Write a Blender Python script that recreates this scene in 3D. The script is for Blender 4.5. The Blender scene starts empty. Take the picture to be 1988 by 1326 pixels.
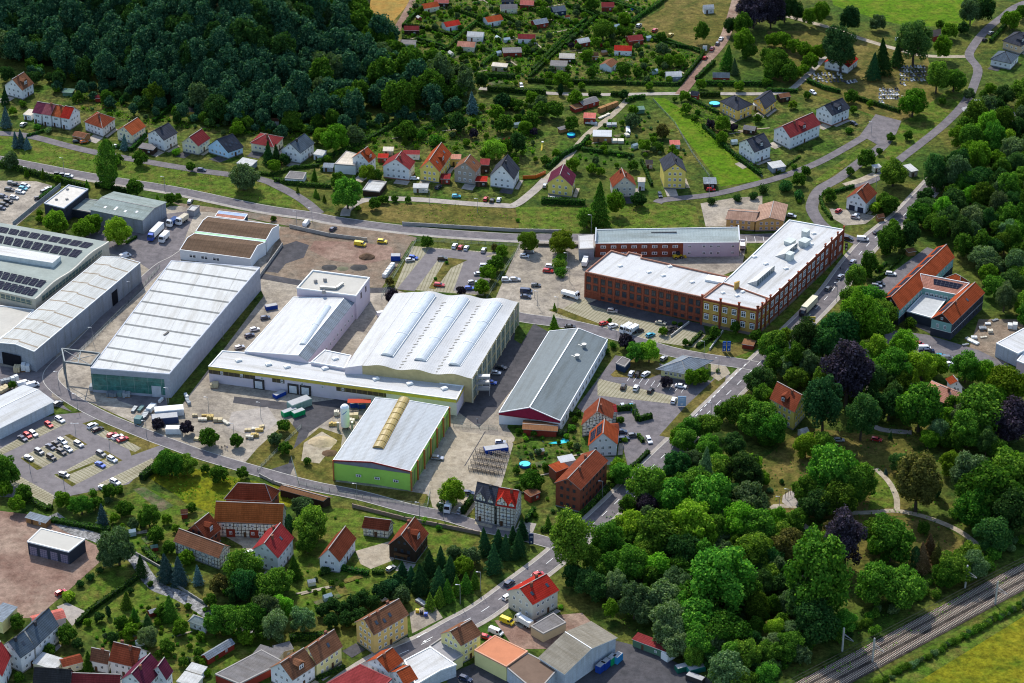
import bpy, math, random
import numpy as np
from mathutils import Vector, Matrix
S=bpy.context.scene
# ------------------------------------------------------------ camera, sky, sun, exposure
PW,PH=1988,1326
FPX=85/36*PW; PITCH=math.radians(29.7); CAMH=485.0
cam=bpy.data.cameras.new('camera'); camo=bpy.data.objects.new('camera',cam); S.collection.objects.link(camo)
cam.sensor_width=36; cam.lens=85; cam.clip_start=1; cam.clip_end=6000
camo.location=(0,0,CAMH); camo.rotation_euler=(math.pi/2-PITCH,0,0); S.camera=camo
S.render.resolution_x=1024; S.render.resolution_y=683
W=bpy.data.worlds.new('World'); S.world=W; W.use_nodes=True
SUN_EL=math.radians(46); SUN_AZ=math.radians(-18)   # the sun stands behind the wood, a little to the left
_n=W.node_tree.nodes; _sky=_n.new('ShaderNodeTexSky'); _sky.sky_type='NISHITA'; _sky.sun_disc=False
_sky.sun_elevation=SUN_EL; _sky.sun_rotation=SUN_AZ; _sky.altitude=300; _sky.air_density=1.0; _sky.dust_density=1.2
W.node_tree.links.new(_sky.outputs[0],_n['Background'].inputs[0]); _n['Background'].inputs[1].default_value=0.15
sl=bpy.data.lights.new('sun','SUN'); sl.energy=2.9; sl.angle=math.radians(.5); sl.color=(1,.95,.87)
so=bpy.data.objects.new('sun',sl); S.collection.objects.link(so)
sv=Vector((math.sin(SUN_AZ)*math.cos(SUN_EL),math.cos(SUN_AZ)*math.cos(SUN_EL),math.sin(SUN_EL)))
so.rotation_euler=sv.to_track_quat('Z','Y').to_euler(); so.location=(0,900,600)
S.view_settings.view_transform='Standard'; S.view_settings.look='None'; S.view_settings.exposure=0.82
S.view_settings.gamma=1
try: S.cycles.max_bounces=5; S.cycles.transparent_max_bounces=6; S.cycles.filter_width=1.1
except Exception: pass
# ------------------------------------------------------------ pixel -> place
TILES={'a1':(0,0),'a2':(500,0),'a3':(1000,0),'a4':(1488,0),'b1':(0,420),'b2':(500,420),'b3':(1000,420),'b4':(1488,420),
 'c1':(0,886),'c2':(500,886),'c3':(1000,886),'c4':(1488,886),'f':(0,0)}
def T(t,p):
    if t=='f': return (p[0],p[1])
    o=TILES[t]; return (o[0]+p[0]/3.014,o[1]+p[1]/3.014)
def ray(px,py):
    x=(px-PW/2)/FPX; y=-(py-PH/2)/FPX; c,s=math.cos(PITCH),math.sin(PITCH)
    return Vector((x,c+y*s,-s+y*c))
def P(p,h=0.0):
    d=ray(*p); t=(h-CAMH)/d.z; return Vector((d.x*t,d.y*t,h))
def pix(v):
    c,s=math.cos(PITCH),math.sin(PITCH); x,y,z=v[0],v[1],v[2]-CAMH
    dep=y*c-z*s; up=y*s+z*c
    return (PW/2+FPX*x/dep, PH/2-FPX*up/dep)
def hcorr(py):   # heights were first measured with a rougher camera
    so=(py+1223)*.00257*math.cos(math.radians(26)+(py-663)/3866)
    return so/vpm(py)
def vpm(py):
    a=PITCH+(py-663)/FPX
    v=P((PW/2,py)); dep=v.y*math.cos(PITCH)+CAMH*math.sin(PITCH)
    return FPX/dep*math.cos(a)
def spm(py):
    v=P((PW/2,py)); return FPX/(v.y*math.cos(PITCH)+CAMH*math.sin(PITCH))
# wooded hillside
_foot=[(-200,100),(0,118),(180,150),(300,205),(420,238),(540,228),(700,222),(800,205),(900,190)]
_fw=[P(p) for p in _foot]; _fx=np.array([v.x for v in _fw]); _fy=np.array([v.y for v in _fw])
_xf0=P((470,100)).x; _xf1=P((690,100)).x
def terr(x,y):
    yf=float(np.interp(x,_fx,_fy))+4
    d=y-yf
    if d<=0: return 0.0
    f=(x-_xf0)/(_xf1-_xf0); f=1-min(1,max(0,f)); f=f*f*(3-2*f)
    h=d*.40*min(1,d/25); 
    return min(h,95)*f
def PT(p,dz):
    d=ray(*p); t0=(60+dz-CAMH)/d.z*.6; t1=(dz-CAMH)/d.z
    t=t0
    while t<t1:
        v=d*t
        if v.z+CAMH<=terr(v.x,v.y)+dz: break
        t+=1.5
    v=d*min(t,t1); return Vector((v.x,v.y,terr(v.x,v.y)))
# ------------------------------------------------------------ materials
def vv(c,k=1.07,g=1.05):
    m=.3*c[0]+.59*c[1]+.11*c[2]; c=[max(.004,m+(x-m)*k) for x in c]; return tuple(min(1,x*(min(1,m/.4)**(g-1)) if m<.4 else x) for x in c)
MATS={}
def nmat(name,rough=.85,spec=.3,metal=0):
    m=bpy.data.materials.new(name); m.use_nodes=True; b=m.node_tree.nodes['Principled BSDF']
    b.inputs['Roughness'].default_value=rough; b.inputs['Metallic'].default_value=metal
    b.inputs['Specular IOR Level'].default_value=spec if rough<.35 else spec*.35
    return m,m.node_tree.nodes,m.node_tree.links,b
def noise(nd,lk,scale,detail=3,co=None,rough=.55):
    n=nd.new('ShaderNodeTexNoise'); n.inputs['Scale'].default_value=scale; n.inputs['Detail'].default_value=detail; n.inputs['Roughness'].default_value=rough
    if co: lk.new(co,n.inputs['Vector'])
    return n.outputs['Fac']
def ramp(nd,lk,fac,stops):
    r=nd.new('ShaderNodeValToRGB'); e=r.color_ramp.elements
    while len(e)<len(stops): e.new(.5)
    for i,(p,c) in enumerate(stops): e[i].position=p; e[i].color=(*c,1)
    lk.new(fac,r.inputs[0]); return r.outputs[0]
def mixc(nd,lk,a,b,fac,mode='MIX'):
    x=nd.new('ShaderNodeMix'); x.data_type='RGBA'; x.blend_type=mode
    for s,v in ((6,a),(7,b)):
        if hasattr(v,'name') and hasattr(v,'links'): lk.new(v,x.inputs[s])
        else: x.inputs[s].default_value=(*v,1)
    if hasattr(fac,'links'): lk.new(fac,x.inputs[0])
    else: x.inputs[0].default_value=fac
    return x.outputs[2]
def geo(nd): return nd.new('ShaderNodeNewGeometry').outputs['Position']
def plain(name,c,rough=.8,spec=.3,metal=0,var=.12,scale=.6):
    if name in MATS: return MATS[name]
    c=vv(c); m,nd,lk,b=nmat(name,rough,spec,metal); g=geo(nd)
    f=noise(nd,lk,scale,4,g); d=tuple(x*(1-var) for x in c); l=tuple(min(1,x*(1+var)) for x in c)
    f2=noise(nd,lk,scale*7,2,g)
    col=ramp(nd,lk,f,[(.3,d),(.7,l)]); col=mixc(nd,lk,col,ramp(nd,lk,f2,[(.3,(1-var,)*3),(.7,(1,)*3)]),.8,'MULTIPLY')
    lk.new(col,b.inputs['Base Color']); MATS[name]=m; return m
def ground(name,cols,scales=(.02,.15,1.2),rough=.95,fine=.35):
    """three colours mixed by a large, a middling and a fine noise"""
    if name in MATS: return MATS[name]
    cols=[vv(c,1.02,1.12) for c in cols]; m,nd,lk,b=nmat(name,rough,.15); g=geo(nd)
    a=ramp(nd,lk,noise(nd,lk,scales[0],4,g),[(.38,cols[0]),(.62,cols[1])])
    c=mixc(nd,lk,a,cols[2],ramp(nd,lk,noise(nd,lk,scales[1],5,g,.65),[(.45,(0,0,0)),(.68,(1,1,1))]))
    k=ramp(nd,lk,noise(nd,lk,scales[2],3,g,.7),[(.3,(1-fine,)*3),(.7,(1+fine*.3,)*3)])
    c=mixc(nd,lk,c,k,1.0,'MULTIPLY'); k2=ramp(nd,lk,noise(nd,lk,.33,5,g,.75),[(.36,(max(.25,1-fine*1.25),)*3),(.60,(1.08,)*3)]); c=mixc(nd,lk,c,k2,1.0,'MULTIPLY')
    lk.new(c,b.inputs['Base Color']); MATS[name]=m; return m
def lines(name,c,c2,pitch,axis,width=.25,rough=.8,metal=0,spec=.3,both=None,var=.12):
    """lines laid out on the uv map (metres): axis 0 = across u, 1 = across v"""
    if name in MATS: return MATS[name]
    c,c2=vv(c),vv(c2); m,nd,lk,b=nmat(name,rough,spec,metal); uv=nd.new('ShaderNodeUVMap').outputs[0]
    sp=nd.new('ShaderNodeSeparateXYZ'); lk.new(uv,sp.inputs[0])
    def li(ax,pt,w):
        q=nd.new('ShaderNodeMath'); q.operation='DIVIDE'; lk.new(sp.outputs[ax],q.inputs[0]); q.inputs[1].default_value=pt
        fr=nd.new('ShaderNodeMath'); fr.operation='FRACT'; lk.new(q.outputs[0],fr.inputs[0])
        lt=nd.new('ShaderNodeMath'); lt.operation='LESS_THAN'; lk.new(fr.outputs[0],lt.inputs[0]); lt.inputs[1].default_value=w
        return lt.outputs[0]
    f=noise(nd,lk,.4,5,geo(nd),.7)
    base=ramp(nd,lk,f,[(.3,tuple(x*(1-var) for x in c)),(.7,tuple(min(1,x*(1+var)) for x in c))])
    col=mixc(nd,lk,base,c2,li(axis,pitch,width))
    if both: col=mixc(nd,lk,col,c2,li(1-axis,both[0],both[1]))
    f2=noise(nd,lk,3,3,geo(nd)); col=mixc(nd,lk,col,ramp(nd,lk,f2,[(.35,(.86,)*3),(.65,(1.04,)*3)]),1.0,'MULTIPLY')
    mp=nd.new('ShaderNodeMapping'); mp.inputs['Scale'].default_value=(.9,.07,.5) if axis else (.07,.9,.5); lk.new(uv,mp.inputs[0])
    st=noise(nd,lk,.35,5,mp.outputs[0],.7); col=mixc(nd,lk,col,ramp(nd,lk,st,[(.34,(.78,.755,.71)),(.52,(1.03,)*3)]),1.0,'MULTIPLY')
    lk.new(col,b.inputs['Base Color']); MATS[name]=m; return m
def leafmat(name,c1,c2,trans=.35):
    if name in MATS: return MATS[name]
    m=bpy.data.materials.new(name); m.use_nodes=True; nd=m.node_tree.nodes; lk=m.node_tree.links; nd.clear()
    out=nd.new('ShaderNodeOutputMaterial'); g=nd.new('ShaderNodeNewGeometry'); oi=nd.new('ShaderNodeObjectInfo')
    a=ramp(nd,lk,g.outputs['Random Per Island'],[(0,tuple(x*.7 for x in c1)),(.6,c1),(1,c2)])
    h=nd.new('ShaderNodeHueSaturation'); lk.new(a,h.inputs['Color'])
    mr=nd.new('ShaderNodeMapRange'); lk.new(oi.outputs['Random'],mr.inputs[0]); mr.inputs[3].default_value=.6; mr.inputs[4].default_value=1.5
    lk.new(mr.outputs[0],h.inputs['Value'])
    mm=nd.new('ShaderNodeMath'); mm.operation='MULTIPLY'; lk.new(oi.outputs['Random'],mm.inputs[0]); mm.inputs[1].default_value=7.31
    fr=nd.new('ShaderNodeMath'); fr.operation='FRACT'; lk.new(mm.outputs[0],fr.inputs[0])
    m2=nd.new('ShaderNodeMapRange'); lk.new(fr.outputs[0],m2.inputs[0]); m2.inputs[3].default_value=.475; m2.inputs[4].default_value=.525
    lk.new(m2.outputs[0],h.inputs['Hue'])
    d=nd.new('ShaderNodeBsdfDiffuse'); t=nd.new('ShaderNodeBsdfTranslucent'); mx=nd.new('ShaderNodeMixShader'); mx.inputs[0].default_value=trans
    tc=mixc(nd,lk,h.outputs[0],(1.0,1.25,.45),1.0,'MULTIPLY')
    lk.new(h.outputs[0],d.inputs[0]); lk.new(tc,t.inputs[0]); lk.new(d.outputs[0],mx.inputs[1]); lk.new(t.outputs[0],mx.inputs[2])
    lk.new(mx.outputs[0],out.inputs[0]); MATS[name]=m; return m
WALLC=dict(white=(.70,.70,.69),cream=(.70,.64,.46),beige=(.58,.53,.44),yellow=(.70,.57,.17),skyblue=(.50,.68,.82),greybrown=(.34,.29,.24),
 orangeyellow=(.74,.50,.15),tan=(.52,.40,.26),ochre=(.62,.43,.17),paleyellow=(.68,.62,.30),darkwood=(.05,.032,.022),steel=(.27,.29,.32),steelwhite=(.46,.49,.52),
 brick=(.24,.075,.045),teal=(.24,.40,.36),tealdark=(.24,.40,.36),pink=(.62,.48,.47),redwood=(.25,.045,.03),wood=(.30,.16,.07),lilac=(.56,.50,.54),green=(.36,.62,.13),
 darkclad=(.045,.05,.065),yellowbrick=(.52,.33,.10),redbrick=(.27,.082,.048),timberwall=(.66,.62,.52),greenshed=(.10,.18,.12),navy=(.03,.05,.09))
ROOFC=dict(brown=(.20,.095,.055),purple=(.13,.035,.06),mauve=(.24,.08,.09),orange=(.34,.09,.04),red=(.36,.035,.025),redbrown=(.20,.055,.03),maroon=(.21,.04,.04),
 slate=(.055,.06,.075),slateblue=(.09,.115,.14),orangered=(.31,.07,.03),plum=(.11,.025,.045),orangebrown=(.33,.10,.035),maroonred=(.24,.035,.035),
 darkgrey=(.045,.042,.042),salmon=(.45,.22,.16),greygreen=(.24,.28,.26),whitemetal=(.42,.43,.43),feltbrown=(.22,.20,.16),rustbrown=(.20,.10,.05),
 lightgrey=(.46,.46,.44),pinkred=(.50,.16,.13),blackish=(.03,.03,.035),beigeroof=(.55,.49,.40),felt=(.17,.16,.155),green=(.14,.22,.17),bluegrey=(.22,.25,.28))
def wallm(k):
    if k=='timber' : return timber()
    if k=='brick': return lines('brick_wall',WALLC['brick'],(.20,.09,.06),.5,1,.12)
    if k in ('redbrick','yellowbrick'): return lines(k+'_wall',WALLC[k],tuple(x*.72 for x in WALLC[k]),.6,1,.14,var=.2)
    if k=='steel' or k=='steelwhite' : return lines(k+'_cladding',WALLC[k],tuple(x*.88 for x in WALLC[k]),1.0,1,.08,.5,0,.4)
    return plain('wall_'+k,WALLC[k],.85,.25,0,.05,.3)
def roofm(k):
    c=ROOFC[k]
    if k in ('whitemetal',): return lines('roof_'+k,c,tuple(x*.86 for x in c),3.0,0,.05,.45,0,.4,var=.06)
    if k in ('greygreen','felt','feltbrown','lightgrey','beigeroof','rustbrown'): return lines('roof_'+k,c,tuple(x*.8 for x in c),1.2,0,.1,.9,var=.18)
    return lines('roof_'+k,c,tuple(x*.62 for x in c),.7,1,.25,.9,0,.08,both=(.9,.08),var=.25)
def timber():
    if 'timber' in MATS: return MATS['timber']
    m=lines('timber',WALLC['timberwall'],(.06,.03,.02),1.35,0,.17,both=(1.45,.16)); return m
# ------------------------------------------------------------ object helpers
COL=S.collection
def tag(o,label=None,cat=None,group=None,kind=None):
    if label: o['label']=label
    if cat: o['category']=cat
    if group: o['group']=group
    if kind: o['kind']=kind
    return o
def empty(name,loc,label,cat,group=None,rz=0):
    o=bpy.data.objects.new(name,None); COL.objects.link(o); o.location=loc; o.rotation_euler.z=rz; o.empty_display_size=.5
    return tag(o,label,cat,group)
class MB:
    """collects faces (several materials possible) into one mesh with a metric uv map"""
    def __init__(s): s.v=[]; s.f=[]; s.m=[]; s.uv=[]
    def face(s,pts,mi=0,uv=None):
        i=len(s.v); s.v+= [tuple(p) for p in pts]; s.f.append(tuple(range(i,i+len(pts)))); s.m.append(mi)
        if uv is None:
            p=[Vector(q) for q in pts]; n=Vector((0,0,0))
            for a in range(len(p)):
                b,c=p[a],p[(a+1)%len(p)]
                n+=Vector(((b.y-c.y)*(b.z+c.z),(b.z-c.z)*(b.x+c.x),(b.x-c.x)*(b.y+c.y)))
            if n.length<1e-9: n=Vector((0,0,1))
            n.normalize()
            if abs(n.z)>.999: u=(p[1]-p[0]); u.z=0
            else: u=Vector((0,0,1)).cross(n)
            if u.length<1e-6: u=Vector((1,0,0))
            u.normalize(); w=n.cross(u); uv=[((q-p[0]).dot(u)+500,(q.dot(w)) if abs(n.z)<.05 else (q-p[0]).dot(w)+500) for q in p]
        s.uv+=uv
    def prism(s,poly,z0,z1,mi=0,top=True,bottom=False,mt=None):
        n=len(poly); a=sum(poly[i][0]*poly[(i+1)%n][1]-poly[(i+1)%n][0]*poly[i][1] for i in range(n))
        if a<0: poly=poly[::-1]
        for i in range(n):
            p,q=poly[i],poly[(i+1)%n]
            s.face([(p[0],p[1],z0),(q[0],q[1],z0),(q[0],q[1],z1),(p[0],p[1],z1)],mi)
        if top: s.face([(p[0],p[1],z1) for p in poly],mi if mt is None else mt)
        if bottom: s.face([(p[0],p[1],z0) for p in poly[::-1]],mi)
    def box(s,c,size,rz=0,mi=0):
        x,y,z=size[0]/2,size[1]/2,size[2]/2; cs,sn=math.cos(rz),math.sin(rz)
        pl=[(c[0]+a*cs-b*sn,c[1]+a*sn+b*cs) for a,b in ((-x,-y),(x,-y),(x,y),(-x,y))]
        s.prism(pl,c[2]-z,c[2]+z,mi,bottom=True)
    def bar(s,a,b,w,mi=0,h=None):
        a,b=Vector(a),Vector(b); d=(b-a)
        if d.length<1e-6: return
        d.normalize(); u=d.cross(Vector((0,0,1)))
        if u.length<1e-3: u=Vector((1,0,0))
        u.normalize(); t=d.cross(u); u=u*(w/2); t=t*((h or w)/2)
        A=[a+u+t,a-u+t,a-u-t,a+u-t]; B=[x+(b-a) for x in A]
        for i in range(4): j=(i+1)%4; s.face([A[i],A[j],B[j],B[i]],mi)
        s.face(A[::-1],mi); s.face(B,mi)
    def cyl(s,c,r,z0,z1,n=10,mi=0,r1=None,top=True):
        r1=r if r1 is None else r1
        A=[(c[0]+r*math.cos(k*6.28318/n),c[1]+r*math.sin(k*6.28318/n),z0) for k in range(n)]
        B=[(c[0]+r1*math.cos(k*6.28318/n),c[1]+r1*math.sin(k*6.28318/n),z1) for k in range(n)]
        for k in range(n): j=(k+1)%n; s.face([A[k],A[j],B[j],B[k]],mi)
        if top and r1>.01: s.face(B,mi)
    def build(s,name,mats,parent=None,loc=None,smooth=False):
        if not isinstance(mats,(list,tuple)): mats=[mats]
        off=Vector(loc) if loc is not None else (Vector(parent['o']) if parent is not None and 'o' in parent else Vector((0,0,0)))
        me=bpy.data.meshes.new(name)
        me.from_pydata([(v[0]-off.x,v[1]-off.y,v[2]-off.z) for v in s.v],[],s.f)
        for m in mats: me.materials.append(m)
        me.polygons.foreach_set('material_index',s.m)
        l=me.uv_layers.new(name='UVMap'); l.data.foreach_set('uv',np.array(s.uv,dtype=np.float32).ravel())
        if smooth: me.polygons.foreach_set('use_smooth',[True]*len(s.f))
        me.update(); o=bpy.data.objects.new(name,me); COL.objects.link(o)
        if parent is not None: o.parent=parent
        elif loc is not None: o.location=loc
        return o
def root(name,pts,label,cat,group=None):
    c=sum((Vector((p[0],p[1],0)) for p in pts),Vector())/len(pts)
    o=empty(name,c,label,cat,group); o['o']=(c.x,c.y,0.0); return o
LANDMARKS=[]   # (photo x, y, phrase) used to tell look-alikes apart
# unit window: 1 x 1 facing -y, frame + pane
def _winmesh(name,fm,pm,cross=True):
    b=MB(); t=.12
    for (x0,x1,z0,z1) in ((-.5,.5,-.5,-.5+t),(-.5,.5,.5-t,.5),(-.5,-.5+t,-.5+t,.5-t),(.5-t,.5,-.5+t,.5-t))+(((-.05,.05,-.5+t,.5-t),(-.5+t,-.05,.12,.2),(.05,.5-t,.12,.2)) if cross else ()):
        b.face([(x0,-.06,z0),(x1,-.06,z0),(x1,-.06,z1),(x0,-.06,z1)],0)
    for x in (-.5,.5): b.face([(x,-.06,-.5),(x,-.06,.5),(x,.02,.5),(x,.02,-.5)],0)
    for z in (-.5,.5): b.face([(-.5,-.06,z),(.5,-.06,z),(.5,.02,z),(-.5,.02,z)],0)
    o=b.build(name,[fm]); me=o.data; bpy.data.objects.remove(o); return me
def _panemesh(pm):
    b=MB(); b.face([(-.42,-.03,-.42),(.42,-.03,-.42),(.42,-.03,.42),(-.42,-.03,.42)]); o=b.build('pane',[pm]); me=o.data; bpy.data.objects.remove(o); return me
GLASS,_a,_b,_c=nmat('window_glass',.08,.6); _c.inputs['Base Color'].default_value=(.035,.045,.06,1)
WHITEP=plain('white_paint',(.78,.78,.76),.5,.4,0,.03)
DARKP=plain('dark_frame',(.05,.045,.045),.5,.4,0,.05)
WINM={'white':_winmesh('window',WHITEP,GLASS),'dark':_winmesh('window_dark',DARKP,GLASS,True)}
PANEM=_panemesh(GLASS)
def window(par,pos,nrm,w,h,style='white',name='window'):
    """pos: centre on the wall surface (world); nrm: outward direction"""
    off=Vector(par['o']); rz=math.atan2(nrm[0],-nrm[1])
    o=bpy.data.objects.new(name,WINM[style]); COL.objects.link(o); o.parent=par
    o.location=Vector(pos)-off+Vector((nrm[0],nrm[1],0))*.01; o.rotation_euler.z=rz; o.scale=(w,1.4,h)
    p=bpy.data.objects.new('pane',PANEM); COL.objects.link(p); p.parent=o
    return o
def winrow(par,a,b,z,w,h,n,style='white',m0=1.2,m1=1.2,name='window',out=None,skip=()):
    a=Vector((a[0],a[1],0)); b=Vector((b[0],b[1],0)); d=b-a; L=d.length; d/=L
    nr=Vector((d.y,-d.x,0)); 
    if out is not None and nr.dot(out)<0: nr=-nr
    for k in range(n):
        if k in skip: continue
        t=m0+(L-m0-m1)*(k+.5)/n
        window(par,a+d*t+Vector((0,0,z)),nr,w,h,style,name)
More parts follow.
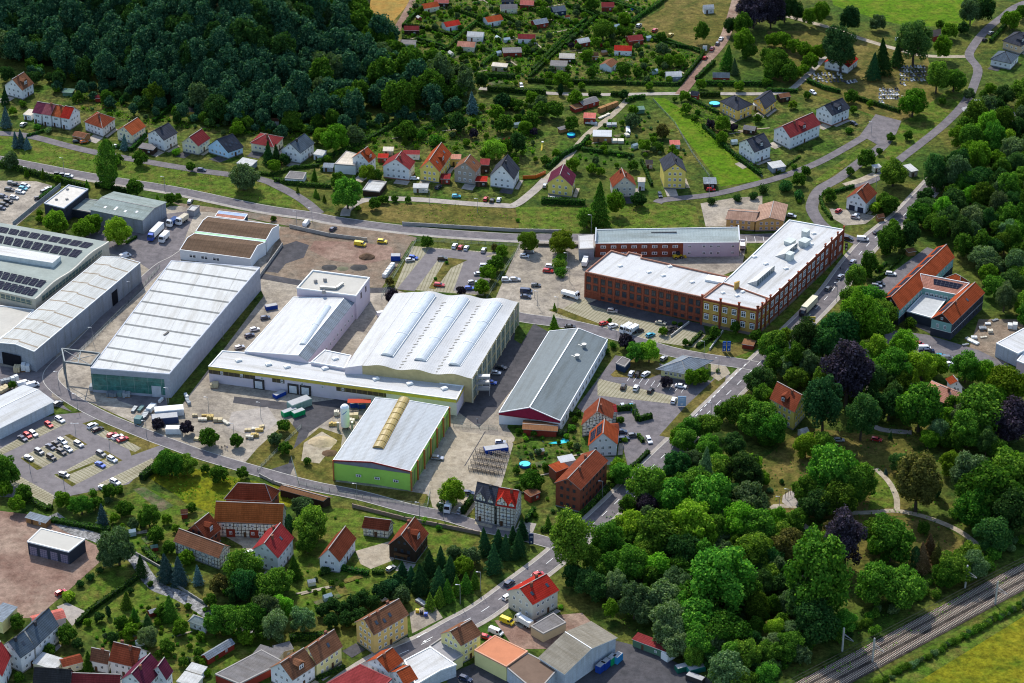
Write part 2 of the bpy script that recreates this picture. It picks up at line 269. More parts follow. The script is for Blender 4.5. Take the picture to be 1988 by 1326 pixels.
# ---- gabled / hipped houses: tile, near corner, other gable corner, other eave corner (roof-edge pixels of the 3x tiles), eave, ridge ----
# (name, tile, N, G, E, he, hr, style, wall, roof, label, opts)
HOUSES = [
('house','a1',(130,530),(22,500),(200,487),5.5,10.5,'gable','white','brown','white gabled house with worn brown roof at the foot of the wood',dict(chim=1,dorm=1)),
('terraced_house','a1',(240,668),(310,620),(187,658),6,9.8,'gable','white','purple','left end unit of the terrace with a dark purple roof',dict()),
('terraced_house','a1',(296,676),(366,628),(240,667),6.6,10.4,'gable','white','mauve','terrace unit with a pinkish mauve roof',dict(chim=1)),
('terraced_house','a1',(350,688),(418,640),(296,676),6.2,10,'gable','white','orange','terrace unit with an orange tile roof',dict(chim=1)),
('terraced_house','a1',(405,697),(474,650),(350,687),6.4,10.6,'gable','white','red','right end unit of the terrace with a bright red roof',dict()),
('house','a1',(600,752),(490,712),(677,692),5,9,'hip','white','redbrown','white house with red brown hipped roof right of the terrace',dict(chim=1)),
('house','a1',(773,794),(678,765),(856,739),5,8.6,'gable','cream','orange','cream gabled house with plain orange roof in upper left row',dict()),
('house','a1',(958,822),(858,783),(1041,776),6.3,10,'gable','white','slate','white house with slate roof and flat carport in upper left row',dict(chim=1)),
('house','a1',(1160,856),(1058,835),(1233,808),5,9,'gable','cream','maroon','cream house with brown boarded gable and maroon roof',dict()),
('house','a1',(1335,893),(1210,855),(1428,860),3.6,9,'gable','skyblue','slate','light blue fronted house with steep slate roof and skylights',dict(sky=4)),
('house','a2',(95,862),(-45,836),(155,803),4.6,7.8,'hip','cream','maroon','cream house with low maroon hipped roof left of slate roofed house',dict(chim=1)),
('house','a2',(250,897),(133,876),(336,836),5.8,10,'gable','white','slateblue','white house with slate gable and blue grey roof beside terrace annex',dict(chim=1)),
('house','a2',(652,952),(548,925),(697,915),7,11,'gable','white','orangered','white house with steep orange red roof and flat beige annex',dict(chim=1,dorm=1)),
('house','a2',(890,993),(728,973),(925,945),6,10.6,'gable','white','maroon','white house with pink plinth and dull maroon roof',dict(chim=1)),
('house','a2',(1065,1007),(945,990),(1137,900),6,11.3,'gable','yellow','orangered','yellow house with long orange red roof and dormer',dict(sky=2,dorm=1)),
('house','a2',(1278,1010),(1145,990),(1312,962),6.6,11,'gable','greybrown','brown','grey brown rendered house with bay window and brown roof',dict(sky=1)),
('house','a2',(1500,1050),(1356,1030),(1536,985),5.5,12,'gable','white','slate','white house with steep slate gable beside the orange fence',dict(chim=1)),
('house','a3',(335,1090),(187,1070),(358,1025),6,11,'gable','yellow','plum','yellow house with steep plum coloured roof',dict(sky=1)),
('house','a3',(712,1090),(570,1098),(692,1036),5.5,10.6,'gable','beige','redbrown','beige house with red roof left of the tall yellow block',dict(chim=2)),
('house','a3',(1005,1005),(870,1003),(978,935),9,13,'gable','yellow','slate','three storey yellow house with grey cross roofs',dict(chim=1)),
('house','a3',(1303,648),(1195,592),(1393,610),6,9.6,'hip','orangeyellow','slate','orange yellow house with dark hipped roof beside a round pool',dict(chim=1)),
('house','a3',(1462,640),(1392,587),(1531,588),4,7.4,'gable','orangeyellow','slate','orange yellow bungalow with dark roof and grey lean-to',dict()),
('house','a3',(1400,892),(1305,832),(1502,852),6.5,10.6,'gable','white','slate','white house with slate roof and grey basement beside the mown meadow strip',dict(chim=1,dorm=1)),
('house','a4',(140,808),(38,757),(320,727),6.5,10.6,'gable','white','maroon','long white double house with maroon roof and driveways',dict(chim=1,dorm=1,sky=1)),
('house','a4',(385,677),(285,640),(492,632),6,10,'gable','white','slate','white house with slate roof and red plinth near the turning place',dict(chim=1,sky=2,dorm=1)),
('house','a4',(585,1192),(463,1160),(650,1130),5.5,9.6,'gable','white','redbrown','white house with two garage doors at the road fork',dict(chim=1,garage=2)),
('house','a4',(1490,272),(1380,237),(1560,220),5,9,'hip','tan','slate','tan house with dark steep roof at upper right edge',dict(dorm=2)),
('house','a4',(1432,372),(1308,346),(1482,322),4,7.4,'hip','white','slateblue','white bungalow with blue grey roof right of the bend',dict()),
('chapel','a4',(480,395),(335,365),(540,345),4,8,'gable','white','red','white cemetery chapel with red roof behind a tall pine',dict()),
('house','b3',(570,1185),(385,1225),(588,1100),5,9.5,'gable','timber','redbrown','half timbered house with red brown roofs beside the turquoise pool garden',dict(chim=1)),
('house','b3',(600,1335),(425,1345),(608,1250),5,10,'gable','white','orangered','white house with solar panels on its orange roof',dict(solar=2)),
('apartment_house','c3',(385,197),(228,155),(547,25),9.3,12.4,'gable','brick','redbrown','dark brick apartment house beside the main road',dict(chim=2,winc='brickwin')),
('apartment_house','c2',(1389,288),(1432,190),(1263,257),8,12,'gable','timber','slate','left half of the half timbered pair, with dark slate roof',dict(fgab=1,chim=1)),
('apartment_house','c2',(1510,308),(1552,210),(1391,288),8,12,'gable','timber','red','right half of the half timbered pair, with red roof',dict(fgab=1,chim=1)),
('barn','c1',(1652,398),(1680,310),(1252,382),6,11,'gable','timber','orangebrown','big barn with orange tile roof and red doors',dict(bigdoor=1)),
('barn','c1',(1590,262),(1640,200),(1310,250),6,10.5,'hip','brick','redbrown','hip roofed barn behind the orange roofed barn',dict()),
('timber_barn','c1',(1280,597),(1352,528),(1013,497),4.6,7.4,'gable','timber','brown','long low half timbered barn with brown roof',dict()),
('barn','c1',(1215,492),(1075,450),(1298,425),4.6,9.6,'gable','brick','redbrown','dark gabled barn with dormer next to the farmyard',dict(dorm=1)),
('house','c2',(120,597),(-35,545),(215,475),6.4,10.5,'gable','white','maroonred','white farmhouse with deep red roof and two chimneys',dict(chim=2,sky=1)),
('barn','c2',(480,618),(353,598),(580,480),4.6,8.8,'gable','white','redbrown','white and half timbered barn with red brown roof in the green garden',dict()),
('cottage','c2',(765,438),(803,392),(608,418),3.2,6,'gable','timber','redbrown','small half timbered cottage with brown roof by garden wall',dict()),
('house','c2',(925,557),(760,520),(1003,450),5,10.2,'gable','darkwood','redbrown','chalet style house with dark wooden gable and balcony',dict(chim=2,dorm=1,balcony=1)),
('apartment_house','c2',(680,1047),(566,970),(887,925),7.5,11,'gable','ochre','brown','ochre apartment house with three rows of windows by main road',dict(chim=3,sky=3)),
('house','c3',(103,870),(-50,785),(260,783),6.5,10,'gable','beige','red','beige house with bright red roof beside the main road',dict(chim=2,sky=2)),
('house','c2',(1190,1110),(1063,1040),(1315,1040),7,10.2,'gable','paleyellow','brown','pale yellow house with roof terrace and brown roof',dict(chim=1)),
('house','c2',(345,1220),(250,1135),(500,1112),5.6,9.3,'gable','paleyellow','brown','pale yellow house with brown roof, right half of the pair at bottom',dict(chim=2,sky=1)),
('house','c2',(205,1312),(65,1240),(345,1220),5,9,'gable','white','brown','white ended house with dormer, left half of the pair at bottom',dict(dorm=1,chim=1)),
('house','c2',(765,1264),(632,1203),(857,1197),5.5,8.6,'gable','white','orangered','white house with orange roof and chimney at bottom centre',dict(chim=1)),
('house','c2',(860,1340),(765,1262),(940,1300),4.5,7,'gable','white','orangered','small low house with orange roof behind white flat roof',dict()),
('house','c1',(207,1118),(105,1042),(345,987),6,10,'gable','white','slateblue','long white house with dark blue roof at lower left',dict(chim=1)),
('house','c1',(120,1180),(-5,1118),(208,1118),6,10,'gable','white','slateblue','white gable fronted house with dark blue roof and skylight, lower left corner',dict(chim=1,sky=1)),
('house','c1',(12,1290),(-100,1230),(66,1165),6,9.5,'gable','white','maroonred','white house with dark red roof cut by left edge',dict()),
('house','c1',(795,1237),(868,1140),(633,1197),5,9,'gable','white','redbrown','white walled house with brown tile roof and two chimneys near the bottom',dict(chim=2)),
('house','c1',(632,1218),(660,1160),(525,1195),4,7,'gable','white','brown','low dark brown roofed extension house with chimney',dict(chim=1)),
('house','c1',(410,1345),(440,1265),(190,1330),5,8.5,'gable','white','darkgrey','house with almost black roof at bottom left edge',dict(chim=1)),
('house','c1',(700,1350),(720,1290),(415,1340),4.5,7.2,'gable','white','maroon','house with long dull maroon roof cut by bottom edge',dict()),
('house','c1',(850,1360),(700,1310),(960,1240),5.5,9.5,'gable','white','plum','house with plum coloured roof, left one at bottom edge',dict(chim=1)),
('house','c1',(975,1310),(880,1262),(1015,1255),5.5,9,'gable','white','plum','house with plum coloured roof facing the garden, right one',dict()),
('villa','b4',(165,1148),(245,1060),(18,1068),7.8,12,'gable','yellow','redbrown','yellow villa with steep red roof and dormer among park trees',dict(dorm=1,chim=1)),
('villa','b4',(1112,1122),(1165,1040),(912,1040),7,10,'hip','white','salmon','white villa with salmon hipped roof among right side trees',dict(chim=1)),
('school_wing','b4',(780,550),(672,484),(1103,240),7.3,11,'gable','teal','orangered','long wing with orange roof, solar strips and teal walls beside the main road',dict(strip=1)),
('school_wing','b4',(1088,633),(958,600),(1280,447),7.3,11,'gable','tealdark','orangered','right wing with orange roof, teal gable and dark clad ground floor',dict(chim=1,solar=1,sky=1)),
('warehouse','a1',(835,1290),(978,1182),(520,1226),7,8.6,'gable','steel','greygreen','grey metal warehouse with low grey green roof near upper road',dict(nowin=1,sky=5)),
('warehouse','b1',(320,1082),(135,985),(-5,1243),4.8,6.4,'gable','steelwhite','whitemetal','white metal hall with white roof above the lower left car park',dict(nowin=1)),
('workshop_hall','c3',(290,1277),(600,1060),(135,1176),6,8.6,'gable','steelwhite','feltbrown','grey walled workshop hall with two felt roof halves edged white',dict(nowin=1,big=1)),
('hut','c1',(1203,1003),(1098,965),(1235,962),2.8,4.4,'hip','white','greygreen','white garden bungalow with grey green hipped roof',dict()),
('shed','c2',(385,262),(440,240),(118,190),3,3.8,'gable','darkwood','rustbrown','open dark machine shed with rusty brown roof along the lower road',dict(nowin=1)),
('house','b4',(1160,1010),(1075,985),(1130,975),5,7.5,'gable','white','orangered','small red roofed annex behind the salmon roofed villa',dict()),
]
# ------------------------------------------------------------ ground
G_GRASS=ground('ground_grass',[(.075,.14,.02),(.165,.16,.036),(.042,.092,.015)],(.03,.11,.9),fine=.5)
G_LAWN=ground('lawn',[(.085,.165,.016),(.125,.19,.024),(.185,.165,.04)],(.04,.14,1.2),fine=.5)
G_DRY=ground('dry_grass',[(.21,.165,.05),(.15,.135,.03),(.08,.10,.02)],(.03,.12,1.0),fine=.4)
G_GARDEN=ground('garden_soil',[(.085,.165,.02),(.20,.185,.05),(.04,.09,.014)],(.07,.16,.8),fine=.6)
G_FIELD=ground('meadow',[(.085,.185,.006),(.11,.21,.01),(.16,.20,.02)],(.03,.12,.8),fine=.38)
G_YFIELD=ground('yellow_meadow',[(.19,.20,.012),(.25,.22,.018),(.10,.16,.012)],(.025,.1,.7),fine=.42)
G_WHEAT=ground('stubble_field',[(.40,.23,.06),(.32,.19,.05),(.28,.21,.06)],(.02,.1,1),fine=.2)
G_ASPH=ground('asphalt',[(.17,.155,.16),(.20,.18,.18),(.14,.13,.135)],(.03,.2,3),.9,.18)
G_ASPHD=ground('dark_asphalt',[(.085,.082,.088),(.105,.10,.105),(.07,.07,.075)],(.03,.2,3),.9,.18)
G_CONC=ground('yard_concrete',[(.33,.285,.22),(.41,.36,.29),(.23,.20,.165)],(.03,.09,1.2),.9,.25)
G_PATH=ground('path_gravel',[(.42,.36,.27),(.36,.31,.23),(.30,.25,.18)],(.05,.3,2),.95,.2)
G_SIDE=ground('pavement',[(.34,.30,.26),(.38,.34,.29),(.30,.27,.24)],(.05,.3,2),.9,.15)
G_REDG=ground('red_gravel',[(.27,.17,.13),(.33,.24,.18),(.20,.12,.09)],(.03,.1,1.5),.95,.25)
G_DIRT=ground('brown_dirt',[(.24,.165,.115),(.28,.22,.16),(.20,.17,.13)],(.03,.1,1.2),.95,.3)
G_PAVE=lines('grass_pavers',(.33,.30,.22),(.22,.205,.13),1.4,0,.3,.95,both=(1.0,.2))
G_PURPLE=ground('mauve_paving',[(.19,.172,.172),(.21,.19,.188),(.175,.157,.158)],(.04,.2,4),.9,.12)
G_BALLAST=ground('ballast',[(.075,.062,.05),(.11,.09,.075),(.045,.04,.036)],(.05,.3,3),.95,.35)
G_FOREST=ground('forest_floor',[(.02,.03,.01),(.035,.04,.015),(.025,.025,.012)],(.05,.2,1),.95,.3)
G_VEG=ground('vegetable_beds',[(.20,.155,.10),(.06,.13,.03),(.10,.15,.04)],(.2,.5,2),.95,.4)
LV={}
def patch(name,mat,pts,level=1,t='f',world=None):
    poly=world if world else [P(T(t,p)) for p in pts]
    k=LV.get(level,0); LV[level]=k+1
    z=.02*level+.0006*k
    n=len(poly); a=sum(poly[i][0]*poly[(i+1)%n][1]-poly[(i+1)%n][0]*poly[i][1] for i in range(n))
    if a<0: poly=poly[::-1]
    b=MB(); o0=(0,0)
    # uv follows the first edge of the given polygon
    w=[Vector(p).to_2d() for p in (world or [P(T(t,p)) for p in pts])]; u=(w[1]-w[0]).normalized(); v=Vector((-u.y,u.x))
    uv=[((Vector(p).to_2d()-w[0]).dot(u)+500,(Vector(p).to_2d()-w[0]).dot(v)+500) for p in poly]
    b.face([(p[0],p[1],z) for p in poly],0,uv)
    o=b.build(name,[mat]); tag(o,kind='structure'); return o
def smooth_line(w,closed=False):
    out=[]; n=len(w)
    for i in range(n-1):
        p0=w[max(0,i-1)];p1=w[i];p2=w[i+1];p3=w[min(n-1,i+2)]
        for k in range(5):
            t=k/5; out.append(.5*((2*p1)+(-p0+p2)*t+(2*p0-5*p1+4*p2-p3)*t*t+(-p0+3*p1-3*p2+p3)*t*t*t))
    out.append(w[-1]); return out
def strip_pts(w,width,off=0):
    L=[];R=[]
    for i in range(len(w)):
        a=w[max(0,i-1)]; b=w[min(len(w)-1,i+1)]; d=(b-a).to_2d().normalized(); n=Vector((-d.y,d.x,0))
        L.append(w[i]+n*(off+width/2)); R.append(w[i]+n*(off-width/2))
    return L,R
def road(name,mat,pts,width,level=3,t='f',kerb=None,off=0,raw=False):
    w=smooth_line([P(T(t,p)) for p in pts]) if not raw else raw
    k=LV.get(level,0); LV[level]=k+1; z=.02*level+.0006*k
    L,R=strip_pts(w,width,off); b=MB()
    for i in range(len(w)-1):
        b.face([(R[i].x,R[i].y,z),(R[i+1].x,R[i+1].y,z),(L[i+1].x,L[i+1].y,z),(L[i].x,L[i].y,z)],0)
    o=b.build(name,[mat]); tag(o,kind='structure')
    if kerb:
        m=MB()
        for side in (-1,1):
            A,B=strip_pts(w,.3,off+side*(width/2+.16))
            for i in range(len(w)-1):
                q=[B[i],B[i+1],A[i+1],A[i]]; m.prism([(p.x,p.y) for p in q],0,.13)
        tag(m.build('kerb',[plain('kerb_stone',(.42,.40,.36))]),kind='structure')
    return w
# base sheet, stretching far past what the picture shows
b=MB(); NX=24
b.face([(-2500,-300,0),(2500,-300,0),(2500,4500,0),(-2500,4500,0)])
tag(b.build('ground',[G_GRASS]),kind='structure')
# wooded hill
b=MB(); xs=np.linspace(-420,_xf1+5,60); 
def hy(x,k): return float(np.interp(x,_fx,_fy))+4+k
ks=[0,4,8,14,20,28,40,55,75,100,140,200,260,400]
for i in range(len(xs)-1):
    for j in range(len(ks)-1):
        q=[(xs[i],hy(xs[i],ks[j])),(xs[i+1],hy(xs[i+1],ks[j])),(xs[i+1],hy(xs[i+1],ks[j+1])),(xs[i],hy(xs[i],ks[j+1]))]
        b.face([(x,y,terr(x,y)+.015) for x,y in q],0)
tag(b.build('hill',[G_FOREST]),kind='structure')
# --- big green / dry areas
patch('stubble_field',G_WHEAT,[(640,-60),(860,-60),(800,0),(760,45),(735,60),(700,45),(650,20)],1)
patch('grass_verge',G_DRY,[(860,-60),(900,-60),(830,10),(785,85),(745,75),(760,45),(800,0)],1)
patch('meadow',G_FIELD,[(1600,-60),(2000,-60),(1905,20),(1878,60),(1840,52),(1760,50),(1705,38),(1618,10)],1)
patch('car_meadow',G_DRY,[(1290,-30),(1430,-20),(1415,60),(1395,100),(1360,110),(1300,92),(1245,70),(1232,50),(1290,15)],1)
patch('allotment_ground',G_GARDEN,[(800,0),(1285,-40),(1285,10),(1235,55),(1365,110),(1335,160),(960,166),(900,150),(840,130),(790,100),(775,70)],1)
patch('garden_ground',G_GARDEN,[(100,165),(330,215),(560,245),(740,235),(900,190),(1215,185),(1060,345),(960,390),(700,385),(560,330),(300,300),(150,270),(0,250),(-60,170)],1)
patch('meadow_strip',G_FIELD,[(1268,190),(1290,190),(1350,230),(1478,350),(1400,362),(1385,340),(1310,240)],2)
patch('garden_ground',G_GARDEN,[(1300,200),(1700,200),(1750,240),(1600,300),(1480,345),(1350,228)],1)
patch('cemetery_lawn',G_DRY,[(1490,60),(1640,60),(1800,110),(1830,200),(1740,240),(1600,190),(1490,150)],1)
patch('embankment_grass',G_LAWN,[(0,262),(60,268),(160,297),(290,320),(400,338),(500,350),(600,400),(560,402),(400,375),(300,358),(170,335),(60,315),(0,300)],1)
patch('embankment_grass',G_DRY,[(700,392),(1000,402),(1010,452),(840,440),(690,425)],1)
patch('embankment_grass',G_LAWN,[(1000,402),(1130,402),(1280,395),(1350,400),(1360,440),(1130,452),(1010,452)],1)
patch('embankment_grass',G_LAWN,[(1575,355),(1700,265),(1690,280),(1640,325),(1600,352),(1580,362)],2)
patch('road_bank_grass',G_LAWN,[(1750,240),(1875,150),(1885,190),(1800,265),(1700,335),(1690,300)],1)
patch('yard',G_CONC,[(1360,395),(1420,385),(1480,380),(1480,440),(1370,440)],2)
patch('railway_meadow',G_YFIELD,[(1660,1400),(2100,1125),(2400,1000),(2600,1500),(1700,1600)],1)
patch('railway_verge',G_LAWN,[(1560,1390),(2010,1140),(2100,1090),(2100,1127),(1640,1412)],2)
# park
patch('park_lawn',G_DRY,[(1470,900),(1560,830),(1760,850),(1800,920),(1760,1000),(1640,1010),(1500,1000)],1)
patch('park_lawn',G_DRY,[(1640,1005),(1800,1005),(1880,1050),(1850,1100),(1640,1085)],1)
patch('park_lawn',G_LAWN,[(1700,915),(1740,940),(1735,985),(1685,990)],2)
# --- industrial base
patch('yard',G_CONC,[(-60,470),(200,470),(330,400),(380,400),(545,440),(520,520),(640,560),(760,560),(1010,640),(985,830),(1000,850),(960,990),(820,960),(680,950),(600,935),(400,885),(150,770),(-60,830)],1)
patch('site_ground',G_DIRT,[(545,440),(760,448),(810,462),(740,560),(600,545),(510,535)],2)
patch('gravel_patch',G_ASPHD,[(545,478),(575,468),(600,476),(590,500),(555,512),(540,530),(512,527),(520,505)],3)
patch('tracks_in_dirt',G_REDG,[(610,468),(700,470),(760,480),(770,500),(700,515),(640,505),(600,485)],4)
patch('roadside_gravel',G_DIRT,[(330,392),(500,414),(600,430),(720,447),(712,462),(640,454),(545,436),(440,415),(380,410)],2)
patch('side_strip',G_GRASS,[(1002,630),(1028,622),(1036,628),(1012,668),(998,660)],4)
patch('yard_stain',G_ASPHD,[(455,770),(560,782),(640,795),(640,800),(540,795),(452,782)],3)
patch('yard_stain',G_SIDE,[(450,800),(520,790),(540,820),(500,850),(440,830)],3)
patch('yard_stain',G_ASPH,[(215,760),(320,770),(330,800),(300,800),(230,778)],3)
patch('yard_joint',G_ASPHD,[(941,838),(943,838),(903,905),(901,905)],3)
patch('yard_asphalt',G_ASPH,[(325,415),(380,408),(345,500),(300,530),(255,500),(150,480),(165,440),(240,430)],2)
patch('yard_asphalt',G_ASPHD,[(1030,625),(1075,650),(960,800),(930,830),(890,800),(1000,640)],2)
patch('yard_asphalt',G_ASPHD,[(580,785),(690,770),(660,800),(600,840),(560,930),(500,920),(560,850)],2)
patch('yard_asphalt',G_ASPH,[(-60,700),(60,720),(110,690),(100,770),(140,800),(60,770),(-60,800)],2)
patch('yard_verge',G_GRASS,[(325,770),(505,560),(512,575),(350,790),(325,800)],2)
patch('yard_verge',G_DRY,[(500,870),(560,815),(580,840),(560,900),(515,915),(470,905)],2)
patch('yard_verge',G_DRY,[(560,880),(620,830),(665,845),(650,945),(580,935)],2)
patch('sand_heap_ground',G_PATH,[(590,860),(625,838),(655,855),(620,900),(585,895)],3)
patch('yard_verge',G_DRY,[(650,935),(800,955),(830,960),(820,985),(700,960),(645,948)],2)
patch('white_yard',G_PATH,[(870,835),(1000,850),(960,940),(900,1010),(840,985),(830,950)],2)
patch('site_verge',G_DRY,[(100,815),(170,795),(200,815),(130,835)],2)
patch('grass_strip',G_DRY,[(160,822),(195,812),(310,865),(255,885),(250,870)],3)
# wide paving around the lower-left car park
patch('car_park',G_PURPLE,[(-80,850),(110,805),(170,800),(320,870),(250,940),(100,970),(-80,960)],2)
patch('parking_bays',G_PAVE,[(-60,905),(108,812),(130,822),(0,885),(-60,930)],3)
patch('parking_bays',G_PAVE,[(40,888),(128,846),(165,865),(78,910)],3)
patch('parking_bays',G_PAVE,[(105,925),(190,880),(235,896),(145,942)],3)
patch('parking_bays',G_PAVE,[(168,835),(190,828),(275,870),(262,878)],3)
patch('parking_bays',G_PAVE,[(190,940),(295,890),(305,905),(215,955)],3)
patch('parking_bays',G_PAVE,[(30,920),(105,962),(100,985),(20,940)],3)
patch('planting_strip',G_DRY,[(40,890),(48,888),(83,909),(72,913)],4)
patch('planting_strip',G_DRY,[(105,921),(112,920),(148,940),(140,945)],4)
patch('planting_strip',G_DRY,[(125,845),(136,843),(170,863),(160,866)],4)
patch('planting_strip',G_DRY,[(112,925),(206,888),(209,890),(116,929)],4)
patch('planting_strip',G_DRY,[(195,878),(205,875),(238,894),(228,897)],4)
# upper-left car park
patch('car_park',G_CONC,[(-60,350),(70,352),(118,365),(30,440),(-60,440)],2)
# middle car park
patch('car_park_grass',G_GRASS,[(800,468),(850,462),(1010,475),(1005,480),(960,578),(745,560)],2)
patch('parking_bays',G_PAVE,[(800,478),(985,492),(950,575),(765,560)],3)
patch('car_park_paving',G_PURPLE,[(835,482),(965,492),(945,497),(915,562),(880,565),(900,510),(850,505),(805,565),(770,562)],4)
patch('car_park_paving',G_PURPLE,[(905,503),(975,497),(935,572),(885,568)],4)
patch('planting_strip',G_DRY,[(868,500),(908,505),(876,520),(845,562),(832,560)],5)
patch('planting_strip',G_GRASS,[(980,482),(1004,480),(962,580),(938,575)],4)
# gravel parking between factory and roads
patch('parking_yard',G_CONC,[(1010,470),(1450,470),(1440,520),(1130,640),(1010,625),(960,580)],2)
patch('parking_bays',G_PAVE,[(1130,580),(1230,610),(1370,650),(1350,675),(1210,655),(1070,610)],3)
patch('factory_yard',G_ASPHD,[(1140,590),(1160,582),(1365,630),(1370,648),(1230,618)],4)
patch('factory_verge',G_LAWN,[(1370,670),(1400,650),(1520,612),(1610,510),(1645,470),(1660,485),(1620,540),(1540,640),(1480,690),(1400,700)],3)
patch('verge',G_DRY,[(1064,602),(1085,598),(1175,633),(1150,635)],4)
patch('forecourt',G_PAVE,[(1160,735),(1180,740),(1330,775),(1310,785),(1160,768)],4)
patch('car_park',G_ASPH,[(1195,690),(1260,700),(1330,720),(1380,740),(1400,720),(1420,730),(1345,800),(1255,900),(1225,930),(1200,830),(1130,800),(1120,790)],3)
patch('lawn_island',G_DRY,[(1185,728),(1220,695),(1278,702),(1285,725),(1260,735),(1190,732)],4)
patch('grass_corner',G_DRY,[(1330,790),(1410,715),(1408,740),(1345,800),(1300,850),(1280,846)],4)
patch('corner_lawn',G_DRY,[(1365,690),(1400,665),(1460,665),(1462,680),(1420,696),(1380,698)],4)
patch('gravel_court',G_PATH,[(1380,700),(1410,712),(1418,725),(1395,740),(1380,730)],4)
# gardens between road and the houses, lower half
patch('rough_meadow',G_YFIELD,[(285,925),(330,900),(560,948),(600,975),(560,985),(485,945),(440,975),(415,1000),(370,985),(340,960)],1)
patch('orchard_grass',G_LAWN,[(200,985),(280,945),(420,1000),(400,1090),(340,1130),(290,1100),(240,1040)],1)
patch('vegetable_patch',G_VEG,[(258,950),(280,945),(338,982),(312,994)],2)
patch('farm_yard',G_PATH,[(425,1035),(500,1035),(560,1045),(545,1080),(480,1090),(470,1060)],2)
patch('garden_lawn',G_LAWN,[(560,1080),(650,985),(780,1005),(930,1045),(880,1100),(720,1160),(640,1200),(560,1190)],1)
patch('farm_drive',G_PATH,[(690,1070),(760,1050),(770,1085),(720,1105),(700,1095)],2)
patch('gravel_yard',G_REDG,[(-60,985),(70,1000),(190,1060),(195,1090),(140,1140),(70,1200),(-60,1200)],1)
patch('lawn',G_LAWN,[(145,1178),(200,1105),(245,1095),(262,1120),(190,1188)],2)
patch('terrace_paving',G_SIDE,[(110,1178),(130,1170),(172,1190),(140,1215)],2)
patch('garden_lawn',G_LAWN,[(150,1220),(270,1130),(420,1180),(560,1210),(560,1300),(300,1300)],1)
patch('yard_asphalt',G_ASPHD,[(1180,1240),(1260,1260),(1420,1340),(1420,1400),(900,1400),(890,1300),(1000,1330),(1090,1330)],2)
patch('gravel_yard',G_REDG,[(960,1205),(1130,1190),(1150,1210),(1090,1260),(1000,1260)],2)
patch('truck_court',G_ASPHD,[(870,1310),(960,1270),(1000,1310),(1000,1400),(860,1400)],3)
patch('house_yard',G_CONC,[(795,1190),(840,1170),(860,1200),(800,1230)],2)
patch('garden_ground',G_GARDEN,[(1000,860),(1120,800),(1130,870),(1000,960),(985,930)],2)
patch('garden_ground',G_GARDEN,[(1180,880),(1260,880),(1130,1010),(1040,1030),(1010,990),(1070,985)],2)
patch('storage_ground',G_DIRT,[(1880,680),(1900,620),(1990,620),(2000,700),(1935,710)],2)
patch('yard_asphalt',G_ASPH,[(1720,640),(1800,650),(1900,680),(2000,730),(2000,760),(1800,700),(1700,680)],2)
patch('school_court',G_ASPHD,[(1750,620),(1800,590),(1850,620),(1810,650)],3)
patch('car_park',G_ASPH,[(1690,560),(1800,480),(1830,490),(1720,590)],2)
# --- roads
MAIN=[(560,1420),(640,1352),(730,1290),(820,1251),(880,1218),(938,1186),(1010,1133),(1068,1089),(1150,1019),(1200,972),(1271,902),(1325,850),(1383,794),(1426,752),(1468,711),(1540,643),(1607,575),(1650,517),(1687,473),(1720,445),(1753,420),(1796,375),(1825,345),(1880,300),(1960,240),(2060,180)]
UP=[(-80,297),(0,310),(186,345),(332,368),(500,403),(600,418),(666,430),(832,450),(1000,461),(1066,461),(1200,462),(1464,462),(1580,455)]
wm=road('pavement',G_SIDE,MAIN,11.2,3,kerb=None)
road('road',G_ASPH,MAIN,7.6,4,kerb=True)
road('pavement',G_SIDE,UP,2.0,3,off=-3.9)
road('road',G_ASPH,UP,6.2,4,kerb=True)
FORK=[(1690,478),(1640,460),(1600,440),(1580,415),(1577,396),(1592,368),(1630,345),(1674,312),(1712,284),(1728,255),(1722,232)]
road('road',G_ASPH,FORK,5.6,5)
patch('turning_place',G_ASPH,[(1670,262),(1700,222),(1750,235),(1740,260),(1710,285)],6)
road('road',G_ASPH,[(1690,258),(1647,284),(1588,316),(1521,342),(1465,358),(1382,378),(1292,388),(1276,394)],4.5,6)
road('road',G_ASPH,[(-80,252),(0,259),(60,265),(166,292),(289,315),(391,332),(500,347),(548,366),(590,390),(620,415)],5,6)
road('road',G_SIDE,[(670,420),(676,405),(712,388),(799,387),(915,396),(975,399),(1000,398),(1033,374),(1060,348)],4.4,6)
road('path',G_PATH,[(1060,348),(1100,309),(1139,262),(1186,226),(1222,190)],3.2,5)
road('road',G_SIDE,[(930,172),(1060,181),(1166,184),(1299,182),(1365,182),(1500,182),(1535,174),(1564,149),(1588,125),(1600,110)],3.4,6)
road('path',G_REDG,[(1320,184),(1336,164),(1365,126),(1398,88),(1412,60),(1430,0),(1440,-50)],5.2,7)
road('path',G_REDG,[(825,-50),(800,5),(765,66),(748,90)],4,5)
road('path',G_PATH,[(1480,20),(1521,30),(1571,43),(1614,55),(1674,76),(1753,99),(1803,109),(1875,110)],3.5,5)
road('road',G_ASPH,[(2100,-30),(1985,7),(1946,33),(1913,60),(1888,92),(1882,110),(1898,133),(1893,159),(1876,196),(1836,239),(1787,279),(1753,305),(1720,332),(1690,352),(1650,362)],4.6,6)
road('path',G_PATH,[(1700,338),(1672,350),(1640,360)],4,7)
patch('forecourt',G_CONC,[(1610,405),(1650,408),(1700,420),(1680,435),(1640,438),(1618,425)],3)
IND=[(400,460),(345,500),(309,520),(250,575),(199,626),(150,675),(112,708),(98,728),(105,748),(139,775),(199,808),(282,843),(332,862),(400,886),(500,915),(600,942),(699,962),(799,989),(865,1002),(931,1022),(1000,1037),(1045,1048),(1085,1060)]
road('road',G_ASPH,IND,5.6,5,kerb=True)
road('road',G_ASPHD,[(380,510),(440,522),(507,536),(600,552),(700,563),(760,563)],4.5,4)
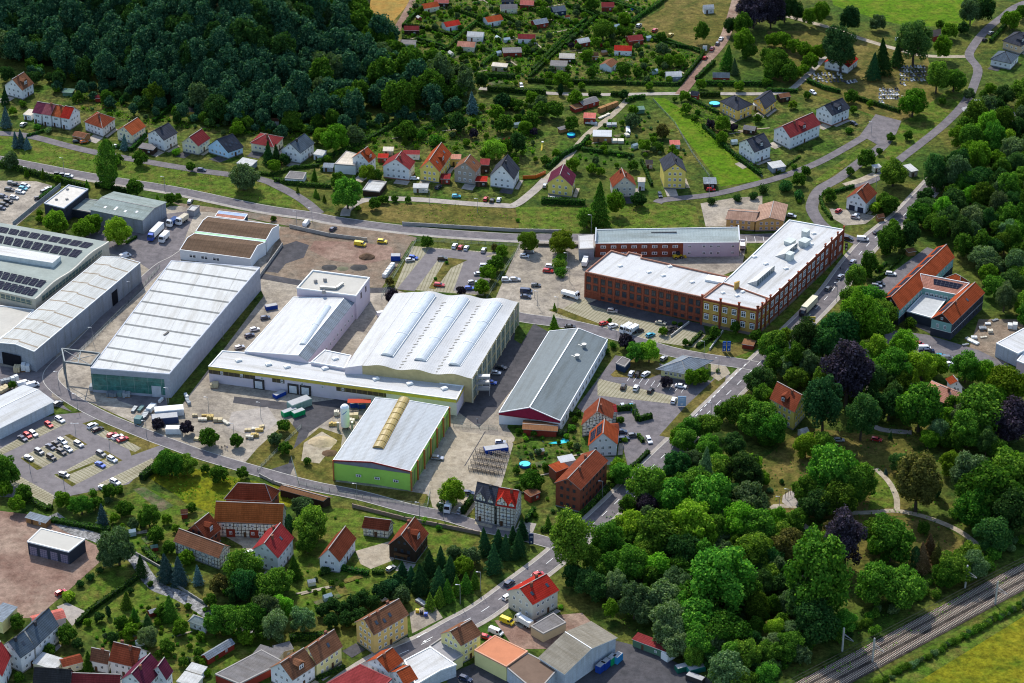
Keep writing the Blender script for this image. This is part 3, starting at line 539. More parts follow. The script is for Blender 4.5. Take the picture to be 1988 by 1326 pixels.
road('road',G_ASPH,[(960,600),(1010,616),(1100,629),(1186,649),(1232,662),(1299,682),(1365,695),(1432,705),(1470,712)],7,5,kerb=True)
road('path',G_PATH,[(1640,1085),(1560,1020),(1500,985),(1560,985),(1640,995),(1690,995),(1740,992),(1800,1005),(1860,1030),(1900,1060)],2.4,4)
road('path',G_PATH,[(1700,910),(1725,935),(1740,965),(1741,993)],2.2,5)
patch('round_court',G_SIDE,[(1518,975),(1520,962),(1535,953),(1555,955),(1560,970),(1550,982),(1530,984)],5)
road('path',G_SIDE,[(1690,730),(1685,790),(1700,830),(1770,840)],3,4)
# markings on the main road
WL=plain('road_paint',(.74,.74,.72),.6,.3,0,.05)
def dashes(pts,width,dash,gap,off=0,level=7):
    w=smooth_line([P(p) for p in pts]); b=MB(); acc=0; z=.02*level+.02; draw=[]
    L,_=strip_pts(w,0,off)
    s=0
    for i in range(len(L)-1):
        a,c=L[i],L[i+1]; d=(c-a); ln=d.length; d.normalize(); n=Vector((-d.y,d.x,0))*width/2; t=0
        while t<ln:
            ph=(s+t)%(dash+gap)
            if ph<dash:
                e=min(ln,t+dash-ph); p=a+d*t; q=a+d*e; b.face([(p-n).to_tuple()[:2]+(z,),(q-n).to_tuple()[:2]+(z,),(q+n).to_tuple()[:2]+(z,),(p+n).to_tuple()[:2]+(z,)]); t=e+1e-3
            else: t+=dash+gap-ph
        s+=ln
    return b
b=dashes(MAIN[2:24],.22,4,5); tag(b.build('road_marking',[WL]),kind='structure')
b=dashes([(1362,812),(1425,745),(1462,708)],.3,2,2,2.6,8); tag(b.build('road_marking',[WL]),kind='structure')
# three turn arrows
b=MB()
for (x,y) in ((814,1236),(826,1245)):
    p=P((x,y)); q=P((x+16,y-9)); d=(q-p).normalized(); n=Vector((-d.y,d.x,0)); z=.19
    for poly in ([p-n*.12,p+d*3.2-n*.12,p+d*3.2+n*.12,p+n*.12],[p-d*1.4,p-n*.45,p+n*.45]): b.face([(v.x,v.y,z) for v in poly])
tag(b.build('road_marking',[WL]),kind='structure')
# bay lines
def baylines(p,q,n,depth,t='f'):
    a,c=P(T(t,p)),P(T(t,q)); d=(c-a); L=d.length; d.normalize(); nn=Vector((-d.y,d.x,0)); b=MB()
    for k in range(n+1):
        s=a+d*L*k/n; e=s+nn*depth; b.face([(v.x,v.y,.17) for v in (s-d*.08,s+d*.08,e+d*.08,e-d*.08)])
    tag(b.build('road_marking',[WL]),kind='structure')
baylines((1450,470),(1500,470),3,5); baylines((1225,730),(1330,752),9,-4.5); baylines((1390,480),(1440,485),4,-5)
# stream with stones
G_STREAM=ground('stream_bed',[(.22,.22,.22),(.42,.41,.40),(.06,.07,.07)],(.3,.9,2.2),.5,.5)
road('stream',G_STREAM,[(100,1000),(140,1028),(190,1045),(225,1065),(262,1085),(282,1115),(305,1140),(345,1155),(385,1178),(420,1200),(470,1215),(530,1235)],5,3)
# ponds and pools as ground-level water
WATER,_a,_b,_c=nmat('pool_water',.1,.5); _c.inputs['Base Color'].default_value=(.05,.55,.60,1)
# railway
TR=[(1480,1388),(1590,1330),(1700,1272),(1820,1208),(1900,1165),(1990,1118),(2090,1070)]
wr=smooth_line([P(p) for p in TR])
road('ballast',G_BALLAST,TR,11.5,4)
m_sl=plain('sleeper_concrete',(.46,.40,.32),.9); m_rl=plain('rail_steel',(.16,.11,.09),.5,.4,.5)
tb=MB(); rb=MB()
for off in (-3.6,.4,4.1):
    L,R=strip_pts(wr,1.5,off)
    C_,_=strip_pts(wr,0,off); s=0; nxt=0
    for i in range(len(C_)-1):
        d=C_[i+1]-C_[i]; ln=d.length; d.normalize(); n=Vector((-d.y,d.x,0)); 
        while nxt<s+ln:
            c=C_[i]+d*(nxt-s); tb.prism([tuple((c+d*a*.14+n*b2*1.3).to_2d()) for a,b2 in ((-1,-1),(1,-1),(1,1),(-1,1))],.08,.2); nxt+=.75
        s+=ln
        for e in (L,R): rb.bar((e[i].x,e[i].y,.27),(e[i+1].x,e[i+1].y,.27),.12,0,.16)
tr=empty('railway_track',(wr[10].x,wr[10].y,0),'three railway tracks with pale sleepers running along the yellow meadow','railway track'); tr['o']=(wr[10].x,wr[10].y,0)
tb.build('sleepers',[m_sl],tr); rb.build('rails',[m_rl],tr)
# ------------------------------------------------------------ buildings
UPV=Vector((0,0,1))
FASCIA=plain('eaves_trim',(.30,.28,.26),.7,.3,0,.05)
WHITETRIM=plain('white_trim',(.74,.74,.72),.6,.3,0,.04)
CHIM=plain('chimney_brick',(.20,.09,.06),.9,.2,0,.15,2)
CHIMD=plain('chimney_slate',(.05,.05,.055),.8)
SOLAR=lines('solar_panel',(.015,.018,.035),(.14,.14,.15),1.7,0,.05,.7,0,.05,both=(1.05,.06))
DOORM=plain('door_brown',(.11,.06,.035),.6); GARM=plain('garage_door_dark',(.035,.04,.06),.6)
def eq(poly,ins):
    """inset a convex polygon (list of 2d Vectors)"""
    c=sum(poly,Vector((0,0)))/len(poly); out=[]
    n=len(poly); ar=sum(poly[i].x*poly[(i+1)%n].y-poly[(i+1)%n].x*poly[i].y for i in range(n)); sg=1 if ar>0 else -1
    ls=[]
    for i in range(n):
        a,b2=poly[i],poly[(i+1)%n]; d=(b2-a).normalized(); nr=Vector((-d.y,d.x))*sg; ls.append((a+nr*ins,d))
    for i in range(n):
        (p,d),(q,e)=ls[i-1],ls[i]; den=d.x*e.y-d.y*e.x
        if abs(den)<1e-4: out.append(q); continue
        t=((q-p).x*e.y-(q-p).y*e.x)/den; out.append(p+d*t)
    return out
def gable(name,label,cat,N,G,E,he,hr,style,wall,roof,opts,group=None,t='f',px=True):
    if px:
        pn=T(t,N); k=hcorr(pn[1]); he*=k; hr=he+(hr-he/k)*k
        n,g,e=P(pn,he),P(T(t,G),he),P(T(t,E),he)
    else: n,g,e=N,G,E
    f=g+(e-n)
    # square it up a little
    C=[v.to_2d() for v in (n,g,f,e)]
    R=root(name,[n,g,f,e],label,cat,group)
    ov=opts.get('ov',.45); wq=eq(C,ov); th=.22
    U=(C[1]-C[0]); ul=U.length; U=U.normalized(); V=(C[3]-C[0]); vl=V.length; V=V.normalized()
    slope=(hr-he)/(ul/2); wt=he-.02+ov*slope*.0
    wm_=wallm('timberwall' if wall=='x' else wall)
    w=MB(); hw=he+ov*slope-.14 if style=='gable' else he+.0
    for i in range(4):
        a,b2=wq[i],wq[(i+1)%4]; w.face([(a.x,a.y,-.1),(b2.x,b2.y,-.1),(b2.x,b2.y,hw),(a.x,a.y,hw)],0)
    rt=hr-.16
    if style=='gable':
        for i,(a,b2) in enumerate(((wq[0],wq[1]),(wq[3],wq[2]))):
            m=(a+b2)/2; w.face([(a.x,a.y,hw),(b2.x,b2.y,hw),(m.x,m.y,rt)],0 if not opts.get('bgab') else 1)
    mats=[wm_]
    WO=w.build('wall',mats,R)
    if opts.get('plinth',1) and not opts.get('nowin'):
        pb=MB(); pq=eq(C,ov-.04)
        for i in range(4):
            a,b2=pq[i],pq[(i+1)%4]; pb.face([(a.x,a.y,-.1),(b2.x,b2.y,-.1),(b2.x,b2.y,.55),(a.x,a.y,.55)],0)
        pb.build('plinth',[plain('plinth_'+('pink' if 'pink plinth' in label or 'red plinth' in label else 'grey'),(.36,.17,.13) if ('pink' in label or 'red plinth' in label) else (.26,.25,.24))],R)
    # roof
    r=MB(); c2=lambda v,z:(v.x,v.y,z)
    ms,me=(C[0]+C[1])/2,(C[3]+C[2])/2
    if style=='gable':
        for (a,b2) in ((C[0],C[3]),(C[1],C[2])):
            m0,m1=(ms,me)
            top=[c2(a,he),c2(b2,he),c2(m1,hr),c2(m0,hr)]
            r.face(top if True else top[::-1],0)
            r.face([(x,y,z-th) for x,y,z in top][::-1],1)
            r.face([c2(a,he-th),c2(b2,he-th),c2(b2,he),c2(a,he)],1)
            for (s0,mm) in ((a,m0),(b2,m1)): r.face([c2(s0,he-th),c2(s0,he),c2(mm,hr),c2(mm,hr-th)],1)
        # ridge tiles
        r.bar(c2(ms,hr+.03),c2(me,hr+.03),.3,1,.12)
    else:
        ins=min(ul,vl)/2*opts.get('hipf',1)
        if vl>=ul: A=ms+V*ins; B=me-V*ins
        else:
            s2,e2=(C[0]+C[3])/2,(C[1]+C[2])/2; A=s2+U*ins; B=e2-U*ins
        if (A-B).length<.4: A=(A+B)/2-V*.2; B=A+V*.4
        if vl>=ul: fs=[[C[0],C[3],B,A],[C[2],C[1],A,B],[C[1],C[0],A],[C[3],C[2],B]]
        else: fs=[[C[1],C[0],A,B],[C[3],C[2],B,A],[C[0],C[3],A],[C[2],C[1],B]]
        for q in fs:
            r.face([c2(v,hr if v is A or v is B else he) for v in q],0)
            a,b2=q[0],q[1]; r.face([c2(a,he-th),c2(b2,he-th),c2(b2,he),c2(a,he)],1)
        r.face([c2(v,he-th) for v in C],1)
        r.bar(c2(A,hr+.03),c2(B,hr+.03),.3,1,.12)
        for c_,tp in ((C[0],A),(C[1],A if vl>=ul else B),(C[2],B),(C[3],B if vl>=ul else A)): r.bar(c2(c_,he+.03),c2(tp,hr+.03),.22,1,.1)
    trim=WHITETRIM if opts.get('trim') or wall in ('steelwhite',) else roofm('darkgrey') if ROOFC[roof][0]<.1 else FASCIA
    RO=r.build('roof',[roofm(roof),trim],R)
    def onroof(s,tt,side=0):
        """s along the ridge 0..1, tt up the slope 0..1 on the near (0) or far slope"""
        a,b2=(C[0],C[3]) if side==0 else (C[1],C[2])
        p=a.lerp(b2,s); q=ms.lerp(me,s); v=p.lerp(q,tt); return Vector((v.x,v.y,he+(hr-he)*tt)), (q-p)
    for k in range(opts.get('chim',0)):
        s=(.35,.72,.12)[k%3]; p,_=onroof(s,.82,0 if k%2==0 else 1); b=MB()
        if style=='hip' and (s<.3 or s>.7): s=.5; p,_=onroof(s,.7)
        rz=math.atan2(V.y,V.x); b.box((p.x,p.y,p.z+.2),(.9,.6,2.4),rz); b.box((p.x,p.y,p.z+1.45),(1.05,.75,.14),rz,0)
        b.build('chimney',[CHIM if ROOFC[roof][0]>.1 else CHIMD],RO,loc=R['o'])
    for k in range(opts.get('sky',0)):
        s=.22+.56*((k%2)+.5*(k//2))/(1.5 if opts['sky']>2 else 1.0) if opts['sky']>1 else .6; s=min(.88,s)
        p,up=onroof(s,.5 if k<2 else .38,0); u3=Vector((up.x,up.y,hr-he)).normalized(); v3=Vector((V.x,V.y,0)); nn=v3.cross(u3); 
        if nn.z<0: nn=-nn
        b=MB(); q=[p+v3*a*.45+u3*c*.65+nn*.08 for a,c in ((-1,-1),(1,-1),(1,1),(-1,1))]; b.face(q,1); q2=[p+v3*a*.55+u3*c*.75+nn*.04 for a,c in ((-1,-1),(1,-1),(1,1),(-1,1))]; b.face(q2,0)
        b.build('skylight',[DARKP if roof not in('greygreen',) else WHITETRIM,GLASS if roof!='greygreen' else WHITETRIM],RO,loc=R['o'])
    for k in range(opts.get('solar',0)+(5 if opts.get('strip') else 0)):
        if opts.get('strip'): s0,s1,t0,t1,sd=.03+.195*k,.18+.195*k,.35,.8,1
        else: s0,s1,t0,t1,sd=(.15+.4*k,.42+.4*k,.25,.8,1)
        if opts.get('solar')==2: s0,s1,t0,t1,sd=(.15,.8,.12+.42*k,.46+.42*k,1)
        q=[]
        for s,tt in ((s0,t0),(s1,t0),(s1,t1),(s0,t1)):
            p,up=onroof(s,tt,sd); q.append(p+Vector((0,0,.16)))
        b=MB(); b.face(q); b.build('solar_panel',[SOLAR],RO,loc=R['o'])
    for k in range(opts.get('dorm',0)):
        s=.5 if opts['dorm']==1 else .28+.44*k
        p,up=onroof(s,.25,0); up=up.normalized(); w2=min(1.5,vl*.16); dz=(hr-he)*.42; dl=ul/2*.5
        b=MB(); f0=p; L=f0-Vector((V.x,V.y,0))*w2; Rr=f0+Vector((V.x,V.y,0))*w2; z=p.z
        back=Vector((up.x,up.y,0))*dl
        top=z+dz
        b.face([(L.x,L.y,z-.3),(Rr.x,Rr.y,z-.3),(Rr.x,Rr.y,top),(L.x,L.y,top)],0); b.face([(L.x,L.y,top),(Rr.x,Rr.y,top),(f0.x,f0.y,top+.8)],0)
        for q in (L,Rr): b.face([(q.x,q.y,z-.3),(q.x,q.y,top),(q.x+back.x,q.y+back.y,top)],0)
        fo=Vector((up.x,up.y,0))*-.25
        for q,sg in ((L,-1),(Rr,1)):
            q=q+Vector((V.x,V.y,0))*sg*.2; b.face([(q.x+fo.x,q.y+fo.y,top-.1),(f0.x+fo.x,f0.y+fo.y,top+.85),(f0.x+back.x*1.3,f0.y+back.y*1.3,top+.85),(q.x+back.x*1.3,q.y+back.y*1.3,top-.1)],1)
        D=b.build('dormer',[roofm(roof) if wall!='timber' else wm_,roofm(roof)],RO,loc=R['o'])
        window(R,(p.x,p.y,z+dz*.42),(-up.x,-up.y),w2*1.3,dz*.8,'white','dormer_window')
    # windows on the two near walls
    if not opts.get('nowin'):
        wc='dark' if wall in ('brick','darkwood') else 'white'
        fl=max(1,round((he-.3)/3.0)); fh=(he-.2)/fl
        near=n; outG=Vector((-V.x,-V.y,0)); outE=Vector((-U.x,-U.y,0))
        gar=opts.get('garage',0)
        for k in range(fl):
            z=fh*k+fh*.58
            ng=max(2,int(ul/3.1)); nv=max(2,int(vl/2.9))
            if k==0 and gar:
                b=MB(); a=wq[0]; bb=wq[1]; d=(bb-a).normalized(); Lw=(bb-a).length
                for j in range(gar):
                    c_=a+d*(Lw*(j+.5)/gar*.9+.3); o_=-V*.05
                    b.face([(c_.x-d.x*1.4+o_.x,c_.y-d.y*1.4+o_.y,0.05),(c_.x+d.x*1.4+o_.x,c_.y+d.y*1.4+o_.y,0.05),(c_.x+d.x*1.4+o_.x,c_.y+d.y*1.4+o_.y,2.7),(c_.x-d.x*1.4+o_.x,c_.y-d.y*1.4+o_.y,2.7)])
                b.build('garage_door',[GARM],R)
            elif not(opts.get('bigdoor')): winrow(R,wq[0],wq[1],z,1.15,1.35,ng,wc,out=outG)
            sk=(nv//2,) if k==0 else ()
            winrow(R,wq[0],wq[3],z,1.1,1.35,nv,wc,out=outE,skip=sk)
            if k==0:
                d=V; c_=wq[0].lerp(wq[3],(nv//2+.5)/nv); o_=(outE*.06); b=MB()
                b.face([(c_.x-d.x*.5+o_.x,c_.y-d.y*.5+o_.y,0.1),(c_.x+d.x*.5+o_.x,c_.y+d.y*.5+o_.y,0.1),(c_.x+d.x*.5+o_.x,c_.y+d.y*.5+o_.y,2.3),(c_.x-d.x*.5+o_.x,c_.y-d.y*.5+o_.y,2.3)]); b.build('door',[DOORM],R)
        if style=='gable' and hr-he>2.6 and not opts.get('bigdoor'):
            m=wq[0].lerp(wq[1],.5)
            for dx in ((-1.1,1.1) if ul>9 else (0,)): window(R,(m.x+U.x*dx,m.y+U.y*dx,he+(hr-he)*.36),outG,.95,1.1,wc)
    if opts.get('balcony'):
        b=MB(); m=wq[0].lerp(wq[1],.5); rz=math.atan2(U.y,U.x); b.box((m.x-V.x*.8,m.y-V.y*.8,2.9),(5,1.6,.15),rz)
        for s in (-1,1): b.box((m.x-V.x*1.5+U.x*s*2.4,m.y-V.y*1.5+U.y*s*2.4,1.45),(.15,.15,2.9),rz)
        b.box((m.x-V.x*1.6,m.y-V.y*1.6,3.4),(5,.06,.9),rz); b.build('balcony',[plain('balcony_wood',(.12,.06,.03))],R)
    if opts.get('bigdoor'):
        b=MB()
        for s in (.2,.42,.78):
            c_=wq[0].lerp(wq[3],s); o_=outE*.06 if not opts.get('nowin') else Vector((-U.x,-U.y,0))*.06
            b.face([(c_.x-V.x*1.6+o_.x,c_.y-V.y*1.6+o_.y,0.05),(c_.x+V.x*1.6+o_.x,c_.y+V.y*1.6+o_.y,0.05),(c_.x+V.x*1.6+o_.x,c_.y+V.y*1.6+o_.y,3.4),(c_.x-V.x*1.6+o_.x,c_.y-V.y*1.6+o_.y,3.4)])
        b.build('barn_door',[wallm('redwood')],R)
    if opts.get('fgab'):
        for s,big in ((.7,1.9),(.22,1.0)):
            p=C[0].lerp(C[3],s)+U*.5; d=V; o_=-U; z0=he-.1; b=MB(); L,Rr=p-d*big,p+d*big; h2=big*1.0+.9; bk=U*(big*1.2+1.0)
            b.face([c2(L,z0),c2(Rr,z0),c2(Rr,z0+h2*.55),c2(p,z0+h2+big*.6),c2(L,z0+h2*.55)],0)
            for q in (L,Rr): b.face([c2(q,z0),c2(q,z0+h2*.55),c2(q+bk,z0+h2*.55)],0)
            for q,sg in ((L,-1),(Rr,1)):
                q=q+d*.2*sg-U*.25; b.face([c2(q,z0+h2*.5),c2(p-U*.25,z0+h2+big*.6+.08),c2(p+bk*1.5,z0+h2+big*.6+.08),c2(q+bk*1.4,z0+h2*.5)],1)
            b.build('gable_dormer',[wm_,roofm(roof)],RO,loc=R['o'])
            window(R,(p.x,p.y,z0+h2*.4),(-U.x,-U.y),1.0,1.2,'white','gable_window')
    if not opts.get('nowin') and name in('house','apartment_house') and wall!='brick':
        rr=random.Random(int(n.x*3)); s0=rr.choice((.0,.45)); a=C[0].lerp(C[1],s0)-V*.1; e=C[0].lerp(C[1],s0+.5)-V*.1; ll=rr.uniform(4,8)
        patch('driveway',rr.choice((G_SIDE,G_ASPHD,G_CONC)),None,3,world=[v.to_3d() for v in (a,e,e-V*ll,a-V*ll)])
        a=C[0].lerp(C[3],.1)-U*.1; e=C[0].lerp(C[3],.9)-U*.1; patch('paving',rr.choice((G_SIDE,G_PATH,G_GARDEN)),None,3,world=[v.to_3d() for v in (a,e,e-U*1.8,a-U*1.8)])
    c=pix(((n+f)/2)); LANDMARKS.append((c[0],c[1],label)); return R,C,he,hr
for h in HOUSES:
    name,t,N,G,E,he,hr,style,wall,roof,label,opts=h
    if name=='school_wing':
        R,C,a_,b_=gable(name,label,'building',N,G,E,he,hr,style,wall,roof,dict(opts,nowin=1),t=t)
        a_=a_
        wq=eq(C,.45); V=(C[3]-C[0]).normalized(); U=(C[1]-C[0]).normalized()
        m=MB(); q2=eq(C,.40)
        for i in range(4):
            a,b2=q2[i],q2[(i+1)%4]; m.face([(a.x,a.y,0),(b2.x,b2.y,0),(b2.x,b2.y,3.3),(a.x,a.y,3.3)],0); m.face([(a.x,a.y,3.3),(b2.x,b2.y,3.3),(b2.x,b2.y,3.5),(a.x,a.y,3.5)],1)
        m.build('cladding',[wallm('darkclad'),WHITETRIM],R)
        if 'right' in label: 
            m=MB(); a,b2=eq(C,.41)[0],eq(C,.41)[3]; m.face([(a.x,a.y,3.5),(b2.x,b2.y,3.5),(b2.x,b2.y,a_-.1),(a.x,a.y,a_-.1)],0); m.build('side_cladding',[wallm('darkclad')],R)
        L=(wq[3]-wq[0]).length
        for z in (1.9,5.2): winrow(R,wq[0],wq[3],z*a_/7.3,1.1,1.6,int(L/3.2),'white' if z>2 and 'right' not in label else 'dark',out=Vector((-U.x,-U.y,0)))
        m=MB(); mm=(q2[0]+q2[1])/2; m.face([(q2[0].x,q2[0].y,a_-.1),(q2[1].x,q2[1].y,a_-.1),(mm.x,mm.y,b_-.3)]); m.build('gable_boarding',[plain('dark_brown_boards',(.06,.03,.025))],R)
        winrow(R,wq[0],wq[1],5.2,1.1,1.7,2,'white',out=Vector((-V.x,-V.y,0))); window(R,(wq[0].lerp(wq[1],.5).x,wq[0].lerp(wq[1],.5).y,a_+1.3),(-V.x,-V.y),1,1.2)
        continue
    gable(name,label,{'house':'house','apartment_house':'apartment house','terraced_house':'terraced house','barn':'barn','timber_barn':'barn','villa':'villa','chapel':'chapel','warehouse':'warehouse','workshop_hall':'workshop','hut':'bungalow','shed':'shed','cottage':'cottage'}[name],N,G,E,he,hr,style,wall,roof,opts,t=t,
      group={'terraced_house':'terrace of four houses'}.get(name))
# ---- flat-roofed and other blocks
def block(name,label,cat,poly,h,wall,roof,t='f',parapet=.35,rim=None,base=0,group=None,fascia=None,levels=None):
    """poly: roof-edge pixels in order, h nominal height"""
    pp=[T(t,p) for p in poly]; k=hcorr(sum(p[1] for p in pp)/len(pp)); h*=k
    w=[P(p,h) for p in pp]; n=len(w)
    if sum(w[i].x*w[(i+1)%n].y-w[(i+1)%n].x*w[i].y for i in range(n))<0: w=w[::-1]
    R=root(name,w,label,cat,group); b=MB()
    for i in range(n):
        a,c=w[i],w[(i+1)%n]; b.face([(a.x,a.y,base-.1 if base==0 else base),(c.x,c.y,base-.1 if base==0 else base),(c.x,c.y,h-.3),(a.x,a.y,h-.3)])
    b.build('wall',[wallm(wall) if isinstance(wall,str) else wall],R)
    zr=h-max(.05,parapet); b=MB(); q0=[v.to_2d() for v in w]; q1=eq(q0,.35)
    rm=roofm(roof) if isinstance(roof,str) else roof
    e0=(q1[1]-q1[0]).normalized(); e1=Vector((-e0.y,e0.x))
    b.face([(v.x,v.y,zr) for v in q1],0,[((v-q1[0]).dot(e0)+500,(v-q1[0]).dot(e1)+500) for v in q1]); RO=b.build('roof',[rm],R)
    b=MB()
    qo=eq(q0,-.12)
    for i in range(n):
        a,c,d,e=qo[i],qo[(i+1)%n],q1[(i+1)%n],q1[i]
        b.face([(a.x,a.y,h),(c.x,c.y,h),(d.x,d.y,h),(e.x,e.y,h)]); b.face([(e.x,e.y,zr),(d.x,d.y,zr),(d.x,d.y,h),(e.x,e.y,h)][::-1])
        b.face([(a.x,a.y,h-.5),(c.x,c.y,h-.5),(c.x,c.y,h),(a.x,a.y,h)])
    b.build('parapet',[rim or FASCIA],R)
    c=pix(sum(w,Vector())/n); LANDMARKS.append((c[0],c[1],label))
    R['h']=h
    return R,w,h,RO
def onblock(par,RO,name,pts,z0,z1,mat,t='f',label=None):
    """box on a roof from pixel polygon taken at height z1"""
    b=MB(); w=[P(T(t,p),z1) for p in pts]; b.prism([(v.x,v.y) for v in w],z0,z1); return b.build(name,[mat],RO,loc=par['o'])
def hood(par,RO,t,x,y,z,sx=1.6,sy=1.2,h=.5,mat=None):
    p=P(T(t,(x,y)),z); b=MB(); b.box((p.x,p.y,z+h/2),(sx,sy,h),.5); b.box((p.x,p.y,z+h+.08),(sx*.8,sy*.8,.16),.5); b.build('roof_dome',[mat or WHITETRIM],RO,loc=par['o'])
def roofmesh(name,label,cat,verts,faces,wall,roof,t='f',parts=None,group=None,py=None):
    """verts: (x,y,h) roof-edge pixels with their heights; walls dropped from the open edges"""
    k=hcorr(py or sum(T(t,v)[1] for v in verts)/len(verts))
    w=[P(T(t,v),v[2]*k) for v in verts]; R=root(name,w,label,cat,group); b=MB(); ed={}
    for f in faces:
        q=[w[i] for i in f]
        ar=sum(q[i].x*q[(i+1)%len(q)].y-q[(i+1)%len(q)].x*q[i].y for i in range(len(q)))
        if ar<0: f=f[::-1]; q=q[::-1]
        b.face(q)
        for i in range(len(f)): a,c=f[i],f[(i+1)%len(f)]; ed[(a,c)]=1
    RO=b.build('roof',[roofm(roof) if isinstance(roof,str) else roof],R); b=MB()
    for (a,c) in ed:
        if (c,a) not in ed:
            p,q=w[a],w[c]; b.face([(p.x,p.y,-.1),(q.x,q.y,-.1),(q.x,q.y,q.z-.02),(p.x,p.y,p.z-.02)])
    b.build('wall',[wallm(wall) if isinstance(wall,str) else wall],R)
    b=MB()
    for (a,c) in ed:
        if (c,a) not in ed: b.bar(w[a],w[c],.3,0,.3)
    b.build('gutter',[WHITETRIM],R)
    c=pix(sum(w,Vector())/len(w)); LANDMARKS.append((c[0],c[1],label)); return R,w,k,RO
WHITEROOF=lines('white_membrane',(.47,.47,.46),(.40,.40,.395),6,0,.012,.55,both=(9,.01),var=.06)
WHITEROOF2=lines('white_sheet_roof',(.48,.48,.47),(.41,.41,.405),1.0,0,.08,.5,both=(12,.006),var=.05)
GREYROOF=lines('grey_sheet_roof',(.14,.165,.17),(.11,.13,.135),1.0,0,.12,.5,var=.08)
BANDROOF=lines('banded_white_roof',(.45,.455,.44),(.12,.13,.13),9.6,1,.14,.5,both=(15.0,.006),var=.05)
BRK=wallm('redbrick')
# --- pixels read in enlarged views of their own
def z3(x,y): return (1340+x/4.736,400+y/4.736)
def z1_(x,y): return (760+x/5.232,y/5.232)
def z2_(x,y): return (1100+x/5.232,y/5.232)
def z5_(x,y): return (340+x/7.1,380+y/7.1)
def z4_(x,y): return (x/5.1,700+y/5.1)
# brick factory
fp=[T('b3',p) for p in ((410,322),(562,197),(650,222),(664,206),(742,224),(738,240),(1250,352),(1095,470))]
R,w,h,RO=block('brick_factory','long three storey red brick factory with white flat roof','factory',fp,12,BRK,WHITEROOF,parapet=.7,rim=plain('brick_coping',(.33,.17,.12)))
def side(w,i,j): return w[i],w[j]
FA,FB=[P(fp[0],h),P(fp[7],h)]
dirF=(FB-FA).normalized(); outF=Vector((dirF.y,-dirF.x,0)); LF=(FB-FA).length
# corbel frieze
b=MB(); 
for k in range(64):
    p=FA+dirF*(LF*(k+.5)/64)+outF*.16; b.box((p.x,p.y,h-1.0),(LF/64*.5,.3,.9),math.atan2(dirF.y,dirF.x))
b.build('corbel_frieze',[plain('dark_brick',(.26,.08,.05))],R)
for k in range(9):
    b=MB(); p=FA+dirF*(LF*k/8*.996+.2)+outF*.12; b.box((p.x,p.y,h/2-.4),(.7,.3,h-.9),math.atan2(dirF.y,dirF.x)); b.build('pilaster',[BRK],R)
b=MB(); b.box(tuple((FA+dirF*LF/2+outF*.1).to_2d())+(2.6,),(LF,.25,.3),math.atan2(dirF.y,dirF.x))
b.build('string_course',[BRK],R)
for z,ww,hh in ((h*.73,1.9,2.6),(h*.43,1.9,2.6)):
    for bay in range(8):
        for s in (-.24,.24):
            p=FA+dirF*(LF*(bay+.5+s)/8); window(R,(p.x,p.y,z),outF,ww,hh,'dark')
for bay in range(1,8):
    for s in (-.24,.24):
        p=FA+dirF*(LF*(bay+.5+s)/8); window(R,(p.x,p.y,1.5),outF,1.6,1.3,'dark','basement_window')
for x,y in ((615,292),(783,328),(867,348),(905,295),(1036,386)): hood(R,RO,'b3',x,y,h-.7,1.9,1.4,.45)
onblock(R,RO,'roof_box',[(1110,368),(1130,340),(1235,358),(1215,388)],h-.7,h+.25,WHITETRIM,'b3')
# yellow brick corner and the long wing
cp=[z3(112,845),z3(620,952),z3(735,848),z3(455,748),z3(300,700)]
R,w,h,RO=block('yellow_brick_building','yellow brick corner building with red brick pilasters joined to red factory','office building',cp,12,wallm('yellowbrick'),WHITEROOF,parapet=.6,rim=plain('brick_coping',(.36,.12,.07)))
A,B,C2=P(cp[0],h),P(cp[1],h),P(cp[2],h)
def facade(R,A,B,h,n,zs,ww,hh,style,pil,pm,base=True,pw=.8,peak=1.3):
    d=(B-A); L=d.length; d.normalize(); o=Vector((d.y,-d.x,0)); rz=math.atan2(d.y,d.x)
    for z in zs:
        for k in range(n):
            p=A+d*(L*(k+.5)/n); window(R,(p.x,p.y,z),o,ww,hh,style)
    for k in range(pil+1):
        b=MB(); p=A+d*(L*k/pil)+o*.15; b.box((p.x,p.y,(h+peak)/2),(pw,.45,h+peak),rz); b.box((p.x,p.y,h+peak+.15),(pw+.3,.8,.3),rz); b.build('pilaster',[pm],R)
    b=MB(); m=(A+B)/2+o*.12; b.box((m.x,m.y,h-.5),(L,.28,.9),rz); b.build('cornice',[pm],R)
    if base: b=MB(); b.box((m.x,m.y,.6),(L,.3,1.2),rz); b.build('stone_base',[plain('stone_base',(.22,.17,.14))],R)
    b=MB()
    for k in range(n):
        for z in zs: p=A+d*(L*(k+.5)/n)+o*.05; b.box((p.x,p.y,z+hh/2+.18),(ww+.4,.2,.3),rz)
    b.build('window_arches',[pm],R)
RB=plain('red_brick_trim',(.25,.07,.04),.85,.2,0,.15)
facade(R,A,B,h,6,(h*.72,h*.34),2.0,2.7,'white',3,RB); facade(R,B,C2,h,3,(h*.72,h*.34),1.5,2.5,'white',3,RB)
for x,y in ((300,800),(430,828),(482,792)): p=z3(x,y); hood(R,RO,'f',p[0],p[1],h-.6,1.7,1.3,.45)
onblock(R,RO,'brick_chimney',[z3(405,700),z3(452,685),z3(455,690),z3(410,712)],h-.6,h+2.6,wallm('yellowbrick'))
wp=[z3(735,848),z3(1240,375),z3(1410,212),z3(910,125),z3(755,270),z3(400,610),z3(300,700),z3(455,748)]
R,w,h,RO=block('brick_wing','long red brick wing with white roof running along the main road','factory',wp,12,BRK,WHITEROOF,parapet=.4,rim=WHITETRIM)
A,B,C2=P(wp[0],h),P(wp[1],h),P(wp[2],h)
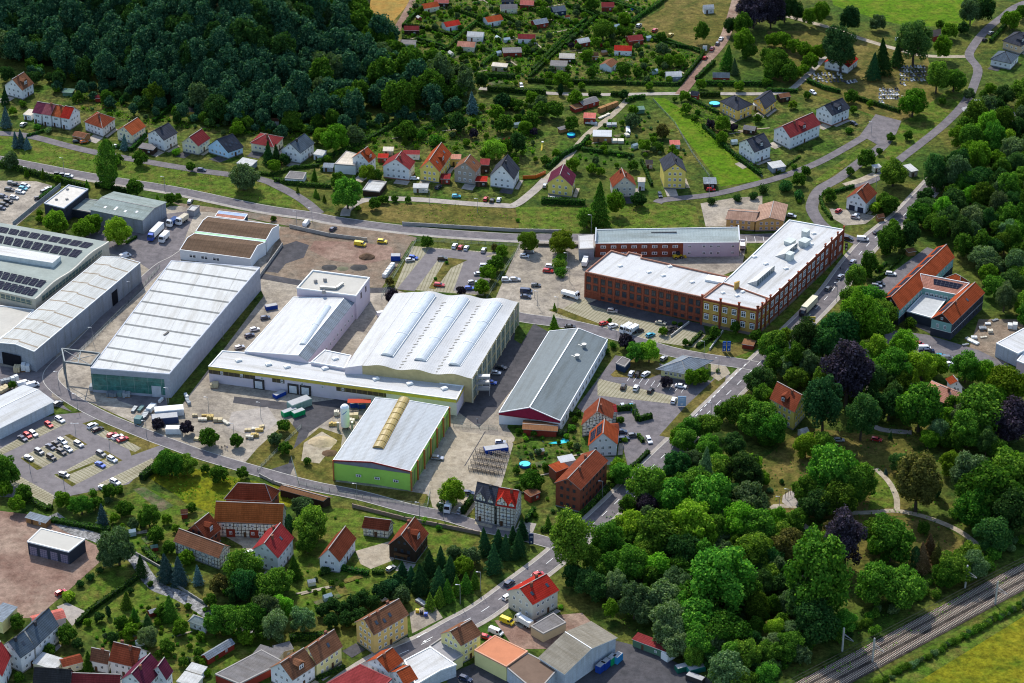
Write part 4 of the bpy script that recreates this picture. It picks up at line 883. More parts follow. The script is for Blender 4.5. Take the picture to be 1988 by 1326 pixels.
facade(R,A,B,h,12,(h*.71,h*.33),2.5,3.1,'white',6,RB,peak=.1); facade(R,B,C2,h,4,(h*.72,h*.34),2.0,2.6,'white',3,RB,peak=1.2)
GLZ=lines('monitor_glazing',(.10,.13,.14),(.6,.6,.58),1.6,0,.12,.2,0,.5)
def monitor(p0,p1,wd,hz):
    a,c=P(p0,h),P(p1,h); d=(c-a).normalized(); o=Vector((d.y,-d.x,0)); z=h-.4; b=MB()
    f0,f1=a,c; k0,k1=a-o*wd,c-o*wd
    b.face([(f0.x,f0.y,z),(f1.x,f1.y,z),(f1.x,f1.y,z+hz),(f0.x,f0.y,z+hz)],1); b.face([(f0.x,f0.y,z+hz),(f1.x,f1.y,z+hz),(k1.x,k1.y,z+.02),(k0.x,k0.y,z+.02)],0)
    for q,e in ((f0,k0),(f1,k1)): b.face([(q.x,q.y,z),(q.x,q.y,z+hz),(e.x,e.y,z+.02)],0)
    b.build('roof_monitor',[WHITEROOF,GLZ],RO,loc=R['o'])
monitor(z3(612,730),z3(775,590),4.5,2.6); monitor(z3(868,480),z3(985,380),4.5,2.6)
for q,hh in (([z3(985,345),z3(1040,390),z3(1090,360),z3(1085,310)],2.4),([z3(865,325),z3(870,355),z3(960,350),z3(970,320)],1.6),([z3(870,470),z3(905,510),z3(942,505),z3(940,450)],3),([z3(1028,275),z3(1050,292),z3(1082,285),z3(1080,240)],3)):
    c=Vector((sum(x for x,y in q)/4,sum(y for x,y in q)/4)); p=P((c.x,c.y),h); b=MB(); s=4.2 if hh<3 else 3; b.box((p.x,p.y,h-.4+hh/2),(s,s*.8,hh),.9); b.box((p.x,p.y,h-.36+hh),(s+.4,s*.8+.4,.12),.9); b.build('vent_housing',[plain('pale_metal',(.50,.53,.50),.6)],RO,loc=R['o'])
for x,y in ((695,535),(880,577),(1110,355),(1135,255),(590,470)): p=z3(x,y); hood(R,RO,'f',p[0],p[1],h-.4,2,1.4,.5)
# long office and workshop behind it
R,w,k,RO=roofmesh('long_workshop','long two storey workshop, half red brick half lilac, with pale metal roof','workshop',[(470,158,6.8),(1313,152,6.8),(1306,64,10),(474,78,10)],[(0,1,2,3)],BRK,lines('pale_green_roof',(.40,.45,.42),(.33,.38,.35),1.2,0,.1,.5),'b3')
A,B=w[0],w[1]; d=(B-A).normalized(); L=(B-A).length; o=Vector((d.y,-d.x,0)); rz=math.atan2(d.y,d.x)
M1=A+d*(L*.61)
b=MB(); q=M1+o*.06; e=B+o*.06; b.face([(q.x,q.y,0),(e.x,e.y,0),(e.x,e.y,A.z-.2),(q.x,q.y,A.z-.2)]); b.build('lilac_render',[wallm('lilac')],R)
for z in (1.9,5.1): winrow(R,A+o*.02,M1+o*.02,z,2.3,1.3,8,'white',out=o); winrow(R,M1+o*.08,B+o*.08,z,1.3,1.1,7,'white',out=o,skip=(1,5))
for e in (A,B): b=MB(); e2=e+(w[3]-w[0] if e is A else w[2]-w[1]); b.bar((e.x,e.y,A.z+.6),(e2.x,e2.y,e2.z+.6),.5,0,1.4); b.build('fire_wall',[WHITETRIM],R)
b=MB(); p=P(T('b3',(870,100)),8.5); b.box((p.x,p.y,9.2),(11,1.0,.3),rz); b.build('roof_grille',[DARKP],RO,loc=R['o'])
block('workshop_annex','low annex with white roof at left end of the long workshop','annex',[(370,110),(462,104),(462,186),(374,190)],5.5,'steel',WHITEROOF2,'b3',.1)
# tower block + white gabled hall + low front strip + wavy hall
R,w,h,RO=block('tower_block','square white flat roofed block with brown stained roof','building',[(230,417),(322,313),(655,356),(576,463)],11,'lilac',plain('stained_white_roof',(.44,.42,.37),.8,.3,0,.1,.12),'b2',.6,rim=WHITETRIM)
A,B=P(T('b2',(576,463)),h),P(T('b2',(655,356)),h); winrow(R,A,B,h-3,1.2,2.6,2,'dark',3,2,out=Vector(((B-A).y,-(B-A).x,0)))
for x,y in ((340,388),(395,380),(388,450)): hood(R,RO,'b2',x,y,h-.6,1.3,1,1.2,FASCIA)
b=MB(); ps=[P(T('b2',q),h-.3) for q in ((365,418),(460,425),(500,395))]
b.bar(ps[0]+Vector((0,0,.4)),ps[1]+Vector((0,0,.4)),.9); b.bar(ps[1]+Vector((0,0,.4)),ps[2]+Vector((0,0,.4)),.9); b.build('ventilation_duct',[plain('zinc',(.42,.42,.40),.5,.4,.5)],RO,loc=R['o'])
R,w,k,RO=roofmesh('asymmetric_hall','white roofed hall with one dark slope in front of tower block','hall',
 [(-75,790,7.5),(237,813,9.6),(292,850,7.5),(568,505,7.5),(505,480,9.6),(212,472,7.5)],[(0,1,4,5)],'lilac',WHITEROOF2,'b2')
b=MB(); b.face([w[1],w[2],w[3],w[4]]); b.build('grey_slope',[roofm('bluegrey')],RO,loc=R['o'])
b=MB(); 
for a,c in ((1,2),(2,3),(3,4)): b.face([(w[a].x,w[a].y,0),(w[c].x,w[c].y,0),(w[c].x,w[c].y,w[c].z-.02),(w[a].x,w[a].y,w[a].z-.02)])
b.build('wall',[wallm('lilac')],R); winrow(R,w[2],w[3],3.2,1.2,1.4,12,'white',out=Vector(((w[3]-w[2]).y,-(w[3]-w[2]).x,0)))
def barrel(par,RO,a,c,wd,z,mat,name='barrel_skylight',flat=.62,rib=8):
    """a,c: ends of the axis (world)"""
    b=MB(); d=(c-a); L=d.length; d.normalize(); o=Vector((d.y,-d.x,0)); N=8
    pr=[(math.cos(math.pi*i/N)*wd/2,math.sin(math.pi*i/N)*wd/2*flat) for i in range(N+1)]
    for i in range(N):
        (x0,z0),(x1,z1)=pr[i],pr[i+1]; p=[a+o*x0,c+o*x0,c+o*x1,a+o*x1]
        b.face([(p[0].x,p[0].y,z+.3+z0),(p[1].x,p[1].y,z+.3+z0),(p[2].x,p[2].y,z+.3+z1),(p[3].x,p[3].y,z+.3+z1)],0)
    for e in (a,c): b.face([(e.x+o.x*x,e.y+o.y*x,z+.3+zz) for x,zz in pr],1)
    for s in (-1,1):
        p,q=a+o*s*(wd/2+.1),c+o*s*(wd/2+.1); b.bar((p.x,p.y,z+.15),(q.x,q.y,z+.15),.25,1,.5)
    n=int(L/rib)
    for k in range(1,n):
        e=a+d*(L*k/n)
        for i in range(N): (x0,z0),(x1,z1)=pr[i],pr[i+1]; b.bar((e.x+o.x*x0,e.y+o.y*x0,z+.33+z0),(e.x+o.x*x1,e.y+o.y*x1,z+.33+z1),.22,1,.2)
    return b.build(name,mat,RO,loc=par['o'])
POLYC=lines('polycarbonate',(.46,.50,.52),(.30,.33,.35),1.05,0,.09,.22,0,.55,var=.12)
BRASS=lines('amber_polycarbonate',(.34,.25,.07),(.24,.17,.05),1.05,0,.1,.3,0,.5,var=.12)
a,c=P(T('b2',(265,752)),9.3*k),P(T('b2',(412,530)),9.3*k); barrel(R,RO,a,c,3.0,9.0*k,[POLYC,WHITETRIM],rib=14)
R,w,h,RO=block('loading_strip','long low white roofed front wing with mustard fascia and loading docks','building',
 [(1220-1507*0,875),(2672,1070),(2712,990),(2122,905),(2017,890),(1797,850),(1507,800),(1300,785)],7,'lilac',WHITEROOF,'b1',.35,rim=WHITETRIM)
A,B=P(T('b1',(1220,875)),h),P(T('b1',(2672,1070)),h); d=(B-A).normalized(); L=(B-A).length; o=Vector((d.y,-d.x,0)); rz=math.atan2(d.y,d.x)
b=MB(); q,e=A+o*.25,B+o*.25; b.face([(q.x,q.y,h-1.5),(e.x,e.y,h-1.5),(e.x,e.y,h-.2),(q.x,q.y,h-.2)]); b.face([(q.x,q.y,h-1.5),(e.x,e.y,h-1.5),(B.x,B.y,h-1.5),(A.x,A.y,h-1.5)])
C2=P(T('b1',(2712,990)),h); q2=Vector(((C2-B).y,-(C2-B).x,0)).normalized()*.25; b.face([(B.x+q2.x,B.y+q2.y,h-1.5),(C2.x+q2.x,C2.y+q2.y,h-1.5),(C2.x+q2.x,C2.y+q2.y,h-.2),(B.x+q2.x,B.y+q2.y,h-.2)])
b.build('mustard_fascia',[plain('mustard_paint',(.50,.40,.09),.6)],R)
b=MB()
for s0,s1 in ((.0,.19),(.26,.31),(.52,.72)):
    q,e=A+d*L*s0+o*.06,A+d*L*s1+o*.06; b.face([(q.x,q.y,h-3.4),(e.x,e.y,h-3.4),(e.x,e.y,h-1.5),(q.x,q.y,h-1.5)])
b.build('dark_window_band',[lines('brown_window_band',(.08,.065,.045),(.30,.25,.12),2.2,0,.06,.4)],R)
winrow(R,A+o*.08,A+d*L*.6+o*.08,h-2.4,1.0,1.3,7,'white',out=o)
for s in (.205,.345,.395):
    p=A+d*L*s+o*.2; b=MB(); b.box((p.x,p.y,2.2),(4.4,.5,4.4),rz,0); b.box((p.x+o.x*.35,p.y+o.y*.35,2.1),(3.0,.1,3.2),rz,1); b.build('loading_dock',[DARKP,plain('dock_door',(.55,.56,.58))],R)
for x,y in ((1571,868),(1680,882),(1902,892),(2200,954),(2398,982),(2600,1010),(1396,845)): hood(R,RO,'b1',x,y,h-.3,2.4,1.8,.6)
R2,w2,h2,RO2=block('link_block','small white roofed link between the gabled hall and wavy hall','building',[(312,850),(392,780),(548,812),(512,886)],8,'lilac',WHITEROOF,'b2',.3,rim=WHITETRIM)
hood(R2,RO2,'b2',455,835,h2-.3,2.4,1.8,.6)
# wavy hall
k=hcorr(640); H=11*k
FL,FR,BR,BL=[P(T('b2',p),H) for p in ((612,866),(1255,942),(1525,494),(918,436))]
AL,AB_=P(T('b2',(510,886)),H*.86),P(T('b2',(800,452)),H*.86)
R=root('wavy_hall',[FL,FR,BR,BL],'big white hall with wavy roof and three barrel skylights','hall')
NN=48; b=MB(); wb=MB()
def wv(s): return H+.55*math.cos(s*3*2*math.pi+math.pi)*1.0
rows=[(FL.lerp(FR,i/NN),BL.lerp(BR,i/NN),wv(i/NN)) for i in range(NN+1)]
for i in range(NN):
    (a,c,z),(a2,c2_,z2)=rows[i],rows[i+1]; b.face([(a.x,a.y,z),(a2.x,a2.y,z2),(c2_.x,c2_.y,z2),(c.x,c.y,z)])
    wb.face([(a.x,a.y,0),(a2.x,a2.y,0),(a2.x,a2.y,z2-.02),(a.x,a.y,z-.02)],0); wb.face([(c.x,c.y,0),(c2_.x,c2_.y,0),(c2_.x,c2_.y,z2-.02),(c.x,c.y,z-.02)],0)
wb.face([(FR.x,FR.y,0),(BR.x,BR.y,0),(BR.x,BR.y,H-.5),(FR.x,FR.y,H-.5)],0)
RO=b.build('roof',[WHITEROOF],R); wb.build('wall',[plain('ochre_panel',(.44,.36,.20),.7)],R)
b=MB(); b.face([(AL.x,AL.y,AL.z),(FL.x,FL.y,H-.5),(BL.x,BL.y,H-.5),(AB_.x,AB_.y,AL.z)]); b.build('aisle_roof',[WHITEROOF],R)
b=MB(); b.face([(AL.x,AL.y,0),(AB_.x,AB_.y,0),(AB_.x,AB_.y,AL.z-.02),(AL.x,AL.y,AL.z-.02)]); b.face([(AL.x,AL.y,0),(FL.x,FL.y,0),(FL.x,FL.y,H-.52),(AL.x,AL.y,AL.z-.02)]); b.face([(AB_.x,AB_.y,0),(BL.x,BL.y,0),(BL.x,BL.y,H-.52),(AB_.x,AB_.y,AL.z-.02)]); b.build('aisle_wall',[wallm('lilac')],R)
for q in (((757,822),(1010,466)),((952,850),(1205,490)),((1152,878),(1397,516))):
    a,c=P(T('b2',q[0]),H),P(T('b2',q[1]),H); barrel(R,RO,a,c,4.8,H+.3,[POLYC,WHITETRIM],flat=.42,rib=14)
d=(BR-FR).normalized(); L=(BR-FR).length; o=Vector((d.y,-d.x,0)); 
if o.x<0: o=-o
GB=lines('hall_glazing',(.07,.12,.12),(.52,.47,.30),2.5,0,.1,.3,0,.5,both=(1.7,.08))
b=MB()
for i in range(10):
    p=FR+d*L*(i+.12)/10+o*.05; e=FR+d*L*(i+.88)/10+o*.05
    for z0,z1 in ((.8,H*.42),(H*.5,H*.85)): b.face([(p.x,p.y,z0),(e.x,e.y,z0),(e.x,e.y,z1),(p.x,p.y,z1)])
b.build('glazing',[GB],R)
for i in range(11): b=MB(); p=FR+d*L*i/10+o*.15; b.box((p.x,p.y,H/2-.3),(.5,.5,H-.6),math.atan2(d.y,d.x)); b.build('pilaster',[plain('cream_pilaster',(.56,.52,.38))],R)
for i in range(2):
    b=MB()
    for j in range(24): p=FL.lerp(FR,(i+1)/3).lerp(BL.lerp(BR,(i+1)/3),.03+.9*j/24); b.box((p.x,p.y,wv((i+1)/3)+.06),(.7+.6*((j*7)%3),.5,.08),.3)
    b.build('gutter_stains',[plain('gutter_dirt',(.22,.21,.18))],RO,loc=R['o'])
c=pix((FL+BR)/2); LANDMARKS.append((c[0],c[1],'wavy white hall'))
# steel stair tower at the hall corner
p0=P(T('b2',(1320,1040)),0); R=root('steel_stair',[p0],'grey steel stair tower with platforms at the corner of wavy hall','stair tower'); b=MB()
for sx in (-2.5,2.5):
    for sy in (-1.5,1.5): b.bar((p0.x+sx,p0.y+sy,0),(p0.x+sx,p0.y+sy,8),.2)
b.build('posts',[plain('galvanised',(.36,.37,.38),.5,.4,.4)],R)
for z in (2.7,5.4,8): b=MB(); b.box((p0.x,p0.y,z),(5.4,3.4,.15)); b.box((p0.x,p0.y-1.7,z+.5),(5.4,.06,.9)); b.box((p0.x+2.7,p0.y,z+.5),(.06,3.4,.9)); b.build('platform',[MATS['galvanised']],R)
# solar hall, upper left
k=hcorr(560); H=10.5*k
def sh(x,y,z=0): return P(T('b1',(x,y)),H+z)
FR,BR,FL,BL=sh(205,487),sh(635,150),sh(-320,365),sh(-320,-20)
R=root('solar_hall',[FR,BR,FL,BL],'wide grey green hall with rows of solar panels and long rooflights','hall'); b=MB(); wb=MB(); NN=28
def wz(s): return H+1.1*(.5-.5*math.cos(s*4*math.pi))
for i in range(NN):
    s,s2=i/NN,(i+1)/NN; a,c,a2,c2_=FL.lerp(BL,s),FR.lerp(BR,s),FL.lerp(BL,s2),FR.lerp(BR,s2)
    b.face([(a.x,a.y,wz(s)),(c.x,c.y,wz(s)),(c2_.x,c2_.y,wz(s2)),(a2.x,a2.y,wz(s2))]); wb.face([(c.x,c.y,0),(c2_.x,c2_.y,0),(c2_.x,c2_.y,wz(s2)-.02),(c.x,c.y,wz(s)-.02)])
wb.face([(FL.x,FL.y,0),(FR.x,FR.y,0),(FR.x,FR.y,H-.02),(FL.x,FL.y,H-.02)]); RO=b.build('roof',[plain('moss_grey_roof',(.27,.30,.27),.8,.2,0,.12,.1)],R); wb.build('wall',[plain('sand_panel',(.45,.41,.33))],R)
b=MB()
for i in range(NN): s,s2=i/NN,(i+1)/NN; c,c2_=FR.lerp(BR,s),FR.lerp(BR,s2); b.bar((c.x,c.y,wz(s)+.1),(c2_.x,c2_.y,wz(s2)+.1),.6,0,.5)
b.build('verge_trim',[plain('sand_trim',(.52,.49,.42))],R)
b=MB(); o=Vector(((BR-FR).y,-(BR-FR).x,0)).normalized()*.06; a,c=FR.lerp(BR,.08)+o,FR.lerp(BR,.9)+o; b.face([(a.x,a.y,H-3.2),(c.x,c.y,H-3.2),(c.x,c.y,H-1.0),(a.x,a.y,H-1.0)]); a,c=FL.lerp(FR,.1),FL.lerp(FR,.96); o=Vector(((c-a).y,-(c-a).x,0)).normalized()*.06; b.face([(a.x+o.x,a.y+o.y,H-3),(c.x+o.x,c.y+o.y,H-3),(c.x+o.x,c.y+o.y,H-.9),(a.x+o.x,a.y+o.y,H-.9)]); b.build('window_band',[GB],R)
for s0,s1 in ((.03,.12),(.15,.24),(.66,.76),(.82,.92)):
    b=MB(); n=14
    for i in range(n):
        for u in ((i+.05)/n,):
            u1=(i+.9)/n; pts=[]
            for ss,uu in ((s0,u),(s0,u1),(s1,u1),(s1,u)):
                a=FL.lerp(BL,ss).lerp(FR.lerp(BR,ss),uu*.93+.02); pts.append((a.x,a.y,wz(ss)+.45 if ss==s1 else wz(ss)+.15))
            b.face(pts)
    b.build('solar_array',[SOLAR],RO,loc=R['o'])
def longbox(par,RO,pts,z0,z1,t,name,mats):
    w=[P(T(t,p),z1) for p in pts]; b=MB(); b.prism([(v.x,v.y) for v in w],z0,z1,1,mt=0); b.build(name,mats,RO,loc=par['o'])
longbox(R,RO,[(-300,120),(355,232),(308,272),(-300,180)],H,H+2.4,'b1','rooflight_monitor',[WHITEROOF2,plain('pale_metal2',(.5,.53,.52))])
c=pix(FR.lerp(BL,.5)); LANDMARKS.append((c[0],c[1],'solar hall'))
block('flat_annex','white flat roofed annex in front of solar hall at left edge','building',[(-200,500),(0,520),(200,545),(85,655),(0,712),(-200,780)],6.2,'lilac',plain('stained_white_roof',(.44,.42,.37)),'b1',.3,rim=WHITETRIM)
# grey sided hall with rusty stains
R,w,k,RO=roofmesh('grey_side_hall','long hall with white ribbed roof, rust brown stain and grey sides','hall',[(200,791,9),(90,748,9.9),(-22,738,9),(600,235,9),(705,240,9.9),(820,271,9)],[(0,1,4,5),(1,2,3,4)],'steel',
  lines('ribbed_white_roof',(.40,.41,.39),(.22,.18,.13),8.6,0,.1,.5,both=(1.0,.06),var=.1),'b1')
b=MB(); A,B=w[2].lerp(w[0],.12),w[2].lerp(w[0],.62); o=Vector(((w[0]-w[2]).y,-(w[0]-w[2]).x,0)).normalized()*.07; b.face([(A.x+o.x,A.y+o.y,.1),(B.x+o.x,B.y+o.y,.1),(B.x+o.x,B.y+o.y,5.6),(A.x+o.x,A.y+o.y,5.6)]); b.build('hall_door',[plain('dark_opening',(.012,.013,.018))],R); b=MB()
A,B=w[0].lerp(w[5],.71),w[0].lerp(w[5],.765); o=Vector(((w[5]-w[0]).y,-(w[5]-w[0]).x,0)).normalized()*.07; b.face([(A.x+o.x,A.y+o.y,.1),(B.x+o.x,B.y+o.y,.1),(B.x+o.x,B.y+o.y,6.5),(A.x+o.x,A.y+o.y,6.5)])
b.build('hall_door',[plain('dark_opening',(.012,.013,.018))],R)
# big white warehouse
R,w,h,RO=block('white_warehouse','very long pale roofed warehouse with green glazed front, beside gantry frame','warehouse',[(530,886),(990,921),(1520,297),(1002,258)],10.6,plain('grey_metal_wall',(.30,.32,.36),.5,.4),BANDROOF,'b1',.12,rim=plain('pale_trim',(.46,.48,.52)))
me=RO.data; uvl=me.uv_layers[0].data
# lay the bands across the length
pA,pB,pC=P(T('b1',(530,886)),h),P(T('b1',(990,921)),h),P(T('b1',(1520,297)),h)
for lp in me.loops:
    v=Vector(me.vertices[lp.vertex_index].co)+Vector(R['o']); dd=(pC-pB).normalized(); q=(v-pB); uvl[lp.index].uv=(q.dot((pB-pA).normalized())+500*15/15+4, q.dot(dd)+498-0.5)
d=(pB-pA).normalized(); L=(pB-pA).length; o=Vector((d.y,-d.x,0)); b=MB(); q,e=pA+o*.06,pA+d*L*.93+o*.06; b.face([(q.x,q.y,1.2),(e.x,e.y,1.2),(e.x,e.y,h-2.6),(q.x,q.y,h-2.6)]); b.build('glazed_front',[lines('green_glazing',(.05,.15,.13),(.16,.24,.22),5.5,0,.03,.25,0,.5,both=(3.4,.03),var=.5)],R)
b=MB(); p=pA+d*L*.76+o*.1; e=pA+d*L*.88+o*.1; b.face([(p.x,p.y,0),(e.x,e.y,0),(e.x,e.y,5),(p.x,p.y,5)]); b.build('roller_door',[plain('pale_door',(.40,.42,.45))],R)
p=P(T('b1',(973,686)),h); b=MB(); b.box((p.x,p.y,h+.1),(.8,3,.25),-.5); b.build('roof_slot',[DARKP],RO,loc=R['o'])
# gantry frame
k=hcorr(740); H=10.5*k; q=[P(T('b1',p),H) for p in ((362,776),(585,803),(532,872),(378,852))]
R=root('gantry_frame',q,'open steel gantry frame on posts beside white warehouse','gantry'); GS=plain('gantry_steel',(.16,.18,.19),.6,.4,.3)
b=MB()
for i in range(4):
    a,c=q[i],q[(i+1)%4]; b.bar(a,c,.45,0,.8)
b.bar(q[0],q[2],.2); b.bar(q[1],q[3],.2); b.bar(q[0].lerp(q[1],.5),q[3].lerp(q[2],.5),.3); b.build('frame',[GS],R)
for v in (q[0],q[3],q[2]): b=MB(); b.bar((v.x,v.y,0),(v.x,v.y,H),.5); b.build('post',[GS],R)
# green hall with amber skylight
R,w,k,RO=roofmesh('green_hall','lime green walled hall with white ribbed roof and amber barrel skylight','hall',[(443,22,8),(668,32,9),(893,86,8),(1118,-288,8),(900,-324,9),(690,-342,8)],[(0,1,4,5),(1,2,3,4)],'green',
  lines('grey_white_sheet',(.37,.39,.40),(.28,.30,.31),.9,0,.22,.5,var=.08),'c2')
a,c=P(T('c2',(705,-50)),9.2*k),P(T('c2',(860,-340)),9.2*k); barrel(R,RO,a,c,3.8,9.0*k-.2,[BRASS,plain('amber_rib',(.30,.22,.10))],rib=4,flat=.5)
A,B=w[0],w[2]; o=Vector(((B-A).y,-(B-A).x,0)).normalized(); b=MB(); b.face([(A.x+o.x*.06,A.y+o.y*.06,A.z-1.2),(B.x+o.x*.06,B.y+o.y*.06,B.z-1.2),(B.x+o.x*.06,B.y+o.y*.06,B.z-.3),(w[1].x+o.x*.06,w[1].y+o.y*.06,w[1].z-.3),(A.x+o.x*.06,A.y+o.y*.06,A.z-.3)]); b.build('grey_fascia',[plain('grey_fascia',(.17,.17,.19))],R)
b=MB(); b.bar(A+o*.3,w[1]+o*.3,.3,0,.5); b.bar(w[1]+o*.3,B+o*.3,.3,0,.5); b.build('red_verge',[plain('red_verge',(.22,.04,.035))],R)
winrow(R,A+o*.05,B+o*.05,3.4,2.0,1.0,3,'white',6,2,out=o)
d=(w[3]-w[2]).normalized(); L=(w[3]-w[2]).length; o2=Vector((d.y,-d.x,0)); 
for i in range(7): b=MB(); p=w[2]+d*L*i/6+o2*.35; b.box((p.x,p.y,w[2].z/2),(.55,.55,w[2].z),math.atan2(d.y,d.x)); b.build('column',[plain('orange_column',(.42,.16,.06))],R)
b=MB(); b.box((w[0].x-.1,w[0].y-.3,w[0].z/2),(.5,.5,w[0].z)); b.build('column',[plain('orange_column',(.42,.16,.06))],R)
b=MB()
for i in range(6):
    p=w[2]+d*L*(i+.15)/6+o2*.06; e=w[2]+d*L*(i+.85)/6+o2*.06; b.face([(p.x,p.y,.3),(e.x,e.y,.3),(e.x,e.y,w[2].z-2),(p.x,p.y,w[2].z-2)])
b.build('side_glazing',[lines('hall_side_glass',(.10,.20,.06),(.42,.40,.12),1.8,0,.3,.4)],R)
# grey gabled hall
R,w,k,RO=roofmesh('grey_roof_hall','long grey roofed hall with maroon gable and white ridge','hall',[(-95,1148,5),(85,1118,7.6),(265,1196,5),(541,722,5),(370,655,7.6),(200,672,5)],[(0,1,4,5),(1,2,3,4)],'white',GREYROOF,'b3')
b=MB(); b.bar(w[1]+UPV*.1,w[4]+UPV*.1,.5,0,.2); b.build('ridge_cap',[WHITETRIM],RO,loc=R['o'])
A,B=w[0],w[2]; o=Vector(((B-A).y,-(B-A).x,0)).normalized()*.07; b=MB(); b.face([(A.x+o.x,A.y+o.y,A.z-1),(B.x+o.x,B.y+o.y,B.z-1),(B.x+o.x,B.y+o.y,B.z-.1),(w[1].x+o.x,w[1].y+o.y,w[1].z-.15),(A.x+o.x,A.y+o.y,A.z-.1)]); b.build('maroon_gable',[plain('maroon_panel',(.23,.02,.04))],R)
winrow(R,w[2],w[3],2.6,2.2,2.4,14,'white',out=Vector(((w[3]-w[2]).y,-(w[3]-w[2]).x,0)))
for x,y in ((403,768),(363,832)):
    p=P(T('b3',(x,y)),6.2*k); b=MB(); b.cyl((p.x,p.y),.75,p.z-.3,p.z+1.5,12); b.cyl((p.x,p.y),1.0,p.z+1.3,p.z+1.7,12); e=w[1].lerp(w[4],.76 if y<800 else .62); 
    b.build('roof_fan',[MATS['zinc'],],RO,loc=R['o'])
    a=P(T('b3',(x-70,y-30)),6.9*k); b=MB(); b.bar((a.x,a.y,a.z+.1),(p.x,p.y,p.z+.3),.4); b.build('roof_duct',[MATS['zinc']],RO,loc=R['o'])
gable('canopy','wooden canopy with brown roof before the white hall front','canopy',(250,1258),(255,1205),(40,1245),3,3.4,'gable','redwood','rustbrown',dict(nowin=1,ov=.6),t='b3')
# pavilion
gable('pavilion','low pavilion with pyramid like grey metal roof beside car park','pavilion',(1003,925),(822,893),(1163,842),3.6,6.2,'hip','paleyellow','bluegrey',dict(ov=1.2,hipf=.95),t='b3')
block('small_garage','small dark garage near trees beside long grey roofed hall','garage',[(590,857),(627,820),(676,838),(642,878)],3,'navy','felt','b3',.15)
# office block, links
R,w,h,RO=block('office_block','flat roofed dark office block by the upper left car park','office',[(258,1187),(373,1217),(515,1105),(400,1080)],7.6,'darkclad',plain('light_roof_gravel',(.55,.52,.46)),'a1',.4,rim=plain('pale_trim',(.46,.48,.52)))
A,B,C2=P(T('a1',(258,1187)),h),P(T('a1',(373,1217)),h),P(T('a1',(515,1105)),h)
for z in (2.2,5.4): winrow(R,B,C2,z,2.0,1.2,6,'dark',out=Vector(((C2-B).y,-(C2-B).x,0)))
for x,y in ((395,1110),(330,1170),(392,1168)): hood(R,RO,'a1',x,y,h-.4,1.2,1,.5,FASCIA)
block('office_link','low glazed link between dark office block and grey warehouse','building',[(412,1218),(528,1240),(577,1170),(483,1158)],4.2,'darkclad','greygreen','a1',.2)
# brown twin shed
kk=hcorr(440)
def tw(name,lab,pts,z):
    R,w,k,RO=roofmesh(name,lab,'storage hall',[(*z5_(x,y),zz) for x,y,zz in pts],[(0,1,2,3),(3,2,5,4)],'white',lines('corrugated_brown',(.13,.085,.055),(.09,.06,.04),1.6,0,.12,.9,both=(2.2,.06),var=.2),'f'); return R,w
R,w=tw('storage_hall','front half of brown corrugated double hall with white barred windows',[(65,745,4.6),(1035,870,4.6),(1135,690,6.6),(170,580,6.6),(265,520,6.0),(1245,640,6.0)],0)
winrow(R,w[0],w[0].lerp(w[1],.66),2.4,3.6,1.6,3,'white',3,2,out=Vector(((w[1]-w[0]).y,-(w[1]-w[0]).x,0)))
R,w=tw('storage_hall','rear half of brown corrugated double hall, behind green gutter strip',[(285,490,6.0),(1255,610,6.0),(1340,455,7.6),(385,340,7.6),(450,290,6.4),(1430,405,6.4)],0)
b=MB(); q=[P(z5_(*p),6.02*kk) for p in ((262,515),(1240,640),(1255,608),(285,488))]; b.face(q); b.build('green_gutter',[plain('green_sheet',(.36,.58,.36))],R)
R,w,k,RO=roofmesh('low_shed','low shed with pale blue and salmon striped roof behind brown hall','shed',[(*z5_(550,285),3),(*z5_(945,335),3),(*z5_(998,255),3.6),(*z5_(600,210),3.6)],[(0,1,2,3)],'navy','salmon','f')
a=[w[3].lerp(w[0],.45),w[2].lerp(w[1],.45),w[2],w[3]]; b=MB(); b.face([v+UPV*.04 for v in a]); b.build('blue_stripe',[plain('pale_blue_sheet',(.36,.44,.60))],RO,loc=R['o'])
block('kiosk','small open grey kiosk by the upper road','shelter',[z5_(165,190),z5_(262,208),z5_(335,135),z5_(225,125)],3,'steel','lightgrey')
# black hall lower left
R,w,h,RO=block('black_garage','black flat roofed garage hall with four glazed doors on red gravel','garage',[(160,496),(402,556),(496,482),(240,418)],5,'darkclad',plain('off_white_roof',(.44,.42,.37),.7,.3,0,.06,.1),'c1',.2,rim=WHITETRIM)
A,B=P(T('c1',(160,496)),h),P(T('c1',(402,556)),h); d=(B-A).normalized(); L=(B-A).length; o=Vector((d.y,-d.x,0))*.06
DG=lines('glazed_garage_door',(.13,.12,.17),(.36,.28,.33),.9,0,.1,.4,0,.4,both=(.8,.12))
for i in range(4):
    b=MB(); p,e=A+d*L*(i+.15)/4+o,A+d*L*(i+.85)/4+o; b.face([(p.x,p.y,.05),(e.x,e.y,.05),(e.x,e.y,3.6),(p.x,p.y,3.6)]); b.build('garage_door',[DG],R)
